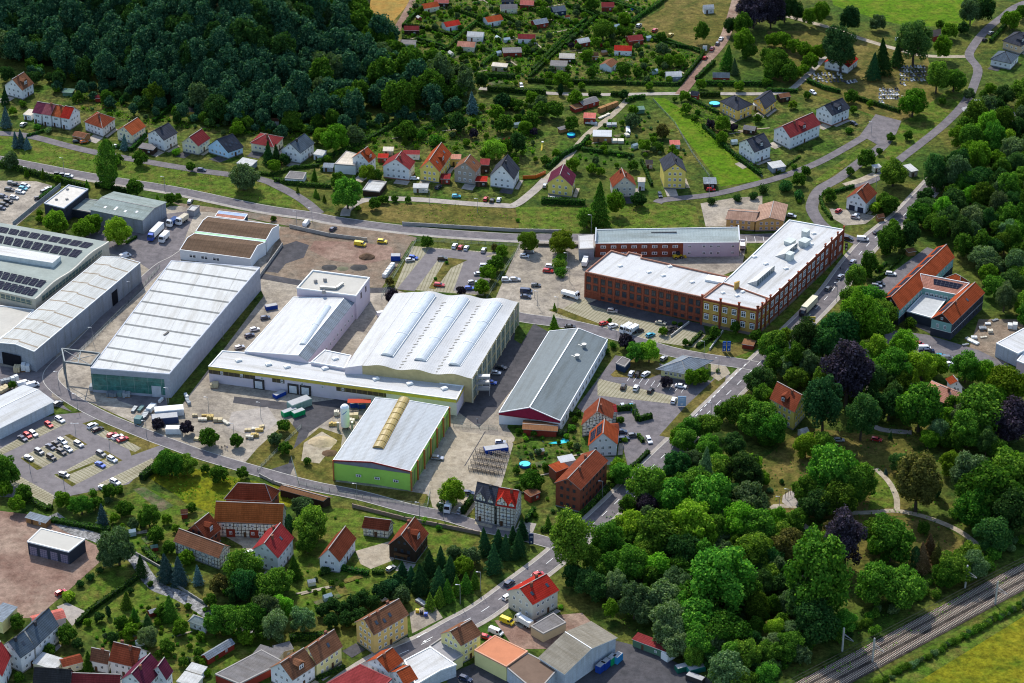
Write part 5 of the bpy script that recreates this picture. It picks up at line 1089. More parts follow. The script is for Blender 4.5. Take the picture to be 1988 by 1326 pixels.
# workshop trim and other lower blocks
block('orange_warehouse','flat orange roofed warehouse with yellow framed loading doors','warehouse',[(1270,1132),(1455,1228),(1580,1138),(1388,1046)],5.5,'paleyellow',plain('orange_sheet',(.48,.19,.10),.7,.3,0,.08,.3),'c2',.12,rim=plain('orange_trim',(.55,.30,.2)))
block('brown_warehouse','brown flat roofed warehouse between orange roof and the grey workshop hall','warehouse',[(-60,1225),(73,1148),(252,1240),(160,1345),(90,1350)],5,'steelwhite',plain('brown_sheet',(.16,.11,.08),.8,.2,0,.1,.3),'c3',.12)
block('flat_shop','white flat roofed shop building beside yellow house','shop',[(858,1192),(1010,1112),(1162,1217),(1070,1250),(925,1335)],4.5,'steelwhite',WHITEROOF,'c2',.2,rim=WHITETRIM)
block('roof_terrace','roof terrace with railing and round tub in front of pale yellow house','terrace',[(1005,1108),(1075,1060),(1200,1160),(1135,1200)],4.2,'paleyellow',plain('terrace_floor',(.28,.27,.27)),'c2',.4,rim=FASCIA)
block('maroon_hall','large dull maroon roofed hall cut by bottom edge','hall',[(600,1215),(785,1300),(680,1400),(380,1340)],5.5,'white','maroon','c2',.1,rim=plain('maroon_trim',(.25,.06,.06)))
block('long_garage','long grey felt roofed garage row at lower edge','garages',[(1260,1272),(1400,1330),(1660,1200),(1530,1130)],3,'redwood','felt','c1',.12)
block('flat_garage','small grey flat roofed garage block beside beige house','garage',[(92,992),(165,1035),(297,970),(225,915)],3.4,'tan','felt','c3',.15)
block('flat_annex','beige flat roofed annex of steep orange red roofed house','annex',[(450,958),(572,967),(605,905),(520,882)],5,'white','beigeroof','a2',.15)
block('garage_pair','garage with planted roof terrace by the road junction','garage',[(615,1110),(712,1120),(755,1062),(655,1052)],3,'darkwood','lightgrey','a2',.3)
block('flat_garage','flat roofed garage inside a hedge square near upper road fork','garage',[(160,1040),(265,1048),(285,1008),(190,1000)],3,'white','felt','a2',.12)
block('fire_station','white walled hall with red framed doors at right edge','hall',[(1345,741),(1470,800),(1680,700),(1530,640)],6,'steelwhite',WHITEROOF2,'b4',.2,rim=WHITETRIM)
block('fire_station_annex','pink walled annex with white roof at right edge','building',[(1466,842),(1560,880),(1640,820),(1507,795)],5,'pink',WHITEROOF2,'b4',.2,rim=WHITETRIM)
R,w,k,RO=roofmesh('link_wing','salmon tiled link wing with solar panels between the two orange wings','building',[(912,418,7.3),(1112,458,7.3),(1188,392,10.2),(900,336,10.2)],[(0,1,2,3)],'teal','salmon','b4')
b=MB(); q=[w[3].lerp(w[2],.28).lerp(w[0].lerp(w[1],.28),.18),w[3].lerp(w[2],.92).lerp(w[0].lerp(w[1],.92),.18),w[3].lerp(w[2],.9).lerp(w[0].lerp(w[1],.9),.6),w[3].lerp(w[2],.3).lerp(w[0].lerp(w[1],.3),.6)]
b.face([v+UPV*.15 for v in q]); b.build('solar_panel',[SOLAR],RO,loc=R['o']); winrow(R,w[0],w[1],5,1.5,1.6,6,'white',out=Vector(((w[1]-w[0]).y,-(w[1]-w[0]).x,0)))
block('courtyard_canopy','pale flat canopy roof in courtyard between the orange roofed wings','canopy',[(822,552),(968,592),(1050,486),(912,456)],4.5,'darkclad',plain('pale_canopy',(.42,.43,.42)),'b4',.1,rim=WHITETRIM)
gable('side_house','small orange hipped roof behind the link wing','building',(1130,400),(1045,358),(1192,385),7.3,9.6,'hip','teal','orangered',dict(nowin=1),t='b4')
# L shaped yard house behind the factory
WORN=lines('roof_worn',(.34,.22,.16),(.24,.14,.10),.7,1,.25,.8,both=(.9,.08),var=.3); MATS['roof_rustbrown2']=WORN; ROOFC['worn']=(.34,.22,.16); MATS['roof_worn']=WORN
gable('yard_building','long ochre front wing with worn pink brown roof behind long workshop','building',z3(600,141),z3(648,42),z3(322,120),5,6.8,'gable','ochre','worn',dict(bigw=1),t='f')
gable('yard_building','ochre cross wing with worn red brown roof by the factory wing','building',z3(864,138),z3(592,143),z3(900,-15),5,6.9,'gable','ochre','worn',{},t='f')
# storage sheds, huts, small garden houses: tile, N, G, E, he, hr, wall, roof
# ------------------------------------------------------------ garden huts and sheds: centre pixel, width, depth, heading (deg), kind
def hut(x,y,w,d,rz,wall,roof,label,h=2.4,r=1.2,flat=False,name='garden_hut',cat='garden hut',t='f',wins=True,group=None):
    x,y=T(t,(x,y)); c=P((x,y),h+.3); R=empty(name,(c.x,c.y,0),label,cat,group); R['o']=(c.x,c.y,0.0)
    a=math.radians(rz); U=Vector((math.cos(a),math.sin(a))); V=Vector((-U.y,U.x)); C0=Vector((c.x,c.y))
    q=[C0-U*w/2-V*d/2,C0+U*w/2-V*d/2,C0+U*w/2+V*d/2,C0-U*w/2+V*d/2]
    wq=eq(q,.25); m=MB()
    for i in range(4): p,e=wq[i],wq[(i+1)%4]; m.face([(p.x,p.y,-.05),(e.x,e.y,-.05),(e.x,e.y,h-.1),(p.x,p.y,h-.1)])
    rr=MB(); s=lambda v,z:(v.x,v.y,z)
    if flat:
        rr.face([s(q[0],h),s(q[1],h),s(q[2],h+.4),s(q[3],h+.4)],0)
        for i in range(4):
            z=[h,h,h+.4,h+.4]; j=(i+1)%4; rr.face([s(q[i],z[i]-.15),s(q[j],z[j]-.15),s(q[j],z[j]),s(q[i],z[i])],1)
        for i,j in ((1,2),(0,3)): m.face([s(wq[i],h-.1),s(wq[j],h-.1),s(wq[j],h+.3)])
    else:
        A,B=(q[0]+q[3])/2,(q[1]+q[2])/2
        for a1,b1 in ((q[0],q[1]),(q[3],q[2])):
            rr.face([s(a1,h),s(b1,h),s(B,h+r),s(A,h+r)],0); rr.face([s(a1,h-.13),s(b1,h-.13),s(b1,h),s(a1,h)],1)
            for s0,mm in ((a1,A),(b1,B)): rr.face([s(s0,h-.13),s(s0,h),s(mm,h+r),s(mm,h+r-.13)],1)
        for i,j in ((0,3),(1,2)): mm=(wq[i]+wq[j])/2; m.face([s(wq[i],h-.1),s(wq[j],h-.1),s(mm,h+r-.12)])
    m.build('wall',[wallm(wall)],R); rr.build('roof',[roofm(roof),WHITETRIM if ROOFC[roof][0]>.1 else FASCIA],R)
    if wins:
        n=Vector((V.x,V.y,0))*-1; p=wq[0].lerp(wq[1],.7); window(R,(p.x,p.y,1.4),n,.9,.9,'white')
        b=MB(); p=wq[0].lerp(wq[1],.3)-V*.04; b.face([s(p-U*.45,.05),s(p+U*.45,.05),s(p+U*.45,2.0),s(p-U*.45,2.0)]); b.build('door',[DOORM],R)
    LANDMARKS.append((x,y,label)); return R
def Z1(x,y): return z1_(x,y)
def Z2(x,y): return z2_(x,y)
AG='garden huts on the allotments'
HUTS=[
 (*Z1(385,50),8,6,25,'cream','orangered','allotment hut with orange roof and white terrace at upper end of the field track'),
 (*Z1(605,235),7.5,6,25,'white','red','white allotment hut with bright red roof and blue door'),
 (*Z1(1030,185),8,6.5,25,'white','orangered','white allotment hut with orange red roof and big garden terrace'),
 (*Z1(205,285),7,4.5,0,'darkwood','maroon','dark allotment hut with maroon roof beside the field track'),
 (*Z1(170,425),7,4.5,-5,'cream','felt','small cream hut with grey felt roof at edge of the wood'),
 (*Z1(855,345),7.5,5.5,-8,'white','lightgrey','hut with flat pale framed grey roof, above the salmon roofed hut'),
 (*Z1(765,445),8,6,-10,'cream','salmon','cream allotment hut with salmon roof and chimney'),
 (*Z1(1190,65),8,5,5,'cream','felt','cream hut with felt roof near the upper edge'),
 (*Z1(1380,25),6.5,5,-8,'redwood','pinkred','hut with faded red roof and white awning at top edge'),
 (*Z1(1690,85),6.5,6,20,'navy','slateblue','navy allotment hut with blue grey roof'),
 (*Z1(1505,215),7,5,25,'redwood','bluegrey','red allotment hut with pale blue grey roof'),
 (*Z1(1375,370),8,5,-5,'white','maroon','white allotment hut with dark maroon roof'),
 (*Z1(1225,505),8.5,5,5,'redwood','felt','dark red hut with long grey felt roof and white garden chairs'),
 (*Z1(1785,565),7,5,-5,'darkwood','beigeroof','allotment hut with pale beige and grey roof'),
 (*Z1(1700,640),7.5,5.5,-5,'tan','felt','tan allotment hut with grey felt roof next to beige roofed hut'),
 (*Z1(1940,410),6,4.5,25,'redwood','lightgrey','red hut with light grey roof beside a purple shrub'),
 (*Z1(1100,655),7,3.5,-12,'tan','beigeroof','low open shelter with pale roof over paved seating'),
 (*Z1(510,10),7,4,-5,'darkwood','pinkred','small hut with pink red roof cut by the top edge'),
 (*Z1(1180,-10),6,4,0,'navy','slate','dark blue hut cut by the top edge of picture'),
 (*Z2(418,45),6,5,0,'redwood','maroon','dark maroon hut beside the blue plunge pool'),
 (*Z2(575,485),8,6,-5,'white','red','white walled allotment hut with red sheet roof'),
 (*Z2(690,380),7,6,15,'redwood','maroon','dark red hut with skylit maroon roof, behind the red roofed one'),
 (*Z2(430,640),7,6,60,'white','brown','white gabled hut with brown roof and pale lean-to'),
 (*Z2(1085,750),7,5,5,'steel','lightgrey','pale grey hut with awning by the allotment hedge'),
 (*Z2(1570,760),7.5,5,-3,'redwood','slateblue','red hut with blue grey roof right of the gravel drive'),
 (*Z2(1440,70),5,3.5,10,'white','lightgrey','white caravan like hut behind a small hedge'),
 (*Z2(290,555),3,2.5,0,'wood','rustbrown','tiny brown tool shed under trees'),
 (*Z2(1305,950),3.5,3,-20,'redwood','slate','small dark red shed at the lane corner beside hedge'),
]
for i,(x,y,w,d,rz,wa,ro,lab) in enumerate(HUTS): hut(x,y,w*1.15,d*1.15,rz,wa,ro,lab,h=2.8,r=1.6,group=AG,flat=ro in('felt','lightgrey','beigeroof') and i%2==0)
MORE=[
 (*Z2(215,1020),10,6,35,'redwood','felt','long dark red timber shed with grey roof near the log stacks',False,2.6),
 (*Z2(100,1075),5,4.5,35,'redwood','rustbrown','low brown roofed lean-to in front of long red shed',True,2.2),
 (*Z2(235,1170),6,5.5,-5,'redwood','pinkred','square red shed with flat pink brown roof',True,3.2),
 (*Z2(725,1095),6.5,3.5,10,'greenshed','green','green roofed garden shed beside the mown meadow strip',True,2.2),
 (*T('a3',(935,832)),5,4.5,0,'white','pinkred','small hut with pale red roof at foot of the dry garden',True,2.4),
 (*T('a3',(510,778)),9,6.5,-3,'wood','whitemetal','timber carport with white roof at the stone yard',True,3.2),
 (*T('a3',(280,745)),5,2.5,35,'wood','felt','small log shed on the orchard lawn',True,2),
 (*T('a3',(1375,745)),6,5,-20,'darkwood','felt','dark garden shed with grey roof near yellow bungalow',False,2.4),
 (*T('a3',(1430,605)),6,5,-25,'cream','lightgrey','pale lean-to roof attached to the yellow bungalow',True,2.6),
 (*T('a2',(900,890)),8,4,-3,'white','maroon','long low white shed with maroon roof behind the pink plinth house',True,2.8),
 (*T('a2',(735,910)),5,4,-3,'redwood','red','bright red shed roof beside the steep red roofed house',True,2.6),
 (*T('a2',(765,870)),5,4,-3,'tan','beigeroof','yellowish flat shed roof in the narrow garden',True,2.4),
 (*T('a2',(1160,915)),5,4.5,-3,'orangeyellow','salmon','orange garage with salmon roof between yellow and brown houses',True,3.6),
 (*T('a2',(1330,945)),4.5,6,-5,'darkwood','maroon','tall maroon roofed outbuilding right of brown house',True,4.5),
 (*T('a2',(1310,1045)),5.5,5,-3,'darkwood','red','low garage with red roof at corner of brown house',True,2.8),
 (*T('a2',(1100,1030)),4.5,5,-3,'redwood','maroonred','dark red porch roof at corner of long yellow house',True,2.8),
 (*T('a2',(955,1085)),7,4,-3,'beige','lightgrey','low garage with pale roof in front of yellow house',True,2.6),
 (*T('a1',(475,785)),7,5.5,-25,'wood','brown','double carport with brown pyramid roof by the parallel street',False,2.6),
 (*T('a1',(865,855)),8,5,-20,'darkwood','felt','flat roofed dark carport beside white slate roofed house',True,2.8),
 (*T('a1',(585,565)),4.5,3,-10,'redwood','maroon','small maroon roofed shed in the wooded gardens',False,2.2),
 (*T('a1',(400,528)),5.5,4,-10,'greenshed','green','dim green roofed shed behind the terrace',True,2.3),
 (*T('a1',(1120,640)),5,4,-10,'orangeyellow','darkgrey','orange wooden garden hut at the foot of wood',False,2.3),
 (*T('a1',(1445,945)),8,6,-25,'steel','lightgrey','striped white pergola roof beside light blue house',True,2.6),
 (*T('a1',(175,655)),4.5,6,-20,'white','beigeroof','pale garage left of the purple roofed terrace house',True,2.8),
 (*T('a2',(415,965)),5,4,-5,'steel','bluegrey','pale blue grey lean-to left of the flat annex',True,2.4),
 (*T('a2',(365,890)),5,5,-20,'white','lightgrey','white terrace extension with deck beside blue grey roofed house',True,3),
 (*T('a2',(102,700)),4,3,0,'white','brown','small pale hut at forest edge',False,2.2),
 (*T('a3',(740,1050)),3.5,4,-3,'white','beigeroof','white lean-to with beige roof on right of red roofed house',True,4.4),
 (*T('a3',(785,945)),3.5,3.5,0,'greybrown','darkgrey','tiny grey annex left of tall yellow house',True,2.8),
 (*T('a3',(1140,1055)),6,6,0,'darkwood','bluegrey','open carport with pale grey roof right of tall yellow house',True,2.8),
 (*T('a4',(60,960)),7,6,20,'steel','lightgrey','white roofed carport beside the long double house drive',True,2.7),
 (*T('a4',(645,970)),4,3,20,'cream','lightgrey','small electricity hut on the grass between road branches',True,2.4),
 (*T('a4',(845,980)),4,7,25,'greybrown','lightgrey','grey garage block at the tree edge beside the valley lane',True,3),
 (*T('a4',(1250,590)),5,4,5,'steel','lightgrey','grey shed with pale roof by the scrap heap',True,2.8),
 (*T('a4',(1000,190)),8,7,20,'redwood','darkgrey','red shed with black roof at the edge of bright meadow',True,3),
 (*T('a4',(100,555)),6,5,20,'darkwood','brown','brown roofed timber shed near the lane bend',False,2.6),
 (*T('a4',(665,1262)),3.5,3,20,'wood','brown','small wooden info shelter with posters beside the road',False,2.1),
 (*T('c1',(222,355)),9,3.5,-25,'wood','bluegrey','rickety shed with blue and grey sheet roof by the stream',True,2.4),
 (*T('c1',(1077,320)),2.6,3,10,'redwood','brown','narrow red garden shed in the orchard',False,2.2),
 (*T('c1',(1275,1125)),12,3.6,48,'redwood','bluegrey','long narrow aviary shed with pale blue roof',False,2.4),
 (*T('c1',(1150,1238)),6,4,-25,'white','lightgrey','small pale flat roof beside the long garage row',True,2.6),
 (*T('c1',(1110,1300)),7,5.5,-25,'beige','lightgrey','square pale flat roof at the bottom edge',True,3),
 (*T('c1',(415,1190)),7,5,25,'cream','redbrown','low garden wing with red brown roof behind dark roofed house',False,3),
 (*T('c1',(285,1195)),9,6,-25,'cream','lightgrey','white flat roofed yard building with solar glints, lower left',True,3),
 (*T('c1',(280,935)),11,6,25,'pink','pinkred','long low house with faded pink red roof by red gravel yard',False,3.6),
 (*T('c1',(15,910)),6,9,-25,'paleyellow','bluegrey','yellow walled building with pale roof at left edge',True,5),
 (*T('c2',(60,1150)),9,6,-25,'beige','felt','grey roofed back building left of the pale yellow pair',True,3),
 (*T('c2',(150,1115)),6,4,25,'tan','felt','small mossy roofed outbuilding behind the pale yellow pair',True,3),
 (*T('c3',(100,205)),5,4,40,'redwood','brown','ramshackle brown shed right of the half timbered pair',True,3),
 (*T('c3',(255,55)),6,5,35,'brick','orangered','low orange roofed wing of the dark brick apartment house',True,4.5),
 (*T('c3',(300,10)),6,4,20,'white','whitemetal','white flat roof behind the dark brick apartment house',True,4.8),
 (*T('c3',(800,1085)),13,4,-33,'greenshed','maroon','long open shed with maroon roof under trees in the yard',True,3),
 (*T('b3',(540,1120)),7,6,5,'timber','maroonred','maroon roofed wing of the half timbered house',False,5),
 (*T('b3',(545,1230)),8,5.5,5,'white','redbrown','red brown wing between the two pool side houses',False,5.5),
 (*T('b4',(215,1250)),3.6,3,30,'steelwhite','lightgrey','small white tent like shed at foot of yellow villa',False,2.2),
 (*T('b4',(845,195)),4,3,20,'wood','rustbrown','tiny brown roofed hut by the hedge at the main road',True,2.2),
 (*T('b3',(1368,735)),5,4,-20,'redwood','rustbrown','small dark red bin shelter in front of yellow brick building',True,2.2),
]
for (x,y,w,d,rz,wa,ro,lab,fl,h) in MORE: hut(x,y,w,d,rz,wa,ro,lab,h=h,flat=fl,name='outbuilding' if h>2.9 else 'shed',cat='shed',wins=h>2.3)
# beds, little lawns and paths of the gardens; greenhouses and tool boxes
ALLOT=[(800,0),(1285,-10),(1270,15),(1232,45),(1300,85),(1358,112),(1330,158),(960,162),(900,140),(840,120),(790,95),(780,70)]
GARD=[(110,170),(330,218),(560,250),(740,238),(930,205),(1040,200),(1040,300),(1000,315),(900,290),(720,300),(640,280),(560,270),(300,245),(160,215)]
def inpoly(x,y,poly):
    c=False; n=len(poly)
    for i in range(n):
        (x1,y1),(x2,y2)=poly[i],poly[i-1]
        if (y1>y)!=(y2>y) and x<(x2-x1)*(y-y1)/(y2-y1)+x1: c=not c
    return c
rg=random.Random(21); SMALL=[]
GLH=plain('greenhouse_panes',(.42,.50,.50),.2,.6)
for poly,n in ((ALLOT,150),(GARD,60),([(1180,230),(1260,215),(1340,300),(1260,300),(1130,330)],14),([(1390,200),(1480,240),(1440,300),(1350,230)],8),([(160,1230),(300,1160),(450,1190),(480,1230),(400,1290)],34),([(1010,850),(1110,830),(1130,900),(1000,950)],22),([(200,1000),(400,1010),(420,1080),(330,1110)],22),([(600,1100),(700,1120),(690,1160),(600,1180)],8)):
    x0=min(p[0] for p in poly);x1=max(p[0] for p in poly);y0=min(p[1] for p in poly);y1=max(p[1] for p in poly)
    for i in range(n):
        x,y=rg.uniform(x0,x1),rg.uniform(y0,y1)
        if not inpoly(x,y,poly): continue
        p=P((x,y)); a=math.radians(rg.choice((25,115))+rg.uniform(-6,6)) if poly is ALLOT else rg.uniform(.2,.6); u=Vector((math.cos(a),math.sin(a),0)); v=Vector((-u.y,u.x,0)); l,w=rg.uniform(3,11),rg.uniform(1.5,5)
        if i%4==3: l,w=rg.uniform(8,16),.8
        m=(G_LAWN,G_VEG,G_DRY,G_PATH)[i%4]; patch(('lawn','vegetable_bed','dry_lawn','path')[i%4],m,None,3,world=[p-u*l/2-v*w/2,p+u*l/2-v*w/2,p+u*l/2+v*w/2,p-u*l/2+v*w/2])
        if i%5==0 and not any(abs(x-h_[0])<16 and abs(y-h_[1])<10 for h_ in HUTS):
            R=empty('greenhouse' if i%2 else 'tool_shed',(p.x,p.y,0),'x','greenhouse' if i%2 else 'shed',None,a); R['o']=(0,0,0); sx,sy,h=rg.uniform(2.4,3.6),2.0,1.8; b=MB(); c_=MB()
            b.prism([(-sx/2,-sy/2),(sx/2,-sy/2),(sx/2,sy/2),(-sx/2,sy/2)],0,h,top=False)
            for q in (-1,1): b.face([(q*sx/2,-sy/2,h),(q*sx/2,sy/2,h),(q*sx/2,0,h+.7)]); c_.face([(-sx/2-.1,q*(sy/2+.1),h-.05),(sx/2+.1,q*(sy/2+.1),h-.05),(sx/2+.1,0,h+.75),(-sx/2-.1,0,h+.75)])
            b.build('wall',[GLH if i%2 else wallm(rg.choice(('wood','redwood','cream')))],R,loc=(0,0,0)).location=(0,0,0); c_.build('roof',[GLH if i%2 else roofm(rg.choice(('felt','lightgrey','redbrown','green')))],R,loc=(0,0,0)).location=(0,0,0)
            SMALL.append((R,(x,y),'small pale greenhouse' if i%2 else 'small tool shed'))
# ------------------------------------------------------------ cars
def carpaint(name,c,metal=.2):
    m,nd,lk,b=nmat('paint_'+name,.28,.5,metal); b.inputs['Base Color'].default_value=(*c,1); b.inputs['Coat Weight'].default_value=.5; return m
PAINT={'white':carpaint('white',(.72,.73,.74),0),'silver':carpaint('silver',(.42,.43,.45),.5),'grey':carpaint('grey',(.13,.14,.15),.4),'black':carpaint('black',(.018,.018,.022),.2),
 'navy':carpaint('navy',(.02,.035,.08)),'blue':carpaint('blue',(.02,.08,.42)),'red':carpaint('red',(.42,.015,.02)),'turquoise':carpaint('turquoise',(.05,.35,.48)),'orange':carpaint('orange',(.60,.13,.02)),
 'yellow':carpaint('yellow',(.68,.50,.02)),'green':carpaint('green',(.02,.10,.05)),'gold':carpaint('gold',(.60,.42,.10)),'beige':carpaint('beige',(.45,.42,.33))}
TYRE=plain('tyre_rubber',(.02,.02,.02),.8); CARG,_a,_b,_c=nmat('car_glass',.05,.7); _c.inputs['Base Color'].default_value=(.012,.015,.02,1)
CHROME=plain('headlight',(.75,.75,.72),.2,.6,0,.02); TAIL=plain('tail_light',(.35,.01,.01),.3)
WHITEBOX=plain('box_white',(.72,.72,.70),.5,.3,0,.05)
def hull(b,prof,hw,inset=0,mi=0,topin=.12):
    """prof: (x,z) side outline, upper part pulled in"""
    zm=max(z for x,z in prof); n=len(prof)
    def y(z): return hw-topin*max(0,(z-.75))/max(.1,zm-.75) if zm>.8 else hw
    L=[(x,y(z),z) for x,z in prof]; Rr=[(x,-y(z),z) for x,z in prof]
    b.face(Rr,mi); b.face(L[::-1],mi)
    for i in range(n): j=(i+1)%n; b.face([L[i],L[j],Rr[j],Rr[i]],mi)
def mkcar(kind):
    """a parked car along +x; returns (list of (part name, mesh, paintable))"""
    b=MB(); g=MB(); parts=[]
    if kind=='hatch': Lh,cab,hw,wb=2.05,[(-1.85,.85),(-1.75,1.45),(-.2,1.5),(.35,1.42),(1.1,.9)],.88,1.28
    elif kind=='estate': Lh,cab,hw,wb=2.3,[(-2.15,.9),(-1.95,1.5),(-.1,1.54),(.4,1.45),(1.2,.95)],.92,1.38
    elif kind=='saloon': Lh,cab,hw,wb=2.3,[(-1.75,.95),(-1.05,1.4),(.1,1.45),(.45,1.38),(1.2,.92)],.9,1.38
    elif kind=='suv': Lh,cab,hw,wb=2.2,[(-2.1,1.0),(-1.9,1.68),(-.1,1.72),(.4,1.64),(1.05,1.08)],.95,1.32
    elif kind=='van': Lh,cab,hw,wb=2.6,[(-2.55,1.1),(-2.5,2.0),(1.0,2.02),(1.5,1.9),(2.1,1.15)],1.0,1.6
    belt=cab[0][1]; nose=.72 if kind!='van' else .95
    body=[(-Lh,.3),(-Lh,.75),(-Lh+.08,belt),(cab[-1][0],cab[-1][1]),(Lh-.35,cab[-1][1]-.12),(Lh-.02,nose),(Lh,.3)]
    hull(b,body,hw,topin=.06)
    hull(b,[(cab[0][0],cab[0][1]-.02)]+cab[1:-1]+[(cab[-1][0]-.05,cab[-1][1]-.02)],hw-.03,topin=.2)
    parts.append(('body',b,[None]))
    # glass band slightly proud
    z0,z1=belt+.06,cab[2][1]-.12; cx=(cab[1][0]+cab[-2][0])/2
    for s in (-1,1):
        y0,y1=s*(hw-.03-.03),s*(hw-.03-.17)
        if kind=='van': p=[(.7,y0+s*.03,z0),(1.75,y0+s*.03,z0),(1.35,y1+s*.03,z1),(.7,y1+s*.03,z1)]
        else: p=[(cab[0][0]+.25,y0+s*.02,z0),(cab[-1][0]-.3,y0+s*.02,z0),(cab[-2][0]-.05,y1+s*.02,z1),(cab[1][0]+.2,y1+s*.02,z1)]
        g.face(p if s>0 else p[::-1])
    def slope(i,j,e):
        (x0,zz0),(x1,zz1)=cab[i],cab[j]; w0,w1=hw-.18,hw-.3; g.face([(x0+e*.02+(x1-x0)*.1,-w0,zz0+.03+(zz1-zz0)*.1),(x0+e*.02+(x1-x0)*.1,w0,zz0+.03+(zz1-zz0)*.1),(x0+(x1-x0)*.9+e*.02,w1,zz0+.03+(zz1-zz0)*.9),(x0+(x1-x0)*.9+e*.02,-w1,zz0+.03+(zz1-zz0)*.9)])
    slope(len(cab)-1,len(cab)-2,1)
    if kind!='van': slope(0,1,-1)
    parts.append(('windows',g,[CARG]))
    h=MB()
    for s in (-1,1): h.box((Lh-.06,s*(hw-.25),nose-.06),(.12,.3,.14))
    parts.append(('headlights',h,[CHROME]))
    h=MB()
    for s in (-1,1): h.box((-Lh+.02,s*(hw-.14),.8),(.1,.2,.2))
    parts.append(('tail_lights',h,[TAIL]))
    return parts,wb,hw
def wheelmesh(r=.33,w=.22):
    b=MB(); n=14
    for s in (-1,1):
        b.face([(r*math.cos(a),s*w/2,r*math.sin(a)) for a in [s*6.28318*k/n for k in range(n)]][::-1],0)
        b.face([(r*.6*math.cos(a),s*(w/2+.01),r*.6*math.sin(a)) for a in [s*6.28318*k/n for k in range(n)]][::-1],1)
    for k in range(n):
        a,c=6.28318*k/n,6.28318*(k+1)/n; b.face([(r*math.cos(a),-w/2,r*math.sin(a)),(r*math.cos(c),-w/2,r*math.sin(c)),(r*math.cos(c),w/2,r*math.sin(c)),(r*math.cos(a),w/2,r*math.sin(a))],0)
    o=b.build('wheel',[TYRE,plain('wheel_rim',(.38,.38,.40),.4,.4,.6)]); me=o.data; bpy.data.objects.remove(o); return me
WHEEL=wheelmesh(); WHEELB=wheelmesh(.5,.32)
CARM={}
for kd in ('hatch','estate','saloon','suv','van'):
    pr,wb,hw=mkcar(kd); L=[]
    for nm,b,mt in pr:
        o=b.build(nm,[PAINT['white'] if m is None else m for m in mt]); L.append((nm,o.data)); bpy.data.objects.remove(o)
    CARM[kd]=(L,wb,hw)
CARS=[]
def heading(x,y,ang,t='f'):
    a=P(T(t,(x,y))); s=20; bb=T(t,(x,y)); c=P((bb[0]+s*math.cos(math.radians(ang)),bb[1]-s*math.sin(math.radians(ang)))); d=c-a; return math.atan2(d.y,d.x)
def car(x,y,ang,color,kind='hatch',t='f',place='',label=None,group=None):
    """x,y pixel of the car's middle; ang: screen angle of its long axis, degrees anticlockwise from right"""
    c=P(T(t,(x,y)),.7); c.z=.1; R=empty('van' if kind=='van' else 'parked_car',c,'x','van' if kind=='van' else 'car',group,heading(x,y,ang,t))
    L,wb,hw=CARM[kind]
    for nm,me in L:
        o=bpy.data.objects.new(nm,me); COL.objects.link(o); o.parent=R
        if nm=='body': o.material_slots[0].link='OBJECT'; o.material_slots[0].material=PAINT[color]
    for sx in (-1,1):
        for sy in (-1,1):
            o=bpy.data.objects.new('wheel',WHEEL); COL.objects.link(o); o.parent=R; o.location=(sx*wb,sy*(hw-.1),.33)
    nice={'hatch':'hatchback','estate':'estate car','saloon':'saloon car','suv':'high roofed car','van':'van'}[kind]
    CARS.append((R,T(t,(x,y)),color+' '+nice,place,label)); return R
# lower-left car park (z4 view)
def lot(conv,items,place,group):
    for it in items:
        x,y=conv(it[0],it[1]); car(x,y,it[2],it[3],it[4] if len(it)>4 else 'hatch',place=place,group=group)
lot(z4_,[(592,583,-30,'white','estate'),(483,632,-35,'red'),(330,722,-35,'silver','estate'),(272,738,-35,'red'),(223,768,-30,'navy','saloon'),
 (615,797,-30,'white','estate'),(560,825,-30,'black','saloon'),(500,852,-30,'navy','saloon'),(778,825,-30,'silver','estate'),(672,875,-30,'white'),(608,902,-30,'black','estate'),
 (388,902,-30,'grey','suv'),(508,958,-30,'black','suv'),(285,965,-25,'silver','hatch'),(1000,920,-30,'grey','estate'),(1110,975,-28,'white','estate'),(993,1028,-28,'blue','saloon'),(635,1130,-15,'silver'),
 (1140,1200,-25,'white','estate'),(1025,1262,-28,'white','saloon'),(915,645,25,'white','suv'),(968,680,22,'black','estate'),(1110,735,20,'red','hatch'),(1165,755,20,'white','estate'),(1215,778,20,'red','saloon'),(573,425,30,'grey','suv')],
 'in the lower left car park','cars in the lower left car park')
def A1(x,y): return T('a1',(x,y))
lot(A1,[(92,1078,-5,'black'),(148,1085,-12,'white','estate'),(55,1108,-8,'black','estate'),(135,1102,-10,'turquoise'),(118,1122,-10,'white','estate'),(18,1148,-12,'navy','estate'),(83,1155,-10,'white'),(48,1178,-12,'black','suv'),(25,1195,-12,'black'),(8,1215,-12,'navy'),(262,1120,20,'grey','suv'),(285,1105,20,'silver','estate'),(225,1158,10,'black','hatch'),(68,1070,-5,'grey')],'in the upper left car park','cars in the upper left car park')
def B2(x,y): return T('b2',(x,y))
lot(B2,[(1153,172,60,'white','estate'),(1187,180,60,'red'),(1221,184,60,'white'),(1323,197,65,'silver','estate'),(1082,247,0,'black','suv'),(892,255,5,'silver'),(912,240,-10,'blue'),(1063,400,-5,'red','estate'),(1328,290,0,'white','suv'),(1296,335,5,'silver','saloon'),(1258,385,5,'silver'),(1240,420,0,'blue','hatch'),(1355,285,0,'grey')],'in the middle car park with grass pavers','cars in the middle car park')
def B3(x,y): return T('b3',(x,y))
lot(B3,[(55,230,-5,'white'),(80,208,0,'grey','suv'),(208,292,-5,'white','estate'),(193,318,-5,'red','estate'),(122,402,0,'black'),(65,438,-5,'navy','van'),(62,468,-5,'navy','saloon'),(0,368,0,'silver','estate'),(-50,370,0,'white','suv')],'on the beige parking yard left of the brick factory','cars on the beige parking yard')
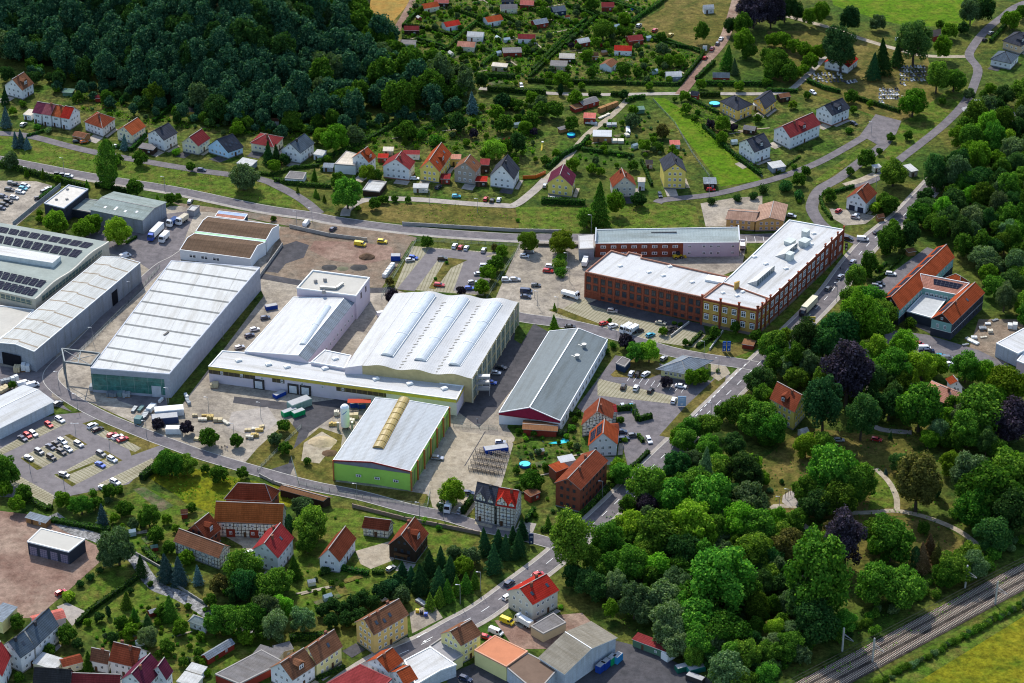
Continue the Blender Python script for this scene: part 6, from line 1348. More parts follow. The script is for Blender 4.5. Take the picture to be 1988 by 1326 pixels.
lot(B3,[(570,553,-5,'silver','suv'),(520,625,15,'red'),(573,640,15,'white','suv'),(725,668,15,'black'),(792,693,20,'turquoise'),(852,622,-10,'beige','saloon'),(918,655,15,'black','suv'),(905,672,15,'black'),(322,643,-5,'black','saloon')],'in front of the brick factory','cars in front of the brick factory')
lot(B3,[(870,830,40,'silver','hatch'),(680,918,60,'white'),(718,920,60,'black','estate'),(765,922,35,'white','estate'),(633,995,70,'black','suv'),(708,1003,65,'white','suv'),(793,1018,50,'black'),(928,1075,65,'white','estate'),(970,992,-10,'white','saloon'),(632,1115,-60,'silver'),(684,1118,-60,'turquoise'),(783,1308,-60,'white','estate'),(625,1258,0,'navy'),(635,1300,5,'navy','estate'),(690,1280,5,'grey')],'in the car park around the low pavilion','cars around the low pavilion')
def B4(x,y): return T('b4',(x,y))
for it in ((433,352,45,'silver','estate'),(362,420,50,'grey','estate'),(562,133,-5,'white','van'),(478,130,-10,'black','suv'),(505,265,45,'silver','estate'),(650,92,20,'black','saloon'),(728,335,-5,'white','estate'),(665,395,-5,'black','hatch'),(645,405,-5,'silver','estate'),(272,882,0,'navy','hatch')):
    car(*B4(it[0],it[1]),it[2],it[3],it[4],place='on or beside the main road near the brick wing')
for it in ((925,773,0,'white','van'),(950,785,0,'navy','estate'),(1020,815,0,'turquoise','hatch'),(1052,832,0,'grey','van'),(1068,865,10,'white','suv'),(1215,932,5,'white','hatch'),(1100,958,5,'black','hatch'),(320,830,0,'red','hatch'),(645,1305,-10,'red','hatch'),(425,1308,0,'silver','hatch'),(895,745,-20,'red','hatch')):
    car(*B4(it[0],it[1]),it[2],it[3],it[4],place='among trees between the orange roofed wings and villas')
for t,x,y,a,c,k,pl in (
 ('b2',285,42,50,'white','van','beside the upper road'),('b2',442,72,35,'navy','hatch','beside the upper road'),
 ('a1',138,728,35,'silver','suv','left of the purple roofed terrace house'),('a1',450,825,0,'black','hatch','under the brown carport'),('a1',492,828,10,'orange','hatch','under the brown carport'),('a1',678,855,10,'silver','hatch','before the orange roofed cream house'),
 ('a1',1180,993,-5,'navy','hatch','on the parallel street'),('a1',1112,1178,60,'silver','estate','by the upper road kiosk'),('a1',865,880,0,'black','hatch','under the dark flat carport'),
 ('a1',340,1018,0,'black','hatch','behind the roadside hedge'),('a1',372,1023,0,'grey','hatch','behind the roadside hedge'),('a1',402,1028,-5,'white','hatch','behind the roadside hedge'),('a1',145,988,-5,'white','hatch','behind the roadside hedge'),
 ('a2',1335,1163,60,'red','hatch','in front of the slate gable house'),('a2',1372,1172,60,'black','hatch','in front of the slate gable house'),('a2',1412,1167,65,'white','hatch','in front of the slate gable house'),
 ('a2',1163,1147,0,'turquoise','hatch','on the drive of brown house'),('a2',1058,1093,40,'navy','estate','beside the long yellow house'),('a2',920,1043,0,'white','hatch','beside the long yellow house'),
 ('a2',815,185,60,'red','hatch','on the field track'),
 ('a3',725,148,40,'silver','estate','on the dry meadow'),('a3',818,176,40,'red','estate','on the dry meadow'),('a3',910,203,40,'gold','hatch','on the dry meadow'),
 ('a3',1112,338,45,'red','hatch','along the gravel drive'),('a3',1153,283,55,'red','saloon','along the gravel drive'),('a3',1185,254,55,'grey','hatch','along the gravel drive'),('a3',1205,226,55,'white','saloon','along the gravel drive'),
 ('a3',36,500,-70,'silver','hatch','on the narrow garden lane'),('a3',848,1140,-70,'navy','hatch','beside tall yellow house'),('a3',228,1162,0,'white','hatch','in front of the plum roofed yellow house'),('a3',175,1085,70,'silver','hatch','beside the plum roofed yellow house'),('a3',1145,1108,0,'red','hatch','under the pale carport'),
 ('a4',423,1232,35,'red','hatch','before the garage doors'),('a4',525,1260,40,'white','hatch','before the garage doors'),('a4',148,1262,-10,'silver','hatch','at the corner of the worn roof building'),
 ('a4',832,1262,35,'silver','estate','driving on main road at upper right'),('a4',512,722,-25,'black','hatch','near the turning place'),('a4',272,540,-30,'white','hatch','on lane beside cemetery hedge'),
 ('a4',1312,192,35,'silver','hatch','by the upper right houses'),('a4',1277,232,45,'black','hatch','by the upper right houses'),('a4',775,230,0,'white','hatch','at the cemetery path'),('a4',50,988,-10,'black','hatch','under the white roofed carport'),
 ('b1',732,232,20,'white','van','near the grey hall corner'),('b1',138,980,15,'white','van','behind white metal hall'),('b1',190,988,15,'white','van','behind white metal hall'),
 ('b1',1460,695,15,'navy','hatch','beside asymmetric hall'),('b1',1402,765,15,'silver','hatch','beside asymmetric hall'),('b1',1490,660,10,'white','hatch','beside asymmetric hall'),('b2',45,592,10,'navy','hatch','beside asymmetric hall'),
 ('b2',1425,883,-10,'black','saloon','beside the wavy hall'),('b2',1395,915,-5,'silver','hatch','beside the wavy hall'),('b2',1370,972,-5,'blue','hatch','beside the wavy hall'),('b2',733,572,10,'white','van','left of the wavy hall'),
 ('b2',1420,1320,0,'silver','hatch','on the pale yard'),('c2',1053,8,-5,'silver','estate','beside the green hall'),('c2',1237,213,-5,'navy','hatch','behind the half timbered pair'),('c2',1183,318,60,'silver','hatch','beside the motorhome'),
 ('c1',1453,565,35,'white','estate','in the farmyard'),('c1',355,795,25,'red','hatch','on red gravel by the lawn'),
 ('c2',1473,742,40,'navy','suv','driving on main road'),('c2',1465,820,30,'white','estate','driving on main road'),('c3',136,688,15,'red','hatch','driving on main road'),('c3',510,428,30,'white','van','driving on main road'),
 ('c2',1217,1300,-20,'navy','estate','in the dark truck court'),('c2',1338,1057,-15,'red','hatch','between white van and orange warehouse'),('c2',1394,1027,-22,'white','van','on the red gravel at the beige house'),('c2',1460,965,-22,'yellow','van','on the red gravel at the beige house'),
 ('c2',780,655,35,'silver','hatch','by the green garden drive'),
 ('b4',520,5,-10,'silver','hatch','at the road fork'),
 ('b2',600,163,-8,'yellow','van','on the brown building ground'),('b2',730,147,-5,'yellow','suv','on the brown building ground')):
    car(x,y,a,c,k,t,pl)
# ------------------------------------------------------------ trucks
def truck(x,y,ang,t,cabc,boxm,label,L=13.5,h=3.9,w=2.5,cabl=2.2,name='truck'):
    c=P(T(t,(x,y)),h/2); c.z=.1; R=empty(name,c,label,'truck' if name!='motorhome' else 'motorhome',None,heading(x,y,ang,t))
    b=MB(); b.box((-cabl/2-.1,0,(h+1.05)/2),(L-cabl,w,h-1.05)); b.build('cargo_box',[boxm],R,loc=(0,0,0)).location=(0,0,0)
    b=MB(); x0=L/2-cabl-.0; hull(b,[(x0,.5),(x0,3.3),(x0+.5,3.5),(x0+cabl*.7,3.1),(x0+cabl,1.9),(x0+cabl,.5)],w/2,topin=.12); b.build('cab',[PAINT[cabc]],R,loc=(0,0,0)).location=(0,0,0)
    b=MB(); b.face([(x0+cabl+.03,-w/2+.15,1.95),(x0+cabl+.03,w/2-.15,1.95),(x0+cabl*.72+.03,w/2-.25,3.02),(x0+cabl*.72+.03,-w/2+.25,3.02)])
    for s in (-1,1): b.face([(x0+.5,s*(w/2+.01),1.9),(x0+cabl-.3,s*(w/2+.01),1.9),(x0+cabl*.7,s*(w/2-.06),2.8),(x0+.5,s*(w/2-.06),2.8)])
    b.build('windscreen',[CARG],R,loc=(0,0,0)).location=(0,0,0)
    b=MB(); b.box((0,0,.85),(L-.6,1.0,.35)); b.build('chassis',[DARKP],R,loc=(0,0,0)).location=(0,0,0)
    for xx in ([x0+.9,-L/2+1.2,-L/2+2.5]+([-L/2+3.8,x0-1.6] if L>10 else [])):
        for s in (-1,1): o=bpy.data.objects.new('wheel',WHEELB); COL.objects.link(o); o.parent=R; o.location=(xx,s*(w/2-.2),.5)
    LANDMARKS.append((*T(t,(x,y)),label)); return R
CREAMBOX=plain('cream_tarpaulin',(.62,.58,.44),.6,.3,0,.05)
truck(245,528,225,'b4','black',CREAMBOX,'articulated truck with black cab and white roofed cream trailer on main road')
truck(910,92,225,'b1','blue',WHITEBOX,'white trailer truck with bright blue cab by the grey warehouse',L=12)
truck(960,122,225,'b1','white',WHITEBOX,'short white box truck beside the blue cabbed truck',L=6.5,h=3.2,cabl=1.7)
truck(1065,20,215,'b1','white',plain('pale_load',(.5,.45,.35)),'flat truck with beige and blue load beside the brown hall',L=7,h=3,cabl=1.8)
truck(1008,35,215,'b1','white',plain('blue_container',(.05,.09,.22)),'truck with open blue skip body near brown hall',L=6.5,h=2.6,cabl=1.8)
truck(410,268,70,'b3','white',WHITEBOX,'white box van at left gable of the brick factory',L=6,h=3,w=2.2,cabl=1.6)
truck(648,655,210,'b3','white',WHITEBOX,'left one of two white box vans before brick factory',L=6,h=2.9,w=2.2,cabl=1.6)
truck(685,665,210,'b3','white',WHITEBOX,'right one of two white box vans before brick factory',L=6,h=2.9,w=2.2,cabl=1.6)
truck(1330,170,90,'b3','white',WHITEBOX,'white van behind the factory at end of the lilac workshop',L=5.8,h=2.6,w=2,cabl=1.8)
truck(1120,290,245,'c2','white',WHITEBOX,'white motorhome parked beside the lower road hedge',L=6.8,h=3,w=2.3,cabl=1.6,name='motorhome')
truck(50,965,150,'c3','white',WHITEBOX,'long white box van at the side of beige house',L=7,h=2.9,w=2.1,cabl=1.6)
truck(1075,68,120,'b4','white',WHITEBOX,'white vehicle standing among right side trees beyond the main road',L=5.6,h=2.6,w=2,cabl=1.6) if False else None
truck(325,460,-15,'b3','white',WHITEBOX,'white boat like trailer load left of the brick factory',L=8,h=2.4,w=2.2,cabl=1.5)
def addbox(R,name,mat,fn):
    b=MB(); fn(b); o=b.build(name,[mat] if not isinstance(mat,list) else mat,R,loc=(0,0,0)); o.location=(0,0,0); return o
def thing(name,label,cat,x,y,ang=None,t='f',group=None,z=0):
    c=P(T(t,(x,y)),z); c.z=0; R=empty(name,c,label,cat,group,heading(x,y,ang,t) if ang is not None else 0); LANDMARKS.append((*T(t,(x,y)),label)) if not group else None; return R
# wheel loader behind the factory, garbage truck, containers, skips, tank
R=thing('wheel_loader','yellow wheel loader standing behind the brick factory','wheel loader',955,245,10,'b3')
YEL=PAINT['yellow']
addbox(R,'body',YEL,lambda b:(b.box((-1.2,0,1.3),(2.4,1.6,1.0)),b.box((.6,0,1.1),(1.4,1.0,.7)))); addbox(R,'cab',CARG,lambda b:b.box((-.2,0,2.4),(1.3,1.4,1.4))); addbox(R,'bucket',YEL,lambda b:(b.box((2.9,0,.6),(.9,2.4,.8)),b.bar((1,.6,1.3),(2.6,.6,.8),.2),b.bar((1,-.6,1.3),(2.6,-.6,.8),.2)))
for xx in (-1.5,1.0):
    for s in (-1,1): o=bpy.data.objects.new('wheel',WHEELB); COL.objects.link(o); o.parent=R; o.location=(xx,s*1.0,.65); o.scale=(1.3,1.3,1.3)
GRN=plain('green_container',(.02,.30,.12),.5,.4,0,.1)
def skip(x,y,ang,t,mat,label,l=6,w=2.4,h=2,name='container',group=None,cat='container'):
    R=thing(name,label,cat,x,y,ang,t,group,z=h/2)
    addbox(R,'shell',mat,lambda b:(b.prism([(-l/2,-w/2),(l/2,-w/2),(l/2,w/2),(-l/2,w/2)],.15,h,0,bottom=True)))
    addbox(R,'ribs',mat,lambda b:[b.box((-l/2+l*(k+.5)/6,s*(w/2+.05),h/2),(.12,.1,h-.2)) for k in range(6) for s in (-1,1)])
    addbox(R,'lid',plain('lid_'+mat.name,tuple(x*.9 for x in (.4,.4,.4)) if 'white' not in mat.name else (.7,.7,.68),.6),lambda b:b.box((0,0,h+.05),(l*.96,w*.9,.1)))
    return R
skip(185,1145,20,'b2',GRN,'green press container at the loading yard, left one',l=6)
skip(238,1150,20,'b2',GRN,'green press container with open hopper at the loading yard, right one',l=5)
BLUE=plain('blue_container2',(.02,.06,.30),.5); NAV=plain('navy_container',(.03,.05,.12),.5)
skip(245,1095,20,'b2',plain('grey_green_container',(.25,.33,.30)),'shed like container with pale green roof and red end behind green containers',l=9,w=4,h=3)
skip(990,1140,5,'b1',WHITEBOX,'white storage container with blue letter at the stone yard',l=11,w=4,h=2.8); skip(965,1185,5,'b1',NAV,'navy storage container with white roof below the white one',l=10,w=4,h=2.8); skip(1017,1250,0,'b1',WHITEBOX,'short white container beside the purple shrub',l=6,w=3,h=2.4)
skip(808,240,0,'b2',BLUE,'blue container by the fence of the building ground',l=4,w=3,h=2.4)
for i in range(5): skip(745+i*11,345-i*15,45,'b2',WHITEBOX,'x',l=1.9,w=1.7,h=1.6,group='white crates along the building ground fence',cat='crate',name='crate')
for i,(x,y) in enumerate(((500,1235),(530,1215),(565,1190),(600,1180))):
    skip(x,y,42,'c3',[BLUE,BLUE,GRN,plain('light_blue_container',(.05,.25,.48))][i],['blue bin block against the grey workshop wall, front one','blue bin block against the grey workshop wall, second','dark green bin block between the blue ones','light blue bin block at far end of workshop wall'][i],l=3.4,w=2,h=2.8,cat='bin')
skip(990,1235,15,'c3',plain('dark_green_skip',(.02,.12,.08)),'dark green skip under the trees, left one',l=6); skip(1060,1245,15,'c3',plain('teal_skip',(.03,.20,.16)),'teal skip under the trees, right one',l=6); skip(1055,1300,-20,'c3',DARKP,'dark open skip with pale load at bottom right yard',l=6)
skip(900,1160,30,'c3',WHITEBOX,'white shed container at the end of the maroon shed roof',l=4.5,w=3,h=2.8)
skip(80,530,10,'b2',BLUE,'blue skip left of the asymmetric hall',l=5,h=1.8); skip(128,1042,25,'b2',BLUE,'blue skip by the first loading dock',l=5,h=1.6)
skip(565,1100,5,'b2',BLUE,'blue pallet block under the red awning, left',l=3,h=2); skip(608,1105,5,'b2',BLUE,'blue pallet block under the red awning, right',l=3,h=2)
b=MB(); p=P(T('b2',(595,1075)),4); R=empty('awning',(p.x,p.y,0),'red awning on posts over blue pallets at the hall wall','awning')
addbox(R,'awning_roof',plain('red_awning',(.42,.07,.04)),lambda b:b.box((0,0,3.6),(9,3,.15))); addbox(R,'posts',DARKP,lambda b:[b.bar((x,-1.3,0),(x,-1.3,3.6),.15) for x in (-4,0,4)])
skip(1395,-40,8,'c2',BLUE,'long blue open container before the steel racks on the pale yard',l=9,w=3.2,h=2.2)
# white silo tank
R=thing('silo_tank','tall white cylindrical gas tank with blue mark at the loading yard','tank',515,1240,None,'b2')
SW=plain('silo_white',(.72,.74,.75),.35,.4,0,.03)
def silo(b):
    n=20; b.cyl((0,0),1.7,1.2,9.5,n); b.cyl((0,0),1.7,9.5,10.3,n,0,1.1)
    b.cyl((0,0),1.1,10.3,10.6,n,0,.4)
addbox(R,'tank',SW,silo); addbox(R,'blue_mark',plain('blue_print',(.03,.12,.45)),lambda b:[b.face([(1.73*math.sin(a),-1.73*math.cos(a),6.8+k*.35),(1.73*math.sin(a+.16),-1.73*math.cos(a+.16),6.9+k*.35),(1.73*math.sin(a+.16),-1.73*math.cos(a+.16),7.4+k*.3),(1.73*math.sin(a),-1.73*math.cos(a),7.3+k*.3)]) for k,a in enumerate((-.5,-.3,-.1,.1,.3))])
addbox(R,'legs',DARKP,lambda b:[b.bar((1.3*math.cos(a),1.3*math.sin(a),0),(1.3*math.cos(a),1.3*math.sin(a),1.4),.25) for a in (.7,2.3,3.9,5.5)])
addbox(R,'pipework',MATS['zinc'],lambda b:(b.box((-2.8,-1,1.6),(.8,.8,3.2)),b.box((2.6,-.6,1.6),(.8,.8,3.2)),b.bar((-2.8,-1,3),(0,-1,3),.15)))
# heaps, stacks and pallets of stone
def stackset(items,group,mats,lab):
    for i,(t,x,y,l,w,h,a) in enumerate(items):
        R=thing('goods_stack','x','stack',x,y,a,t,group,z=h/2); m=mats[i%len(mats)]; rnd=random.Random(i*7+int(x)); n=2+i%3
        addbox(R,'goods',m,lambda b:[b.box(((k-(n-1)/2)*l/n,rnd.uniform(-.1,.1),h*rnd.uniform(.75,1)/2+.15),(l/n*.92,w*rnd.uniform(.8,1),h*rnd.uniform(.7,1)),rnd.uniform(-.05,.05)) for k in range(n)])
        addbox(R,'pallet',MATS['wall_wood'] if 'wall_wood' in MATS else wallm('wood'),lambda b:b.box((0,0,.08),(l,w,.14)))
        STK.append((R,T(t,(x,y)),lab))
STK=[]; RACK=[]
SM=[plain('grey_goods',(.30,.32,.33)),plain('white_wrap',(.62,.63,.62)),plain('steel_goods',(.20,.22,.24),.5,.4,.3),plain('teal_goods',(.16,.24,.23))]
stackset([('b1',555,1000,4,3,2.4,0),('b1',605,1003,4.5,3,2.4,0),('b1',655,1040,4,2.5,2,-5),('b1',690,1035,4,2.5,2,-5),('b1',740,1040,3,2.5,2,0),('b1',775,1020,4,3,2,0),('b1',822,1010,2.6,2.6,4,0),('b1',965,1025,1.6,1.6,3,0),('b1',890,1035,4,1.5,.7,0),('b1',940,1075,3,1,1.2,50),
 ('b1',785,1130,4,1.5,.9,55),('b1',825,1125,4,1.5,1,50),('b1',855,1150,5,2,1.4,50),('b1',885,1120,5,2.4,2,50),('b1',845,1170,4,2,1.2,50),('b1',810,1190,3,3,2.4,50)],'goods stacked before the white warehouse',SM,'machine goods stacked before the white warehouse')
SP=[plain('sand_stone',(.50,.42,.27)),plain('pale_stone',(.58,.54,.44)),plain('yellow_stone',(.48,.36,.15))]
stackset([('b1',1140,1165,2,1.2,1,0),('b1',1185,1188,3.5,1.6,1,0),('b1',1230,1175,2.6,2,1.6,0),('b1',1275,1190,3.6,2,1.4,0),('b1',1320,1205,4,1.6,.8,-30),('b1',1210,1165,4,1,.7,0),('b1',1165,1305,4,1.5,1,-10),
 ('b1',1460,1290,3,1.5,1.2,0),('b1',1490,1280,3,1.5,1.4,0),('b1',1450,1250,2.5,1.5,1,0),('b1',1495,1245,3,1.5,1,0),('b2',10,1250,3,1.5,1.2,0),('b2',25,1230,2,1.5,1,0),('b2',462,1150,2,2,2,0),('b2',440,1215,3,1.5,1.4,0),('b2',560,1165,4,2,2,0),('b2',545,1195,3,2,1.4,0)],'stone blocks on pallets in the yards',SP,'pale stone blocks on pallet')
stackset([('b1',150,880,3.5,3,3.4,0),('b1',100,890,2.5,3,2.6,0),('b1',1100,1085,4,1.4,1.2,-60),('b1',1090,1050,3,1.2,1.4,-60),('b1',1255,985,3,2.5,2,0),('b1',40,960,5,2,1.5,15),('b1',85,950,3,2,3,15),('b1',20,1010,5,3,1.4,30)],'crates of goods at the left halls',[SM[1],SP[0],SM[0]],'crate of goods at left halls')
stackset([('b4',x,y,l,w,h,a) for x,y,l,w,h,a in ((1210,735,5,2,.8,-25),(1190,722,4,2,.6,-25),(1165,752,3,1,.6,10),(1215,710,2.5,1.6,1,0),(1270,708,3,1,.5,10),(1265,655,3,2.4,1.2,0),(1295,630,2.4,1.4,.8,0),(1310,672,2,2,1.4,0),(1338,608,3,1.2,.5,15),(1440,640,4,3,2.4,-5))],'building material beside the right orange wing',[SM[1],SP[1],SM[2]],'building material pile beside right orange wing')
stackset([('a3',600,825,6,3,1.5,0),('a3',660,760,2,7,1.5,0),('a3',655,790,2,3,1.2,10),('a3',565,730,5,3,1.6,0),('a3',545,625,13,2,2.6,22),('a3',520,680,8,1.5,.7,25),('a3',445,720,6,1.5,1,-5)],'stone and log stacks in the stone yard',[SP[1],SM[1],SP[1],SM[0],wallm('wood'),SP[1],SM[1]],'stack in the small stone yard')
RK=plain('rusty_rack',(.22,.19,.16),.8); b=MB()
for x in (-1.6,0,1.6):
    for y in (-.6,.6): b.bar((x,y,0),(x,y,1.9),.1)
for z in (.4,1.1,1.8):
    for y in (-.6,.6): b.bar((-1.6,y,z),(1.6,y,z),.1)
    for x in (-1.6,-.8,0,.8,1.6): b.bar((x,-.6,z),(x,.6,z),.09)
o=b.build('steel_rack',[RK],None,loc=(0,0,0)); RKM=o.data; bpy.data.objects.remove(o)
for i in range(4):
    for j in range(7):
        x,y=918+j*8.2+i*4.5,912-i*11+j*1.4; o=bpy.data.objects.new('steel_rack',RKM); COL.objects.link(o); o.location=P((x,y)); o.rotation_euler.z=.2; tag(o,'x','rack','steel racks on the pale yard'); RACK.append((o,(x,y),('front','second','third','rear')[i]))
stackset([('b2',935+i*0,1155,1,1,1,0) for i in ()],'x',SM,'x')
stackset([('c2',935,905,1.2,1,1.4,0),('c2',960,915,1.2,1,1.4,0),('c2',985,925,1.2,1,1.4,0),('c2',960,855,5,2,.8,-30),('c2',745,825,4,3,.8,20)],'bins and rubbish beside the ochre apartment house',[PAINT['yellow'],plain('wheelie_black',(.04,.04,.045)),PAINT['blue'],SM[0],SM[1]],'bin or rubbish by the ochre house')
# heaps of earth
def heap(t,x,y,r,h,mat,label,cat='heap'):
    R=P(T(t,(x,y))); b=MB(); n=18; rnd=random.Random(int(x)); rings=5
    pt=[[(r*(1-k/rings)*(1+.15*rnd.random())*math.cos(a),r*.8*(1-k/rings)*(1+.15*rnd.random())*math.sin(a),h*(k/rings)**.8) for a in [6.283*i/n for i in range(n)]] for k in range(rings)]
    for k in range(rings-1):
        for i in range(n): j=(i+1)%n; b.face([pt[k][i],pt[k][j],pt[k+1][j],pt[k+1][i]])
    b.face(pt[-1]); o=b.build('earth_heap',[mat],None,loc=(0,0,0)); o.location=R; tag(o,label,cat)
GRAV=plain('dark_gravel',(.07,.068,.065),.95,.1,0,.2); BRW=plain('earth_brown',(.13,.085,.055),.95,.1,0,.2); SND=plain('sand',(.42,.34,.22),.95,.1,0,.2)
heap('b2',640,240,3.6,2.2,BRW,'brown earth heap on the building ground'); heap('b2',420,300,3.4,.7,GRAV,'flat dark gravel heap, left of three'); heap('b2',498,307,2.6,.5,plain('olive_gravel',(.13,.13,.08)),'small olive gravel heap between two dark ones'); heap('b2',594,300,3.6,.8,GRAV,'flat dark gravel heap, right of three')
heap('f',625,858,5,1.6,SND,'sand heap on the fenced grass plot'); heap('f',640,880,3,1,BRW,'small brown earth heap beside the sand heap')
heap('a4',1190,640,4,1.6,plain('scrap',(.25,.25,.27),.6,.3,.2,.4,2),'scrap heap beside the lane at the tree edge')
# pools
def pool(t,x,y,r,label,raised=True,sx=1.4):
    p=P(T(t,(x,y)),.8 if raised else 0); b=MB(); n=24; h=1.1 if raised else .22
    R=empty('swimming_pool',(p.x,p.y,0),label,'pool'); pts=[(r*sx*math.cos(6.283*i/n),r*math.sin(6.283*i/n)) for i in range(n)]
    addbox(R,'pool_wall',PAINT['blue'] if raised else MATS['pavement'] if 'pavement' in MATS else G_SIDE,lambda b:[b.face([(pts[i][0],pts[i][1],0),(pts[(i+1)%n][0],pts[(i+1)%n][1],0),(pts[(i+1)%n][0],pts[(i+1)%n][1],h),(pts[i][0],pts[i][1],h)]) for i in range(n)])
    addbox(R,'water',WATER,lambda b:b.face([(x*.94,y*.94,h-.1) for x,y in pts]))
pool('b3',238,1315,2.2,'kidney shaped turquoise pool in the garden beside grey hall',False,2.4); pool('c3',57,45,2.0,'round turquoise pool on the lawn behind half timbered pair',True,1.1); pool('a3',1167,605,2.4,'round blue pool beside the orange yellow house',True,1.15)
pool('f',1232,16,1.8,'small blue pool in the upper allotments',True,1.4); pool('a3',328,787,2,'trampoline with pale rim on the orchard lawn',True,1)
# slide, goal frames
R=thing('playground_slide','yellow slide on the orchard lawn','slide',158,870,70,'a3'); addbox(R,'chute',PAINT['yellow'],lambda b:(b.bar((-2.5,0,.2),(1.2,0,2.2),.7,0,.1),b.bar((1.2,.3,0),(1.2,.3,3),.12),b.bar((1.2,-.3,0),(1.2,-.3,3),.12)))
addbox(R,'slide_roof',WHITEBOX,lambda b:b.box((1.2,0,3),(.9,.9,.3)))
# orange fence
p,q=P(T('a3',(50,1045)),1),P(T('a3',(175,1015)),1)
# ------------------------------------------------------------ people: one skinned body each, coloured by height
def person(x,y,top,leg,label,rz=0,step=.12,t='f',bag=None):
    p=P(T(t,(x,y))); V=[(0,0,.98),(0,0,1.2),(0,0,1.42),(0,0,1.55),(0,.015,1.68),(0,.01,1.77)]; E=[(0,1),(1,2),(2,3),(3,4),(4,5)]; Rr=[.14,.13,.13,.055,.095,.07]
    for s in (-1,1):
        k=len(V); V+=[(s*.1,0,.9),(s*.11,s*step,.5),(s*.11,s*step*1.6-.03,.09),(s*.11,s*step*1.6-.15,.05)]; E+=[(0,k),(k,k+1),(k+1,k+2),(k+2,k+3)]; Rr+=[.1,.065,.045,.045]
        k=len(V); V+=[(s*.2,0,1.4),(s*.25,-s*step*.6,1.12),(s*.26,-s*step-.05,.88),(s*.255,-s*step-.07,.8)]; E+=[(2,k),(k,k+1),(k+1,k+2),(k+2,k+3)]; Rr+=[.07,.045,.035,.03]
    me=bpy.data.meshes.new('body'); me.from_pydata(V,E,[]); o=bpy.data.objects.new('body',me); COL.objects.link(o); m=o.modifiers.new('skin','SKIN'); o.modifiers.new('s','SUBSURF').levels=1
    for i,v in enumerate(me.skin_vertices[0].data): v.radius=(Rr[i],Rr[i]*(.75 if i<3 else 1)); v.use_root=(i==0)
    dg=bpy.context.evaluated_depsgraph_get(); nm=bpy.data.meshes.new_from_object(o.evaluated_get(dg)); bpy.data.objects.remove(o)
    SK=plain('skin',(.45,.28,.20)); HA=plain('hair',(.05,.035,.025)); nm.materials.clear()
    for mm in (top,leg,SK,HA): nm.materials.append(mm)
    for f in nm.polygons:
        z=f.center.z; a=abs(f.center.x); f.material_index=3 if z>1.7 or (z>1.6 and f.center.y>.03) else 2 if z>1.5 or (a>.2 and z<.98) else 0 if z>.93 else 1 if z>.08 else 3
        f.use_smooth=True
    R=bpy.data.objects.new('person',nm); COL.objects.link(R); R.location=p; R.rotation_euler.z=rz; tag(R,label,'person')
DKC=plain('dark_cloth',(.02,.02,.035)); JE=plain('jeans',(.08,.10,.16)); LC=plain('pale_cloth',(.5,.5,.5)); BC=plain('blue_cloth',(.03,.05,.2))
person(431,873,DKC,DKC,'person in dark clothes walking, leftmost of the three on the beige yard',2.9); person(437,871,DKC,LC,'person in dark top and light trousers, middle of the three on the yard',3.1); person(441,873,BC,LC,'person in blue top and light trousers, rightmost of three on the yard',3.0)
person(1631,525,DKC,JE,'person in dark jacket walking on pavement beside the brick wing',2.5); person(926.5,818,LC,DKC,'person in pale top standing on asphalt below the steel stair',.5)
# ------------------------------------------------------------ signs
def pylon(t,x,y,w,h,cols,label,sx=0):
    p=P(T(t,(x,y))); R=empty('sign_panel',p,label,'sign'); 
    for k,(c,dx) in enumerate(cols): addbox(R,'panel',c,lambda b:(b.box((dx,0,h/2+.4),(w,.25,h))))
    for k,(c,dx) in enumerate(cols): addbox(R,'lettering',WL,lambda b:(b.box((dx,-.14,h*.85),(w*.6,.03,.18)),b.box((dx,-.14,h*.72),(w*.7,.03,.12)),b.box((dx,-.14,h*.3),(w*.3,.03,.8))))
SB=plain('sign_blue',(.03,.10,.38),.5)
pylon('b3',1236,795,1.4,4.6,[(SB,-.9),(SB,.9)],'twin blue upright sign panels on the corner lawn')
pylon('b3',975,1115,3.2,4.4,[(plain('sign_pale_blue',(.35,.48,.62)),0)],'pale blue and white billboard on the grass corner')
pylon('b4',268,625,2.4,2.6,[(PAINT['yellow'],0)],'yellow poster box beside the main road'); pylon('b4',465,205,1.2,3.6,[(DARKP,0)],'dark upright sign on grass corner by the junction')
pylon('c3',95,520,1.6,4.6,[(NAV,0)],'dark blue upright sign at side road mouth')
pylon('a3',1110,300,2.2,2.6,[(WHITEBOX,0)],'small white sign board along the gravel drive')
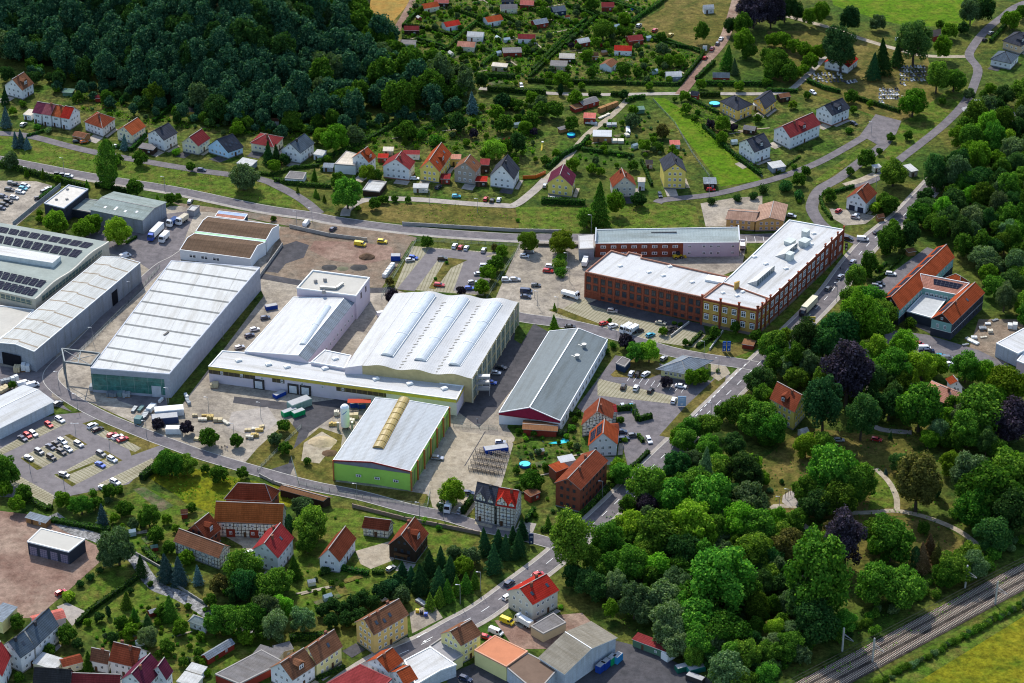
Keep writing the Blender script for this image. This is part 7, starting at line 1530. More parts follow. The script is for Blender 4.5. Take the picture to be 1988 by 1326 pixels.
# ------------------------------------------------------------ lamps and poles
POLE=plain('pole_grey',(.30,.31,.32),.5,.4,.4); LAMPW=plain('lamp_head',(.6,.6,.6),.4)
def lamp(t,x,y,h=7,heads=1,group='street lamps'):
    p=P(T(t,(x,y))); R=empty('street_lamp',p,'x','street lamp',group)
    addbox(R,'pole',POLE,lambda b:b.cyl((0,0),.11,0,h,8,0,.06)); 
    for k in range(heads):
        s=(-1,1)[k]; addbox(R,'lamp_head',LAMPW,lambda b:(b.bar((0,0,h),(s*1.0,0,h+.15),.1),b.box((s*1.2,0,h+.15),(.7,.3,.14))))
    LAMPS.append((R,T(t,(x,y))))
LAMPS=[]
for q in (('f',59,918,7,2),('f',125,948,7,2),('f',148,853,7,2),('f',214,882,7,2),('b1',455,1130),('b1',345,1000),('b1',545,740),('b1',768,470),('b1',1305,720),('b1',988,1095),('b1',1222,1150),('a1',375,1005),('a1',965,1115),('b1',858,1290),('b1',1370,1425-420+300),
 ('b3',305,300),('b3',250,560),('b3',132,525),('b3',115,480),('b3',320,385),('b3',590,755),('b3',1105,820),('b3',1190,920),('b4',410,500,9,1),('b3',700,1180),('b3',1145,1210,9,1),('c2',582,255),('c2',948,365),('c2',1088,370),('c2',1186,865,8,1),('c2',1305,790,8,1),('c3',510,240,7,1),
 ('a3',1135,1150),('a4',612,790),('a4',800,640),('a4',640,1110),('b2',20,1180),('a2',1005,1195),('a2',1288,1245),('a2',230,1320),('a2',320,1300),('b3',445,100,9,1),('b4',635,1015,5,1),('c4',125,260,5,1),('c4',75,290,4,1)): lamp(*q)
# overhead masts
def mast(t,x,y,h,group):
    p=P(T(t,(x,y))); R=empty('catenary_mast',p,'x','mast',group,math.atan2((wr[-1]-wr[0]).y,(wr[-1]-wr[0]).x))
    addbox(R,'pole',plain('mast_concrete',(.40,.39,.36)),lambda b:(b.bar((0,0,0),(0,0,h),.45,0,.45))); sg=-1
    addbox(R,'bracket',POLE,lambda b:(b.bar((0,0,h*.78),(0,sg*4.6,h*.72),.12),b.bar((0,0,h*.6),(0,sg*4.6,h*.70),.12),b.bar((0,0,h*.72),(0,sg*3,h*.74),.1))); MASTS.append((R,T(t,(x,y))))
MASTS=[]
mast('c4',443,1140,9.5,'railway masts'); mast('c4',1162,770,9.5,'railway masts'); mast('c4',1338,865,9.5,'railway masts'); mast('c4',620,1200,9.5,'railway masts')
b=MB(); 
for off in (-3.4,1.0):
    C_,_=strip_pts(wr,0,off)
    for i in range(0,len(C_)-1): b.bar((C_[i].x,C_[i].y,6.3),(C_[i+1].x,C_[i+1].y,6.3),.06); b.bar((C_[i].x,C_[i].y,7.6),(C_[i+1].x,C_[i+1].y,7.6),.06)
o=b.build('overhead_wire',[DARKP],None,loc=(wr[10].x,wr[10].y,6)); tag(o,'thin overhead wires hung above the railway tracks','wire')
# ------------------------------------------------------------ fences and walls
def fence(name,pts,h,mat,label,t='f',gap=3.0,solid=False,cat='fence',th=.08,post=.12):
    w=[P(T(t,p)) for p in pts]; c=w[0]; R=empty(name,c,label,cat); R['o']=tuple(c); pb=MB(); fb=MB()
    for i in range(len(w)-1):
        a,e=w[i],w[i+1]; L=(e-a).length; n=max(1,int(L/gap))
        for k in range(n+1): p=a.lerp(e,k/n); pb.bar((p.x,p.y,0),(p.x,p.y,h+.05),post)
        if solid: fb.bar((a.x,a.y,h/2),(e.x,e.y,h/2),th,0,h)
        else:
            for z in (.15,.5,.9,h-.05): 
                if z<h: fb.bar((a.x,a.y,z),(e.x,e.y,z),.05)
    pb.build('posts',[mat],R); fb.build('panel',[mat],R)
WIRE=plain('fence_wire',(.18,.22,.20),.6,.3,.2); CW=plain('concrete_wall',(.34,.32,.29),.9,.2,0,.15,.4)
def bwall(pts,h,label,mat=CW,t='f',th=.35,name='retaining_wall'):
    w=[P(T(t,p)) for p in pts]; b=MB()
    for i in range(len(w)-1): b.bar((w[i].x,w[i].y,h/2-.02*i),(w[i+1].x,w[i+1].y,h/2-.02*i),th,0,h)
    for i in range(len(w)-1):
        L=(w[i+1]-w[i]).length
        for k in range(int(L/2.5)+1): p=w[i].lerp(w[i+1],k/max(1,int(L/2.5))); b.box((p.x,p.y,h/2+.03),(th+.08,th+.08,h+.1),math.atan2((w[i+1]-w[i]).y,(w[i+1]-w[i]).x))
    o=b.build(name,[mat],None,loc=w[0]); tag(o,label,'wall')
bwall([(782,437),(1000,450),(1090,452)],1.6,'long low concrete retaining wall under the embankment'); bwall([(780,436),(783,442)],1.4,'short wall end',CW) if False else None
bwall([(1045,478),(1130,480)],1.4,'dark stone wall behind the two bright trees',plain('stone_dark',(.14,.13,.11)))
bwall([(563,442),(640,459),(712,468)],1.6,'rubble wall at rear of the building ground'); bwall([(500,545),(548,478)],1.6,'grey slab wall right of the brown hall')
bwall([(685,985),(785,1010),(850,1022),(930,1038)],1.5,'long stone garden wall along the lower road',plain('garden_wall',(.26,.20,.16)))
bwall([(262,1075),(320,1108),(345,1140),(400,1175)],1.0,'stone wall along the stream',plain('garden_wall2',(.26,.25,.22)))
bwall([(505,925),(530,938),(560,948)],1.2,'low wall above the rough meadow') 
bwall([(1303,654),(1337,628)],1.0,'pale ramp wall before the brick factory',plain('ramp_wall',(.48,.46,.42)))
bwall([(1378,680),(1403,645)],1.0,'step wall at the yellow brick building',MATS['ramp_wall'])
fence('wire_fence',[(740,578),(808,468)],2,WIRE,'wire fence between building ground and middle car park'); fence('wire_fence',[(945,580),(1010,478)],2,WIRE,'wire fence right of the middle car park')
fence('wire_fence',[(808,468),(1010,478)],1.6,WIRE,'wire fence along the rear of the middle car park'); fence('wire_fence',[(150,690),(250,590),(310,520)],1.6,WIRE,'fence between lane and white warehouse')
fence('wire_fence',[(640,955),(720,970),(830,985),(835,955)],1.5,WIRE,'wire fence before the green hall lawn'); fence('wire_fence',[(565,890),(580,940),(640,955)],1.5,WIRE,'wire fence around the sand heap plot')
fence('wire_fence',[(500,915),(585,830)],1.5,WIRE,'wire fence along the asphalt ramp'); fence('wire_fence',[(880,828),(965,835)],1.8,WIRE,'wire fence at the rear of the pale yard'); fence('wire_fence',[(945,905),(985,862)],1.8,WIRE,'fence beside the steel racks')
fence('wire_fence',[(1268,195),(1310,240),(1345,300),(1378,345)],1.2,WIRE,'wire fence on left side of mown meadow strip'); fence('wire_fence',[(1365,250),(1480,345)],1.1,WIRE,'wire fence on right side of mown meadow strip')
fence('orange_fence',[T('a3',(45,1048)),T('a3',(120,1045)),T('a3',(178,1018))],1.8,PAINT['orange'],'bright orange board fence beside slate gable house',solid=True)
fence('yard_fence',[(25,438),(118,362)],1.8,plain('pale_fence',(.42,.44,.45)),'pale metal fence beside upper left car park',solid=True)
fence('wire_fence',[(1395,575+0),(1400,573)],1,WIRE,'x') if False else None
# cemetery graves, countable stones
rg=random.Random(5); GM=[plain('grave_grey',(.30,.30,.30)),plain('grave_dark',(.07,.07,.08),.3,.5),plain('grave_white',(.55,.54,.52))]
def gmesh(k):
    b=MB(); b.box((0,0,.12),(1.0,2.0,.24)); b.box((0,.95,.55),(.8,.18,.9)); o=b.build('gravestone',[GM[k]]); me=o.data; bpy.data.objects.remove(o); return me
GR=[gmesh(k) for k in range(3)]; ng=0
for (x0,y0,x1,y1,n) in ((1580,145,1640,165,26),(1708,175,1748,200,26),(1748,130,1800,165,34),(1640,158,1665,172,8)):
    for i in range(n):
        x=x0+(x1-x0)*((i%8)+rg.random()*.4)/8; y=y0+(y1-y0)*((i//8)+rg.random()*.3)/(n/8); p=P((x,y)); gi=rg.randrange(3); o=bpy.data.objects.new('gravestone',GR[gi]); COL.objects.link(o); o.location=p; o.rotation_euler.z=.3+rg.uniform(-.1,.1)
        pl={1580:'left plot below the tall pine',1708:'lower plot beside the bright round tree',1748:'upper right plot behind the conifers',1640:'narrow plot between pine and conifers'}[x0]; tag(o,('grey','black','white')[gi]+' gravestone in the '+pl,'gravestone',('grey','black','white')[gi]+' gravestones, '+pl)
# park swing frame, benches
R=thing('swing_frame','dark swing frame on the round paved court in the park','swing',125,235,30,'c4'); addbox(R,'frame',DARKP,lambda b:(b.bar((-1.5,0,0),(-1.5,0,2.6),.14),b.bar((1.5,0,0),(1.5,0,2.6),.14),b.bar((-1.5,0,2.6),(1.5,0,2.6),.14)))
# three people at the lower road fence
# ------------------------------------------------------------ trees
LM={'dec':leafmat('leaves_green',(.060,.150,.016),(.19,.32,.035)),'dark':leafmat('leaves_dark',(.032,.090,.022),(.09,.17,.04)),'bright':leafmat('leaves_bright',(.11,.24,.014),(.26,.40,.04)),
 'grey':leafmat('leaves_grey',(.09,.155,.055),(.20,.28,.12)),'wood':leafmat('leaves_wood',(.034,.11,.055),(.14,.26,.12),.25),'purple':leafmat('leaves_purple',(.036,.028,.040),(.085,.07,.095),.2),
 'conif':leafmat('needles',(.020,.066,.020),(.06,.125,.035),.15),'spruce':leafmat('needles_blue',(.06,.12,.11),(.16,.24,.22),.15),'brown':leafmat('needles_dead',(.14,.08,.035),(.25,.16,.08),.15),
 'hedge':leafmat('hedge_leaves',(.038,.10,.014),(.11,.21,.028),.2),'brownish':leafmat('leaves_bronze',(.12,.11,.03),(.22,.19,.05),.3),'lime':leafmat('leaves_lime',(.17,.27,.02),(.30,.40,.05),.4),'yellowhedge':leafmat('golden_leaves',(.22,.22,.02),(.36,.34,.04),.3)}
BARK=plain('bark',(.09,.07,.055),.95,.1,0,.2,3)
def quads(c,nr,size,mat_name,mesh_name,rs):
    """c (n,3) centres, nr (n,3) normals, size (n,) -> mesh of quads"""
    n=len(c); r=rs.normal(size=(n,3)); u=np.cross(nr,r); u/=np.linalg.norm(u,axis=1)[:,None]+1e-9; v=np.cross(nr,u)
    s=size[:,None]/2; asp=(.6+.5*rs.random(n))[:,None]
    V=np.stack([c-u*s-v*s*asp,c+u*s-v*s*asp*.6,c+u*s*.8+v*s*asp,c-u*s*.7+v*s*asp],1).reshape(-1,3).astype(np.float32)
    me=bpy.data.meshes.new(mesh_name); me.vertices.add(4*n); me.vertices.foreach_set('co',V.ravel()); me.loops.add(4*n); me.loops.foreach_set('vertex_index',np.arange(4*n,dtype=np.int32))
    me.polygons.add(n); me.polygons.foreach_set('loop_start',np.arange(0,4*n,4,dtype=np.int32)); me.update(calc_edges=True); me.materials.append(LM[mat_name]); return me
def crown_cloud(rs,kind,n):
    """unit tree: crown radius ~1 wide, whole tree height set by kind; z in crown units"""
    if kind=='round' or kind=='tall':
        zc,rz=(1.08,.98) if kind=='round' else (1.6,1.35); nl=38
        th=rs.random(nl)*6.283; ph=np.arccos(1-1.75*rs.random(nl)); R=.62+.24*rs.random(nl)
        L=np.stack([R*np.sin(ph)*np.cos(th),R*np.sin(ph)*np.sin(th),R*np.cos(ph)],1); lr=.15+.17*rs.random(nl)
        L=np.vstack([L,[[0,0,0],[.2,.1,.3],[-.2,-.1,-.1]]]); lr=np.append(lr,[.6,.5,.5])
        w=lr**2; idx=rs.choice(len(L),n,p=w/w.sum()); d=rs.normal(size=(n,3)); d/=np.linalg.norm(d,axis=1)[:,None]
        rad=lr[idx]*(1-.25*rs.random(n)**2)*(1+.12*rs.normal(size=n)); p=L[idx]+d*rad[:,None]; 
        nr=d+.55*rs.normal(size=(n,3)); nr[:,2]+=.25; p[:,2]=p[:,2]*rz+zc
        sz=(.085+.07*rs.random(n)); return p,nr,sz
    if kind=='cone':
        h=rs.random(n)**.75; h=1-h*1.0; z=.15+3.0*h; tier=np.floor(h*11)/11; rr=(1-h)*.95+.04; rr=rr*(1-.28*((h*11)%1)); th=rs.random(n)*6.283; r=rr*(1-.45*rs.random(n)**2)
        rr2=r*(1+.18*np.sin(th*5+tier*40)); p=np.stack([rr2*np.cos(th),rr2*np.sin(th),z],1); nr=np.stack([np.cos(th)*.8,np.sin(th)*.8,np.full(n,.6)],1)+.5*rs.normal(size=(n,3)); return p,nr,.09+.06*rs.random(n)
    if kind=='column':
        z=rs.random(n)*5.2+.2; hh=(z-.2)/5.2; rr=np.sin(np.clip(hh*1.02+.06,0,1)*3.1416)**.5*.95*(1+.12*np.sin(z*5)); th=rs.random(n)*6.283; r=rr*(1-.4*rs.random(n)**2)*(1+.15*np.sin(th*4+z*3)); p=np.stack([r*np.cos(th),r*np.sin(th),z],1)
        nr=np.stack([np.cos(th),np.sin(th),np.full(n,.4)],1)+.5*rs.normal(size=(n,3)); return p,nr,.13+.08*rs.random(n)
    if kind=='shrub':
        nl=9; th=rs.random(nl)*6.283; R=.5*rs.random(nl); L=np.stack([R*np.cos(th),R*np.sin(th),.45+.35*rs.random(nl)],1); lr=.35+.2*rs.random(nl); idx=rs.choice(nl,n); d=rs.normal(size=(n,3)); d/=np.linalg.norm(d,axis=1)[:,None]
        p=L[idx]+d*(lr[idx]*(1-.2*rs.random(n)**2))[:,None]; p[:,2]=np.abs(p[:,2]); return p,d+.5*rs.normal(size=(n,3)),.12+.08*rs.random(n)
def trunkmesh(kind,seed):
    b=MB(); rs=random.Random(seed); zc={'round':1.08,'tall':1.6,'cone':1.5,'column':2.5,'shrub':.5}[kind]
    b.cyl((0,0),.075,-.05,zc*.55,8,0,.055,top=False); b.cyl((0,0),.055,zc*.55,zc*1.3,8,0,.015)
    if kind in('round','tall'):
        for k in range(7):
            a=k*.9+rs.random(); r=.5+.25*rs.random(); z0=zc*(.45+.07*k); b.bar((0,0,z0),(r*math.cos(a),r*math.sin(a),z0+.45),.04)
    o=b.build('trunk',[BARK]); me=o.data; bpy.data.objects.remove(o); return me
PROTO={}
NPR={'round':5,'tall':3,'cone':3,'column':2,'shrub':4}; NLF={'round':4200,'tall':4600,'cone':3200,'column':3800,'shrub':900}
_geo={}
def proto(kind,mat,i,fine=False):
    i%=NPR[kind]; key=(kind,mat,i,fine)
    if key not in PROTO:
        if (kind,i,fine) not in _geo:
            rs=np.random.RandomState(11+i*7+len(kind)); _geo[(kind,i,fine)]=(crown_cloud(rs,kind,int(NLF[kind]*(2.6 if fine else 1))),trunkmesh(kind,i))
        (p,nr,sz),tm=_geo[(kind,i,fine)]; sz=sz*(.62 if fine else 1); n2=nr/(np.linalg.norm(nr,axis=1)[:,None]+1e-9)
        PROTO[key]=(quads(p,n2,sz,mat,'crown',np.random.RandomState(i)),tm)
    return PROTO[key]
ZC={'round':1.08,'tall':1.6,'cone':1.6,'column':2.7,'shrub':.45}
TREES=[]   # dicts
def tree(t,x,y,w,kind='round',mat='dec',place=None,wood=False,zs=1.0,desc=None,group=None):
    """x,y: pixel of the crown's middle, w: crown width in tile pixels"""
    px=T(t,(x,y)); wp=w/3.014 if t!='f' else w; r=wp/spm(px[1])/2; zc=ZC[kind]*r*zs
    p=PT(px,zc) if wood else P(px,zc)
    z=p.z if wood else 0.0
    TREES.append(dict(px=px,r=r,p=Vector((p.x,p.y,z)),kind=kind,mat=mat,wp=wp,place=place,wood=wood,zs=zs,desc=desc,group=group)); return TREES[-1]
def put_tree(T_,i):
    cm,tm=proto(T_['kind'],T_['mat'],i,T_['wp']>34 and not T_['wood']); k=T_['kind']
    nm={'round':'deciduous_tree','tall':'deciduous_tree','cone':'conifer_tree','column':'poplar_tree' if T_['r']>1.2 else 'columnar_conifer','shrub':'shrub'}[k]
    R=empty(nm,T_['p'],'x','shrub' if k=='shrub' else 'tree',None,random.Random(i).uniform(0,6.28)); s=T_['r']; rq=random.Random(i+5); R.scale=(s*rq.uniform(.9,1.15),s*rq.uniform(.9,1.1),s*T_['zs']*rq.uniform(.88,1.15)); R.rotation_euler=(rq.uniform(-.07,.07),rq.uniform(-.07,.07),R.rotation_euler.z)
    for n_,me in (('crown',cm),('trunk',tm)):
        if k=='shrub' and n_=='trunk': continue
        o=bpy.data.objects.new(n_,me); COL.objects.link(o); o.parent=R
    T_['R']=R
# forest
rnd=random.Random(3)
def scatter(poly,dx,dy,fn,seed=1,avoid=(),jit=.38):
    rr=random.Random(seed); x0=min(p[0] for p in poly); x1=max(p[0] for p in poly); y0=min(p[1] for p in poly); y1=max(p[1] for p in poly); y=y0; row=0
    while y<y1:
        x=x0+(row%2)*dx/2
        while x<x1:
            a,b_=x+rr.uniform(-jit,jit)*dx,y+rr.uniform(-jit,jit)*dy
            if inpoly(a,b_,poly) and not any((a-q[0])**2+((b_-q[1])*1.4)**2<q[2]**2 for q in avoid): fn(a,b_,rr)
            x+=dx
        y+=dy; row+=1
FORP=[(-20,-20),(640,-20),(700,5),(735,50),(752,62),(790,105),(845,130),(900,160),(905,180),(870,185),(800,195),(720,200),(700,215),(610,215),(560,208),(480,222),(430,215),(330,185),(180,140),(60,100),(-20,95)]
def wfn(x,y,rr):
    near=x>600; m='wood' if rr.random()<.82 else ('dec' if near else 'dark')
    if x>680: m='dec' if rr.random()<.5 else 'wood'
    if rr.random()<.05: m='grey'
    tree('f',x,y,rr.uniform(28,56),'tall' if rr.random()<.45 else 'round',m,wood=True)
scatter(FORP,27,15,wfn,4)
for x,y,w in ((905,165,26),(885,140,24),(905,145,30)): tree('f',x,y,w,'tall','grey')
tree('a2',1258,590,95,'cone','spruce',desc='blue spruce at right end of the wood'); tree('a2',1310,470,80,'tall','dark'); tree('a2',1210,490,120,'tall','grey')
tree('a3',-70,590,90,'round','conif')
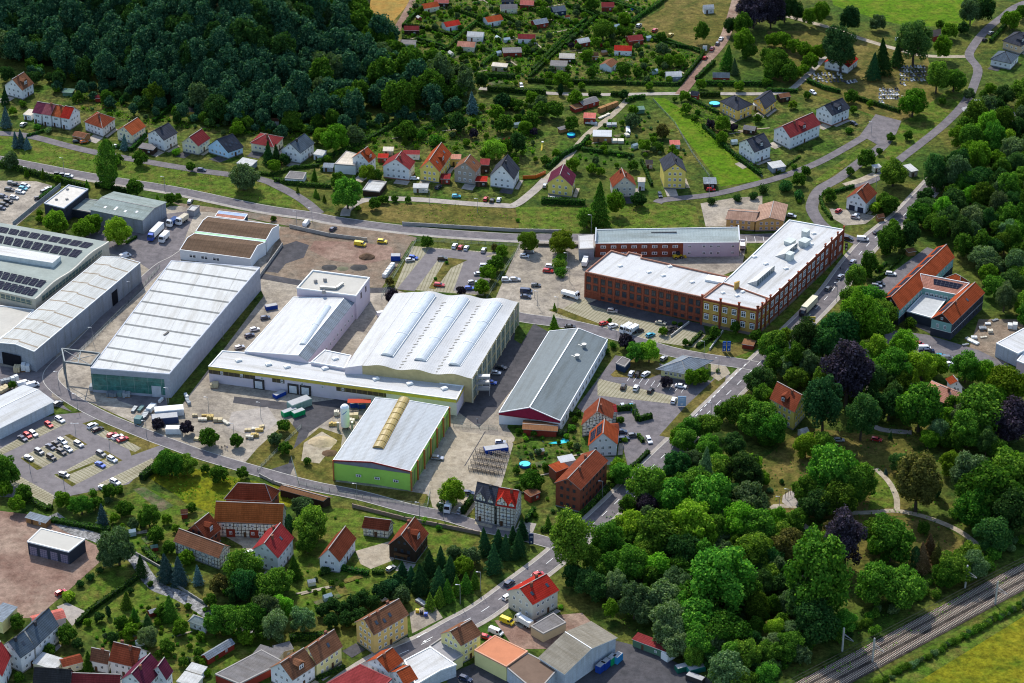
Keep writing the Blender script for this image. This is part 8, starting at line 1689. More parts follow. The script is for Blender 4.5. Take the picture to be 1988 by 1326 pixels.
# named trees, tile pixels: x, y, width, kind, leaf
TL='''a1 900 555 130 round dec;a1 330 518 45 round bright;a1 30 690 70 cone spruce;a1 25 560 60 cone conif;a1 90 820 55 cone spruce;a1 125 815 60 cone spruce;a1 155 830 50 cone spruce;a1 612 930 125 column dec;a1 820 925 85 round dec;a1 1115 975 55 round dec;a1 1425 1030 150 round grey;a1 60 935 95 round grey;a1 155 1005 35 cone bright;a1 250 1015 38 cone bright;a1 340 1045 45 round bright;a1 510 1075 38 cone bright;a1 790 1095 100 round dec;a1 688 930 60 round dec;a1 1390 750 80 round bright;a1 75 650 50 round bright;a1 725 835 55 cone spruce;a1 995 1160 65 round dec;a1 1040 1150 40 round bright;a1 920 1150 28 cone bright;a1 325 1300 115 round bright;a1 495 1400 0 round dec;a1 230 1280 40 round bright;a1 40 430 90 round dark;a1 440 400 90 round wood;a1 285 765 45 shrub grey;a1 1030 890 60 shrub bright;a1 220 745 60 shrub dec;a1 130 610 60 shrub dec
b1 325 30 120 round bright;b1 540 35 110 round bright;b1 495 60 125 round bright;b1 685 90 150 round bright;b1 232 -20 40 round bright;b1 70 985 45 round dec;b1 925 1215 70 round purple;b1 1095 1235 80 round purple;b1 1220 1290 110 round dec;b1 1385 1310 80 round dec
a2 190 700 115 round dec;a2 455 810 145 round bright;a2 370 790 90 round bright;a2 565 785 110 round grey;a2 880 760 110 round dec;a2 865 810 45 cone dec;a2 330 1030 50 cone dec;a2 640 1010 95 round lime;a2 700 1020 60 round dec;a2 525 1135 165 round dec;a2 470 1050 85 round dec;a2 720 1165 45 round dec;a2 748 1165 45 round dec;a2 802 1160 40 round dec;a2 685 1190 70 round dec;a2 880 1165 35 round dec;a2 1385 870 120 round lime;a2 95 970 75 round bright;a2 60 900 75 cone dark;a2 110 900 65 cone dark;a2 160 930 60 round dark;a2 410 925 40 round bright;a2 565 1050 45 cone dec;a2 1170 715 110 round dark;a2 1265 780 55 round purple;a2 820 770 60 round dec;a2 340 1125 35 cone dec;a2 390 1160 25 cone dec;a2 355 1145 22 cone dec;a2 235 1110 25 cone dec;a2 960 800 80 shrub dec;a2 1040 830 90 shrub dec;a2 290 680 60 round wood;a2 1430 590 90 round conif;a2 1400 660 90 round bright;a2 1440 720 100 round dec;a2 1470 850 80 round dec;a2 1330 900 60 round dec;a2 1490 600 60 round dec;a2 590 1220 45 shrub dec;a2 95 1280 45 shrub dec
b2 990 145 70 round dec;b2 775 380 50 round brownish;b2 790 465 85 round purple;b2 1190 435 55 round purple;b2 1430 205 75 round bright;b2 1395 275 95 round dec;b2 1345 330 95 round bright;b2 1310 410 90 round bright;b2 1385 180 40 round brownish;b2 1108 272 25 shrub dec;b2 1040 365 25 shrub dec;b2 150 1225 75 round dec;b2 100 1300 80 round grey
b3 75 145 115 round lime;b3 270 150 135 round lime;b3 230 620 65 cone bright;b3 260 290 100 shrub dec;b3 265 330 90 shrub dec;b3 270 250 80 shrub dec;b3 865 670 50 round bright;b3 710 790 120 round dec;b3 785 795 115 round bright;b3 650 730 90 round purple;b3 1035 940 95 round bright;b3 1095 930 85 round bright;b3 885 965 70 round purple;b3 1170 680 60 tall dec;b3 1290 650 55 tall dec;b3 1410 700 80 round dec;b3 570 760 50 shrub dec;b3 535 790 45 shrub dec;b3 232 530 25 cone bright;b3 553 608 28 round dec;b3 998 735 40 round dec;b3 1187 905 35 shrub grey;b3 930 625 35 shrub dec;b3 965 635 35 shrub dec;b3 1435 950 160 round dark;b3 1330 1120 200 round dec;b3 1420 1180 200 round dec;b3 1220 1140 110 round dec;b3 1130 1230 130 round dec;b3 1020 1240 130 round dec;b3 950 1290 100 round bright;b3 1450 1050 120 round dec;b3 1500 1250 160 round dec
a3 515 165 130 round dec;a3 1090 185 85 tall dec;a3 855 215 60 round dec;a3 860 285 70 round grey;a3 420 320 70 round bright;a3 480 245 60 round bright;a3 330 265 35 round purple;a3 900 350 70 round bright;a3 960 350 70 round bright;a3 850 350 60 round dec;a3 630 400 80 round dec;a3 720 420 55 round dec;a3 640 110 75 round bright;a3 265 460 90 round bright;a3 390 500 40 round bright;a3 325 500 40 round bright;a3 450 420 60 round dec;a3 1090 490 60 round bright;a3 1200 500 30 round dec;a3 1310 500 60 round bright;a3 1470 480 50 round dec;a3 785 500 45 round bright;a3 1240 330 90 cone dec;a3 1290 390 60 cone grey;a3 1335 240 110 tall bright;a3 1370 300 90 round dec;a3 1260 150 70 tall dark;a3 1330 140 100 tall dec;a3 1400 60 190 round purple;a3 1480 320 90 round dec;a3 990 560 60 round bright;a3 635 550 55 round dark;a3 265 520 28 column conif;a3 45 660 20 column conif;a3 100 570 80 round bright;a3 230 640 100 round dec;a3 150 640 90 round dec;a3 150 600 80 round grey;a3 90 700 100 round dec;a3 60 740 80 round bright;a3 20 610 60 round dec;a3 350 570 90 round bright;a3 20 690 50 round dec;a3 330 720 80 round dec;a3 110 770 45 round purple;a3 240 895 50 round bright;a3 180 935 55 round dec;a3 120 930 30 round bright;a3 690 700 80 round grey;a3 690 640 60 round bright;a3 760 850 70 round bright;a3 835 855 55 round dec;a3 865 765 80 round brownish;a3 690 965 60 round dec;a3 500 1000 50 round bright;a3 340 960 80 round bright;a3 450 985 60 round bright;a3 595 965 28 round bright;a3 490 1190 160 cone dec;a3 420 1270 120 round dec;a3 590 1180 100 tall bright;a3 725 1165 85 round dark;a3 600 1135 50 cone grey;a3 1215 720 85 round bright;a3 1145 725 55 round purple;a3 1282 745 45 round purple;a3 1210 800 70 round bright;a3 1000 635 60 round bright;a3 1050 690 55 shrub dec;a3 1070 660 45 shrub dec;a3 935 580 30 round dec;a3 1420 690 50 round dec;a3 1300 1165 60 shrub dark;a3 1395 1150 70 shrub dark;a3 1455 1110 70 shrub dark;a3 1150 1180 60 shrub dark;a3 15 1290 30 shrub bright;a3 1150 620 25 shrub dec;a3 15 830 90 tall dark;a3 450 20 80 round dec;a3 165 80 85 round dec;a3 65 290 50 round dec;a3 15 400 40 round bright;a3 200 440 50 round bright;a3 620 180 60 round dec;a3 660 190 60 round dec;a3 405 90 40 round bright;a3 30 75 30 round dec;a3 340 360 40 shrub dec
a4 30 50 140 tall purple;a4 110 30 120 tall dark;a4 250 100 75 tall bright;a4 320 70 90 tall bright;a4 170 60 90 tall dark;a4 445 260 200 tall conif;a4 490 110 110 tall conif;a4 625 390 95 cone conif;a4 690 340 120 cone dark;a4 650 130 90 round grey;a4 870 230 190 tall dark;a4 770 310 90 cone dark;a4 1015 140 50 round dec;a4 1035 270 100 tall bright;a4 1070 180 90 round bright;a4 1200 50 120 tall grey;a4 1280 50 110 tall dark;a4 1150 160 70 round dark;a4 1000 440 130 tall dec;a4 1100 460 140 round dec;a4 860 590 170 round bright;a4 1190 550 70 round grey;a4 730 800 50 round dec;a4 830 790 55 round dec;a4 585 925 100 round dec;a4 490 1000 48 round dec;a4 660 885 40 round dec;a4 745 1010 150 round dec;a4 230 1000 60 round dec;a4 370 1140 80 round dec;a4 190 1045 80 round dec;a4 115 1095 100 shrub dark;a4 185 1145 80 shrub dark;a4 195 1180 35 shrub dec;a4 100 230 90 round bright;a4 30 230 80 round bright;a4 160 265 80 round bright;a4 225 285 85 round bright;a4 305 300 85 round bright;a4 255 355 90 round bright;a4 180 420 70 round bright;a4 220 405 60 round bright;a4 60 360 150 round dec;a4 130 420 110 round dec;a4 30 420 90 round dec;a4 1430 110 110 round bright;a4 1500 70 80 round dec;a4 495 560 80 round dec;a4 605 605 40 round bright;a4 155 610 50 round lime;a4 240 555 45 round dec;a4 510 640 45 round dec;a4 485 765 60 shrub dec;a4 165 980 45 shrub dec;a4 205 880 35 shrub grey;a4 720 1190 110 round dec;a4 640 1220 90 shrub bright;a4 690 1170 90 round dec;a4 745 1310 60 round bright;a4 840 1310 70 round dec;a4 1030 590 45 round dec;a4 1310 520 70 round bright;a4 1270 550 50 round dec;a4 345 60 60 round dec
b4 705 130 110 tall dec;b4 750 110 100 tall dec;b4 845 105 100 tall dark;b4 700 200 60 round dec;b4 605 270 90 tall dec;b4 520 345 105 tall dec;b4 665 300 40 round dec;b4 595 340 55 round dec;b4 790 160 60 round dec;b4 510 480 130 round dec;b4 620 490 150 round dec;b4 680 560 150 round dec;b4 540 600 200 tall bright;b4 620 640 180 round dec;b4 430 680 220 round dark;b4 360 760 180 round dark;b4 235 700 160 tall dark;b4 50 740 120 tall dec;b4 110 690 80 round lime;b4 20 760 120 round dec;b4 60 800 120 round dec;b4 180 935 120 round dec;b4 480 900 250 tall purple;b4 390 900 150 round purple;b4 560 810 110 tall bright;b4 640 790 120 tall bright;b4 620 870 120 round bright;b4 820 740 140 tall bright;b4 750 870 190 round dec;b4 690 850 120 round dec;b4 910 880 150 round bright;b4 990 860 130 round bright;b4 875 980 100 cone bright;b4 340 1110 200 tall conif;b4 560 1170 170 tall dark;b4 720 1110 150 round dark;b4 900 1130 230 round dec;b4 830 1080 110 round bright;b4 1060 1180 130 round bright;b4 1275 1120 280 round dec;b4 1170 880 160 round dec;b4 1280 920 120 round bright;b4 1420 990 200 round bright;b4 1460 1200 220 round purple;b4 1330 1060 150 round bright;b4 1180 1250 180 round dec;b4 840 630 80 shrub dec;b4 -20 1150 90 round dark;b4 0 1280 110 round dec;b4 230 1345 120 round bright;b4 330 1330 120 round dec;b4 725 1280 30 cone dark;b4 950 1300 110 round bright;b4 1060 1300 100 round dec;b4 30 1000 80 round dec
c3 780 170 200 round dec;c3 660 290 100 tall dec;c3 760 300 120 round purple;c3 1000 60 0 round dec;c3 1105 90 150 cone grey;c3 950 50 150 round dark;c3 1050 180 220 round dec;c3 920 250 180 round dec;c3 1150 250 230 round dec;c3 700 400 190 round bright;c3 840 450 230 round dec;c3 1040 400 260 round bright;c3 540 510 170 tall dec;c3 340 510 230 tall dec;c3 660 640 220 round dec;c3 830 650 170 round bright;c3 450 740 180 round dark;c3 340 700 130 round dark;c3 590 790 130 round grey;c3 560 890 90 tall bright;c3 700 860 190 round grey;c3 850 820 200 round grey;c3 950 740 170 round grey;c3 1080 830 210 round dec;c3 1220 690 300 tall dec;c3 1290 760 200 tall dec;c3 900 970 230 round grey;c3 1060 960 230 round dec;c3 1220 1010 230 round dec;c3 1090 1090 180 round dec;c3 950 1080 170 round grey;c3 1260 230 130 round dark;c3 1380 270 200 round grey;c3 1440 130 90 round bright;c3 1310 390 200 round bright;c3 1420 420 190 round dec;c3 1110 520 90 tall dec;c3 1400 560 190 round dec;c3 1415 880 130 tall dec;c3 1440 760 150 round dark;c3 1240 1240 200 round grey;c3 1350 1170 160 round dec;c3 1470 1150 110 round dec;c3 1480 1280 130 round dec;c3 1300 1300 140 round dec;c3 1190 60 150 round dec;c3 1340 80 180 round dark;c3 195 385 60 cone dec;c3 40 420 90 cone conif;c3 100 130 130 round dec;c3 20 500 100 cone conif;c3 220 320 35 shrub dark;c3 620 90 130 round dec;c3 600 60 110 shrub bright;c3 265 880 40 shrub bright;c3 1380 1080 140 round dark;c3 760 560 150 round dec;c3 990 560 200 round dark;c3 1150 660 150 round dark;c3 1320 620 150 round dec;c3 1000 640 150 round dec
b3 330 1240 60 shrub dec;b3 300 1290 50 shrub bright;b3 110 1270 40 round dec;b3 20 1260 50 shrub dec;b3 350 1190 40 round dec;b3 60 1300 45 shrub bright;b3 160 1300 35 shrub dec;b3 640 1310 45 shrub bright;b3 620 1190 40 round dec
c3 180 60 50 round dec;c3 110 60 40 shrub bright;c3 40 120 40 shrub dec;c3 560 120 60 round dec;c3 600 20 50 shrub bright;c3 190 250 30 shrub dec;c3 120 350 40 shrub dec;c3 570 170 40 shrub dec
c4 380 100 260 round dec;c4 240 190 150 round dec;c4 520 130 220 round dec;c4 420 250 190 round dec;c4 300 280 160 round dark;c4 890 140 220 tall brownish;c4 1000 160 60 column conif;c4 1200 100 200 tall grey;c4 1330 200 300 round dec;c4 1450 100 250 round dec;c4 1430 330 250 round dark;c4 1240 300 230 round dec;c4 1330 450 200 round dark;c4 1110 340 90 shrub dec;c4 730 480 240 round dec;c4 640 450 150 round dec;c4 470 500 210 tall purple;c4 370 430 90 round brownish;c4 320 540 150 round bright;c4 120 530 160 round brownish;c4 290 700 310 tall dec;c4 280 830 260 round dark;c4 300 960 250 round dark;c4 640 740 220 round dec;c4 820 770 200 round dec;c4 960 520 100 cone brown;c4 920 590 110 cone brown;c4 1000 560 90 cone brownish;c4 880 590 60 column conif;c4 1110 640 180 round dec;c4 1180 580 160 round dec;c4 1060 700 130 round dec;c4 60 1020 130 round bright;c4 130 1110 150 round dec;c4 30 1100 120 round grey;c4 60 460 150 round dec;c4 20 600 120 round dark;c4 30 800 70 round dec;c4 450 960 130 round dec;c4 210 1160 100 round grey;c4 20 1260 120 round dark;c4 60 360 130 round bright;c4 920 420 70 round dec;c4 20 200 50 shrub grey;c4 90 150 40 shrub dark;c4 700 85 25 cone spruce;c4 900 60 100 round dec;c4 780 30 110 round dark;c4 1080 50 120 round bright;c4 1180 700 120 shrub dec;c4 1280 640 120 shrub dec;c4 990 810 80 shrub dec;c4 1220 640 150 round grey;c4 1340 570 120 shrub dec;c4 640 1030 90 shrub dec;c4 30 680 110 round dec;c4 160 380 120 round dec;c4 200 350 90 round dec
c1 30 90 160 round dec;c1 30 190 90 round bright;c1 100 275 95 round bright;c1 135 210 100 round dec;c1 365 250 100 round bright;c1 475 280 120 round dec;c1 565 270 80 round dec;c1 597 345 75 cone spruce;c1 730 300 95 round dec;c1 780 395 70 round grey;c1 870 350 120 round dec;c1 975 365 60 round bright;c1 670 360 60 round bright;c1 715 410 40 round bright;c1 910 460 100 round dec;c1 1030 420 50 round bright;c1 1120 300 60 round dec;c1 690 530 210 round grey;c1 640 580 140 round grey;c1 820 640 85 cone dark;c1 970 640 120 cone spruce;c1 1045 660 120 cone spruce;c1 1157 690 80 cone spruce;c1 1090 590 90 round bright;c1 990 530 80 round dec;c1 1280 740 110 round brownish;c1 1230 840 75 round dec;c1 735 840 70 cone dec;c1 785 920 65 cone dec;c1 860 960 75 cone dark;c1 635 905 28 column conif;c1 765 785 35 round dark;c1 990 880 110 cone dec;c1 950 900 90 round dec;c1 710 970 85 round dec;c1 765 1020 100 round bright;c1 865 1060 115 round grey;c1 660 1060 70 round dark;c1 980 1110 90 round dec;c1 1055 1000 90 round bright;c1 1175 1050 55 round bright;c1 390 1040 110 round dec;c1 455 1095 65 round dark;c1 285 1130 75 round dec;c1 520 1190 80 cone dec;c1 100 965 85 round dec;c1 1070 1200 60 round dec;c1 1160 1145 55 round dec;c1 1155 1185 45 round dec;c1 1110 1110 35 round bright;c1 1215 1270 60 shrub bright;c1 510 970 50 round bright;c1 580 940 60 round dark;c1 1430 640 200 round dec;c1 1430 760 180 round dark;c1 1290 950 160 round dec;c1 1400 960 180 round dec;c1 1490 950 150 round dec;c1 1440 1060 90 round bright;c1 1500 860 80 round bright;c1 1200 70 50 round dec;c1 1278 100 105 round dec;c1 1420 95 70 round dec;c1 940 70 130 shrub dec;c1 1000 30 160 round dec;c1 1080 40 130 round dec;c1 700 200 70 shrub dec;c1 545 215 60 shrub dec;c1 630 260 60 shrub grey;c1 680 1210 30 shrub dec;c1 470 750 60 shrub dark;c1 530 710 60 shrub dark;c1 585 670 60 shrub dark;c1 400 820 90 shrub bright;c1 880 750 50 shrub dec;c1 1340 790 80 shrub bright;c1 820 1000 60 shrub dec;c1 940 1030 35 shrub dec;c1 600 1105 28 shrub dec;c1 110 1290 60 round dec;c1 1370 800 90 round dark;c1 640 200 90 round dec
c2 260 290 120 round grey;c2 310 400 190 round dec;c2 290 500 130 round dec;c2 185 400 50 column conif;c2 215 640 100 cone dec;c2 60 760 180 round dec;c2 130 720 150 round dec;c2 140 880 130 round bright;c2 50 900 170 round grey;c2 260 950 150 round grey;c2 100 990 160 round grey;c2 30 1020 100 round dec;c2 1140 210 150 round bright;c2 1080 290 60 round grey;c2 1335 500 100 cone conif;c2 1400 490 110 cone conif;c2 1445 520 100 cone conif;c2 1495 470 80 cone conif;c2 1380 590 110 cone conif;c2 1000 610 110 cone conif;c2 1070 590 100 cone conif;c2 1120 640 110 cone conif;c2 1200 640 120 round bright;c2 1250 580 110 round grey;c2 1150 560 90 round grey;c2 960 700 130 cone conif;c2 1060 720 120 cone conif;c2 850 670 90 cone conif;c2 900 690 90 cone conif;c2 770 770 120 round conif;c2 730 790 110 round conif;c2 820 740 110 round conif;c2 840 810 110 round grey;c2 1010 840 75 cone dec;c2 1060 810 80 cone dec;c2 1110 790 80 cone dec;c2 1170 750 80 cone dec;c2 1220 730 80 cone dec;c2 1270 720 70 cone dec;c2 380 900 80 round dark;c2 440 870 90 round dark;c2 500 890 90 round dark;c2 560 860 95 round dark;c2 620 830 95 round dark;c2 670 850 90 round dark;c2 600 930 90 round dark;c2 520 950 90 round dark;c2 430 960 90 round dark;c2 160 -50 75 round dec;c2 290 25 45 round dec;c2 490 755 34 shrub dec;c2 338 795 34 shrub dec;c2 400 670 80 shrub dark;c2 980 375 50 shrub bright;c2 1060 420 50 shrub dec;c2 1070 300 40 shrub grey;c2 455 360 22 shrub dec;c2 1505 560 60 cone conif'''
for line in TL.split('\n'):
    ft=line.split()[0]
    for it in line[len(ft):].split(';'):
        q=it.split()
        if len(q)==6: q=q[1:]
        x,y,w,k,m=float(q[0]),float(q[1]),float(q[2]),q[3],q[4]
        if w<8: continue
        tree(ft,x,y,w*(1.2 if (ft in('c4','b4') or (ft=='c3' and x>720)) and w>60 and k in('round','tall') else 1.08),k,m)
for x,y,w,m in ((1375,872,54,'dec'),(1425,862,48,'dark'),(1330,852,50,'dec'),(1455,905,50,'bright'),(1400,905,52,'dec'),(1345,895,46,'grey')): tree('f',x,y,w,'round',m)
# right-hand valley wood and other close growth
def vfn(x,y,rr): tree('f',x,y,rr.uniform(34,54),'tall' if rr.random()<.4 else 'round',rr.choice(['dec','dec','dark','grey','bright']))
scatter([(1960,170),(2010,160),(2010,640),(1960,620),(1925,560),(1880,480),(1850,470),(1800,450),(1775,400),(1790,330),(1850,270),(1905,200)],34,22,vfn,8)
for (a,b_) in ((1700,870),(1890,860),(1960,900),(1590,860),(1790,960),(1850,900),(1680,1060)): pass
# small fruit trees and bushes of the allotments
def afn(x,y,rr):
    if rr.random()<.72: tree('f',x,y,rr.uniform(6,11),'shrub',rr.choice(['dec','bright','grey','bright']))
    else: tree('f',x,y,rr.uniform(9,16),'round',rr.choice(['dec','bright','grey','bright']))
AV=[(h_[0],h_[1],15) for h_ in HUTS]+[(T_['px'][0],T_['px'][1],8) for T_ in TREES if not T_['wood']]+[(m_[0],m_[1],13) for m_ in MORE]+[(c_[1][0],c_[1][1],11) for c_ in CARS]
scatter(ALLOT,14,9,afn,5,AV)
scatter(GARD,21,13,afn,6,AV)
scatter([(1180,230),(1260,215),(1340,300),(1330,320),(1260,300),(1130,330),(1120,300)],17,12,afn,7,AV)
scatter([(200,1000),(400,1010),(420,1080),(330,1110),(240,1060)],34,26,afn,9,AV)
scatter([(1005,840),(1120,830),(1130,880),(1000,960)],16,12,afn,41,AV)
scatter([(590,1090),(700,1120),(690,1170),(590,1190)],24,20,afn,42,AV)
scatter([(160,1230),(300,1160),(450,1190),(480,1230),(400,1290),(300,1290)],20,15,afn,10,AV)
def pfn(x,y,rr): tree('f',x,y,rr.uniform(32,48),'tall' if rr.random()<.4 else 'round',rr.choice(['dec','dark','dec','grey']))
AV2=[(q['px'][0],q['px'][1],q['wp']*.36) for q in TREES if not q['wood'] and q['wp']>20]
scatter([(1130,1085),(1250,960),(1400,990),(1500,1030),(1560,1150),(1555,1280),(1470,1325),(1400,1330),(1330,1270),(1230,1190)],30,24,pfn,31,AV2)
scatter([(1480,700),(1560,690),(1700,690),(1790,730),(1800,800),(1700,790),(1600,740),(1500,740)],30,24,pfn,33,AV2)
scatter([(1820,780),(1980,790),(1985,860),(1900,880),(1820,850)],34,26,pfn,34,AV2)
def ffn(x,y,rr): tree('f',x,y,rr.uniform(14,30),rr.choice(['round','tall','shrub']),rr.choice(['wood','dark','dec','wood']))
scatter([(60,120),(330,192),(560,225),(740,220),(900,195),(880,215),(700,250),(540,262),(330,232),(150,185),(60,150)],24,11,ffn,35,AV)
# bushes along the railway hedge
rr=random.Random(12)
for k in range(100):
    f=k/99; i=f*(len(wr)-1.01); L,_=strip_pts(wr,0,-11.5); p=L[int(i)].lerp(L[int(i)+1],i%1); x,y=pix(p); tree('f',x+rr.uniform(-3,3),y+rr.uniform(-3,3)-3,rr.uniform(13,22),'shrub',rr.choice(['dec','grey','dec']))
for k in range(60):
    f=k/59; i=f*(len(wr)-1.01); L,_=strip_pts(wr,0,13+rr.uniform(0,4)); p=L[int(i)].lerp(L[int(i)+1],i%1); x,y=pix(p); tree('f',x+rr.uniform(-4,4),y+rr.uniform(-3,3)-3,rr.uniform(18,32),'shrub',rr.choice(['dec','grey','dec','dark']))
# keep what the camera can see
TREES=[q for q in TREES if -40<q['px'][0]<PW+40 and -40<q['px'][1]<PH+60]
dec=sorted([q for q in TREES if q['kind'] in('round','tall')],key=lambda q:-q['wp']*(1 if not q['wood'] else .55)); keep=set(id(q) for q in dec[:300])
shr=sorted([q for q in TREES if q['kind']=='shrub'],key=lambda q:-q['wp']); keep|=set(id(q) for q in shr[:300])
rest=[]
for i,q in enumerate(TREES):
    if q['kind'] in('round','tall','shrub') and id(q) not in keep: rest.append((i,q)); continue
    put_tree(q,i)
def merge(items,name,label):
    by={}
    for i,q in items: by.setdefault(q['mat'],[]).append((i,q))
    VV=[];MI=[];mats=[]
    for mname,l in by.items():
        mats.append(LM[mname])
        for i,q in l:
            me,_=proto(q['kind'],q['mat'],i); n=len(me.vertices); v=np.empty(n*3,np.float32); me.vertices.foreach_get('co',v); v=v.reshape(-1,4,3)
            step=1 if q['wp']>24 else 2
            v=v[::step]; c=v.mean(1,keepdims=True); 
            if step==2: v=c+(v-c)*1.4
            v=v.reshape(-1,3)
            a=random.Random(i).uniform(0,6.28); cs,sn=math.cos(a),math.sin(a); x=(v[:,0]*cs-v[:,1]*sn)*q['r']+q['p'].x; y=(v[:,0]*sn+v[:,1]*cs)*q['r']+q['p'].y; z=v[:,2]*q['r']*q['zs']+q['p'].z
            VV.append(np.stack([x,y,z],1)); MI.append(np.full(len(v)//4,len(mats)-1,np.int32))
    V=np.vstack(VV).astype(np.float32); M=np.concatenate(MI); n=len(M); me=bpy.data.meshes.new(name); me.vertices.add(4*n); me.vertices.foreach_set('co',V.ravel()); me.loops.add(4*n); me.loops.foreach_set('vertex_index',np.arange(4*n,dtype=np.int32)); me.polygons.add(n); me.polygons.foreach_set('loop_start',np.arange(0,4*n,4,dtype=np.int32))
    for m in mats: me.materials.append(m)
    me.polygons.foreach_set('material_index',M); me.update(calc_edges=True); o=bpy.data.objects.new(name,me); COL.objects.link(o); tag(o,label,None,None,'stuff'); return o
wr_=[r for r in rest if r[1]['kind']!='shrub']; sr_=[r for r in rest if r[1]['kind']=='shrub']
if wr_: merge(wr_,'wood','dark green deciduous wood covering the hillside at upper left')
if sr_: merge(sr_,'garden_bushes','small bushes and beds among the allotment gardens')
print('trees',len(TREES),'merged',len(wr_),len(sr_))
# ------------------------------------------------------------ hedges
HEDGES=[]
def hedge(pts,w=1.2,h=1.6,mat='hedge',t='f',label=None):
    pw=[P(T(t,p)) for p in pts]; c=pw[0]; rs=np.random.RandomState(int(abs(pts[0][0])*7+abs(pts[0][1]))%9999); C=[];N=[];SZ=[]; b=MB()
    for i in range(len(pw)-1):
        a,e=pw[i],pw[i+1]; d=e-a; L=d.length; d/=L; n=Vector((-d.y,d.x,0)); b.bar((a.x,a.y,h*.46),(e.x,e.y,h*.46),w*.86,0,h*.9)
        m=int(L*(w+2*h)*7)+20; s=rs.random(m)*(L+.3)-.15; f=rs.random(m)*(w+2*h); 
        for k in range(m):
            bump=.12*math.sin(s[k]*1.7+i)+.1*rs.normal()
            if f[k]<h: q,o,z=-w/2-bump,-n,f[k]
            elif f[k]<h+w: q,o,z=f[k]-h-w/2,Vector((0,0,1)),h+bump
            else: q,o,z=w/2+bump,n,f[k]-h-w
            p=a+d*float(s[k])+n*float(q); C.append((p.x-c.x,p.y-c.y,z)); N.append((o.x,o.y,o.z)); SZ.append(.32+.25*rs.random())
    N=np.array(N)+.5*rs.normal(size=(len(N),3)); N/=np.linalg.norm(N,axis=1)[:,None]; me=quads(np.array(C),N,np.array(SZ),mat,'hedge',rs)
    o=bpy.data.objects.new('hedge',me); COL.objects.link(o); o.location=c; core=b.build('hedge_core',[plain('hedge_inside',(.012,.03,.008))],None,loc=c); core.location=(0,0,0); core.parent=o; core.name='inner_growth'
    mid=pts[len(pts)//2]; HEDGES.append((o,T(t,mid),h)); o['category']='hedge'
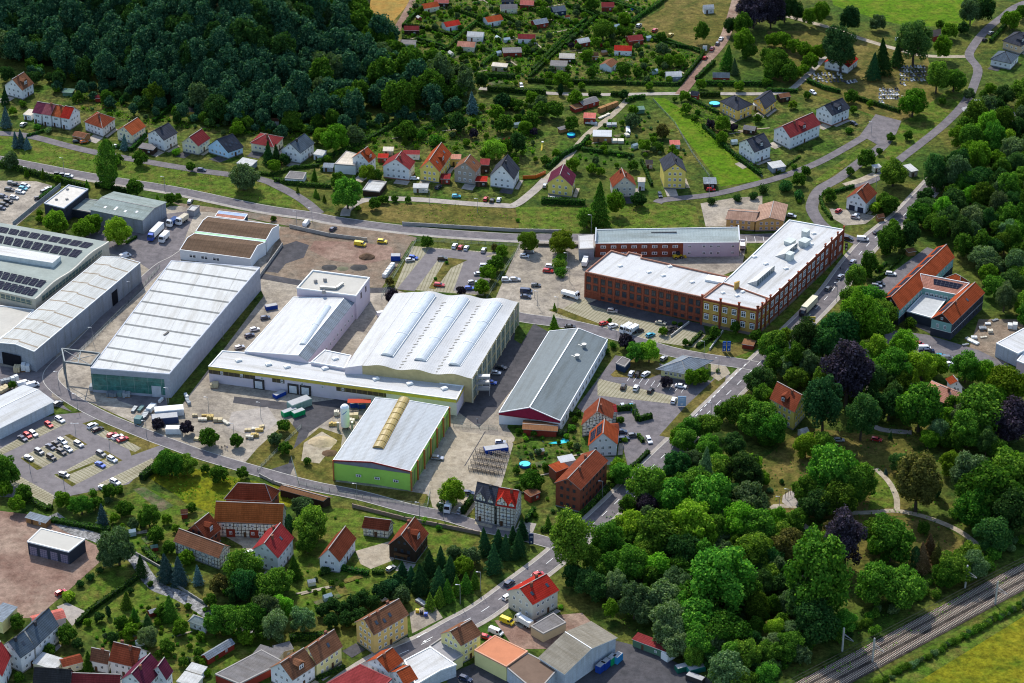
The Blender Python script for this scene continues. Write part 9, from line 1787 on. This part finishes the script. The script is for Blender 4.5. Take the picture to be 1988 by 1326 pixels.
HL=[('a1',[(0,970),(200,1025),(500,1105)],1.6,2.6),('a1',[(560,1090),(760,1130)],1.4,2),('a1',[(230,1170),(320,1105)],1.2,1.5),('a1',[(690,865),(770,885),(855,800)],1.3,1.8),('a1',[(800,1000-190),(860,775)],1,1.5),('a1',[(430,580),(520,490)],1,1.6),('a1',[(900,720),(1000,640),(1030,590)],1.4,2.2),('a1',[(160,800),(290,760)],1,1.2),
 ('a2',[(100,1060),(250,1085),(430,1100)],1.6,1.8),('a2',[(10,1020),(90,1030),(230,980)],1.3,1.4),('a2',[(200,990),(300,980),(360,975)],1.2,1.5),('a2',[(370,1000),(450,1000)],1.2,2),('a2',[(350,960),(500,890),(640,830),(860,700),(1030,640),(1210,620)],1.6,2),('a2',[(880,820),(1000,750),(1220,650)],1.8,2.2),('a2',[(980,770),(1120,700),(1240,640)],1.3,1.8),
 ('a2',[(600,830),(680,790)],1,1.5),('a3',[(155,1185),(410,1200)],2.2,2.6),('a3',[(0,545),(180,550)],2,2.6),('a3',[(430,560),(500,560)],1.6,2.2),('a3',[(560,560),(640,560)],1.6,2.2),('a3',[(75,480),(240,485),(500,490),(650,490)],1.8,2.2),('a3',[(650,495),(950,500)],1.2,1.8),('a3',[(960,500),(1000,450),(1090,340),(1100,310)],1.4,2),
 ('a3',[(1060,470),(1110,420),(1165,370)],1.4,2),('a3',[(1060,495),(1280,500),(1507,500)],1.6,2.4),('a3',[(1080,565),(1200,565)],1.6,2.6),('a3',[(1010,580),(1190,670)],1.3,1.8),('a3',[(1100,745),(1180,820),(1300,930),(1440,1030)],1.5,1.8),('a3',[(390,880),(500,895),(680,920)],1.5,1.8),('a3',[(190,990),(270,920),(390,860),(430,810)],1.5,2.2),
 ('a3',[(650,600),(700,580),(760,575)],1.2,2),('a3',[(740,950),(800,1090)],1.2,1.8),('a3',[(100,420),(190,330),(240,270),(330,190)],1.6,2.2),('a3',[(80,460),(230,320),(300,250),(470,110)],1.4,1.8),('a3',[(405,60),(480,90),(650,150),(680,140)],1.3,1.7),('a3',[(680,130),(830,40),(900,-20)],1.3,2),('a3',[(500,0),(740,75),(690,140)],1.2,1.6),
 ('a3',[(740,210),(900,240),(1080,310)],1.1,1.4),('a3',[(0,20),(140,60),(260,80)],1,1.4),('a3',[(130,330),(60,290),(0,260)],1,1.4),
 ('a2',[(955,160),(1080,190),(1190,225)],1.1,1.4),('a2',[(1150,245),(1240,170),(1345,90)],1.4,2),('a2',[(1150,60),(1290,110)],1.1,1.4),('a2',[(1290,150),(1400,200)],1.1,1.4),('a2',[(1310,395),(1400,320)],1.6,2),('a2',[(1345,455),(1507,460)],2.2,2.8),('a2',[(1345,535),(1507,540)],2.2,3),('a2',[(850,160),(900,110),(960,50),(980,10)],1.3,1.8),('a2',[(850,230),(990,270),(1090,290)],1.1,1.4),('a2',[(1090,300),(1150,250)],1.1,1.6),('a2',[(1290,340),(1200,310)],1,1.2),
 ('a4',[(240,480),(330,520),(430,545)],1.5,2),('a4',[(490,570),(620,610),(780,660)],1.5,2),('a4',[(0,535),(180,540)],1.3,1.8),('a4',[(315,1160),(330,1220),(380,1285)],1.3,1.4),('a4',[(400,1130),(510,1095)],1.3,1.5),('a4',[(0,110),(110,110)],1.4,2),('a4',[(1310,250),(1400,150)],1.5,2),('a4',[(700,1300-110),(600,1230)],1.2,1.4),('a4',[(195,1000-80),(60,1020)],.8,1),
 ('b3',[(1020,760),(1090,690)],1.3,1.4),('b3',[(1065,770),(1170,700)],1.3,1.5),('b3',[(590,1140),(690,1130),(720,1200),(800,1180)],1.6,2.2),('b3',[(300,1175),(385,1165)],1.2,2),('b3',[(720,1290),(750,1326)],1.3,1.6),('b1',[(740,160),(800,125)],1,1.2),
 ('c1',[(830,140),(920,70),(960,10)],2.4,2.6),('c1',[(450,990),(530,910),(800,720)],1.3,1.8),('c1',[(1330,820),(1345,740),(1400,690)],2,3),('c2',[(190,1080),(420,1060)],2,2.4),('c2',[(495,665),(650,695)],1.6,1.7),('c2',[(672,685),(740,690)],1.6,1.7),('c2',[(350,1310),(510,1240)],1.2,1.4),('c2',[(1200,340),(1255,260)],1.6,2.6),('c2',[(430,640),(380,700)],.8,1),
 ('c3',[(150,435),(260,440),(350,380),(440,300),(545,190)],1.4,1.6),('c3',[(560,140),(700,60),(780,-20)],1.3,1.6),('c3',[(65,390),(110,320)],1.2,2),('c2',[(0,1075-40),(30,1040)],1,1),
 ('c1',[(300,380),(520,420),(640,440)],2,1.6),('c1',[(160,250),(280,320),(300,300)],2,1.6),('c1',[(840,540),(930,630)],2,1.5),('b4',[(620,400),(800,240)],1,1.2),('b4',[(640,330),(700,280)],1,1.2)]
for conv,pts in ((z1_,[(120,270),(300,290),(640,380)]),(z1_,[(250,410),(470,470),(560,500)]),(z1_,[(560,520),(760,330),(940,170)]),(z1_,[(640,110),(900,190)]),(z1_,[(880,260),(1110,370)]),(z1_,[(900,500),(1060,560)]),(z1_,[(1100,150),(1300,250),(1420,290)]),(z1_,[(1290,60),(1500,130),(1620,170)]),(z1_,[(1620,170),(1850,250),(1980,290)]),(z1_,[(1450,510),(1580,550)]),(z1_,[(1450,700),(1640,520),(1980,200)]),
 (z1_,[(1790,70),(1980,130)]),(z2_,[(170,90),(400,180),(640,260)]),(z2_,[(440,10),(770,120)]),(z2_,[(640,260),(830,120),(940,40)]),(z2_,[(0,470),(240,230),(310,180)]),(z2_,[(770,380),(1000,450),(1350,520)]),(z2_,[(700,770),(790,680)]),(z2_,[(0,60),(120,110),(280,170)])):
    HL.append(('f',[conv(*q) for q in pts],1.3,1.9))
for t,pts,w,h in HL: hedge(pts,w,h,'yellowhedge' if (t,pts[0])==('a2',(510,1255)) else 'hedge',t)
# garden_bushes, rough growth on the ground: stuff
def growth(name,polys,dens,mat,size,label,hmax=.5):
    rs=np.random.RandomState(77); C=[]
    for poly in polys:
        w=[P(p) for p in poly]; xs=[v.x for v in w]; ys=[v.y for v in w]; A=(max(xs)-min(xs))*(max(ys)-min(ys)); n=int(A*dens); pl=[(v.x,v.y) for v in w]
        X=rs.uniform(min(xs),max(xs),n); Y=rs.uniform(min(ys),max(ys),n); ins=np.zeros(n,bool); j=len(pl)-1
        for i in range(len(pl)):
            (x1,y1),(x2,y2)=pl[i],pl[j]; c=((y1>Y)!=(y2>Y))&(X<(x2-x1)*(Y-y1)/((y2-y1) if y2!=y1 else 1e-9)+x1); ins^=c; j=i
        cl=np.sin(X*.35+1.3*np.sin(Y*.21))+np.sin(Y*.42+1.7*np.sin(X*.17)); ins&=(cl+rs.normal(size=n)*.5)>.15
        C.append(np.stack([X[ins],Y[ins],.1+rs.random(ins.sum())*hmax],1))
    C=np.vstack(C); N=rs.normal(size=C.shape); N[:,2]=np.abs(N[:,2])+.5; N/=np.linalg.norm(N,axis=1)[:,None]; me=quads(C,N,size*(.5+rs.random(len(C))),mat,name,rs); o=bpy.data.objects.new(name,me); COL.objects.link(o); tag(o,label,None,None,'stuff')
growth('garden_plants',[ALLOT,GARD,[(1300,205),(1390,205),(1480,330),(1440,330)]],1.6,'bright',.6,'low garden plants and beds between the huts and houses',.9)
growth('rough_grass',[[(285,925),(330,900),(560,948),(600,975),(560,985),(485,945),(440,975),(415,1000),(370,985),(340,960)],[(1550,1360),(2000,1105),(2000,1085),(1540,1330)]],.8,'bright',.5,'rough grass and weeds beside meadow and railway',.4)
growth('embankment_growth',[[(0,262),(160,297),(290,320),(500,350),(600,400),(400,375),(170,335),(0,300)],[(1590,345),(1700,265),(1640,325),(1580,362)],[(700,392),(1130,402),(1350,400),(1350,440),(1010,452),(840,440)]],.35,'bright',.45,'short weedy growth on the grass embankments',.25)
growth('undergrowth',[[(1480,880),(1580,820),(1800,830),(1988,900),(1988,1080),(1560,1310),(1300,1300),(1150,1150),(1080,1100),(1220,960),(1300,900)]],.25,'dec',.6,'dark undergrowth between the park trees',.5)
# ------------------------------------------------------------ labels that tell look-alikes apart
ORD=['first','second','third','fourth','fifth','sixth','seventh','eighth','ninth','tenth','eleventh','twelfth','thirteenth','fourteenth','fifteenth','sixteenth','seventeenth','eighteenth','nineteenth','twentieth']
TENS=['twenty','thirty','forty','fifty','sixty','seventy']
def ordn(i): return ORD[i] if i<20 else TENS[(i+1)//10-2]+'-'+ORD[(i+1)%10-1] if (i+1)%10 else TENS[(i+1)//10-2]+'-tenth'
def cut(s,n=16): return ' '.join(s.split()[:n])
def number(items):
    """items: (object, pixel, text) ; same text -> ordinals from the left"""
    by={}
    for o,p,tx in items: by.setdefault(tx,[]).append((p,o))
    for tx,l in by.items():
        l.sort(key=lambda q:(q[0][0],q[0][1]))
        for i,(p,o) in enumerate(l):
            if len(l)==1: o['label']=cut(tx)
            elif i==0 and len(l)==2: o['label']=cut('left '+tx)
            elif i==1 and len(l)==2: o['label']=cut('right '+tx)
            else: o['label']=cut((ordn(i)+' '+tx+' from the left') if len(tx.split())<12 else ordn(i)+' '+tx)
number([(o,p,'brown steel rack in the %s row on the pale yard'%k) for o,p,k in RACK])
number([(R,p,lab or (tx+' '+pl)) for R,p,tx,pl,lab in CARS])
SHORT={}
def short(l):
    w=l.split(); stop={'with','and','beside','behind','at','in','near','of','by','before','between','under','on','right','left','running','cut','joined','along'}
    out=[w[0]]
    for k in w[1:]:
        if k in stop and len(out)>=3: break
        out.append(k)
        if len(out)>=6: break
    return ' '.join(out).rstrip(',')
# keep only phrases whose short form is unambiguous
cnt={}
for x,y,l in LANDMARKS: cnt[short(l)]=cnt.get(short(l),0)+1
LMK=[(x,y,short(l)) for x,y,l in LANDMARKS if cnt[short(l)]==1 and l!='x']
def near(px):
    best=min(LMK,key=lambda q:(q[0]-px[0])**2+((q[1]-px[1])*1.3)**2); dx,dy=px[0]-best[0],px[1]-best[1]
    if abs(dx)>abs(dy)*1.2: rel='left of' if dx<0 else 'right of'
    else: rel='behind' if dy<0 else 'in front of'
    return rel+' the '+best[2]
MD={'dec':'green','dark':'dark green','bright':'bright green','grey':'grey green','wood':'dark bluish green','purple':'purple leaved','conif':'dark','spruce':'blue green','brown':'dead brown','brownish':'bronze leaved','lime':'yellow green'}
KD={'round':'round crowned tree','tall':'tall broad tree','cone':'conical tree','column':'column shaped tree','shrub':'bush'}
items=[];wood=[]
for q in TREES:
    if 'R' not in q: continue
    if q['wood']:
        q['R']['label']='leafy tree in the dark closed wood on the hillside'; q['R']['group']='trees of the hillside wood'; continue
    sz='small ' if q['wp']<15 else 'big ' if q['wp']>52 else ''
    items.append((q['R'],q['px'],q['desc'] or sz+MD[q['mat']]+' '+KD[q['kind']]+' '+near(q['px'])))
    q['R']['group']={'shrub':'bushes','cone':'conifers','column':'column trees'}.get(q['kind'],'broadleaved trees')+' of the valley'
number(items)
number([(o,p,('tall' if h>2.1 else 'low' if h<1.5 else 'clipped')+' green hedge '+near(p)) for o,p,h in HEDGES])
for o,p,h in HEDGES: o['group']='garden hedges'
number([(o,p,'slim grey street lamp '+near(p)) for o,p in LAMPS]); number([(o,p,'concrete overhead line mast beside the railway tracks') for o,p in MASTS]); number([(o,p,tx+' '+near(p)) for o,p,tx in STK+SMALL])
for o,p,tx in SMALL: o['group']='small sheds and greenhouses of the gardens'
for o in bpy.data.objects:
    if o.get('label')=='x': 
        o['label']='x'
number([(o,pix(o.location),'white crate along the fence of the building ground') for o in bpy.data.objects if o.get('label')=='x' and o.get('group','').startswith('white crates')])
for o in bpy.data.objects:
    if 'o' in o: del o['o']
    if 'h' in o: del o['h']
print('objects',len(bpy.data.objects))
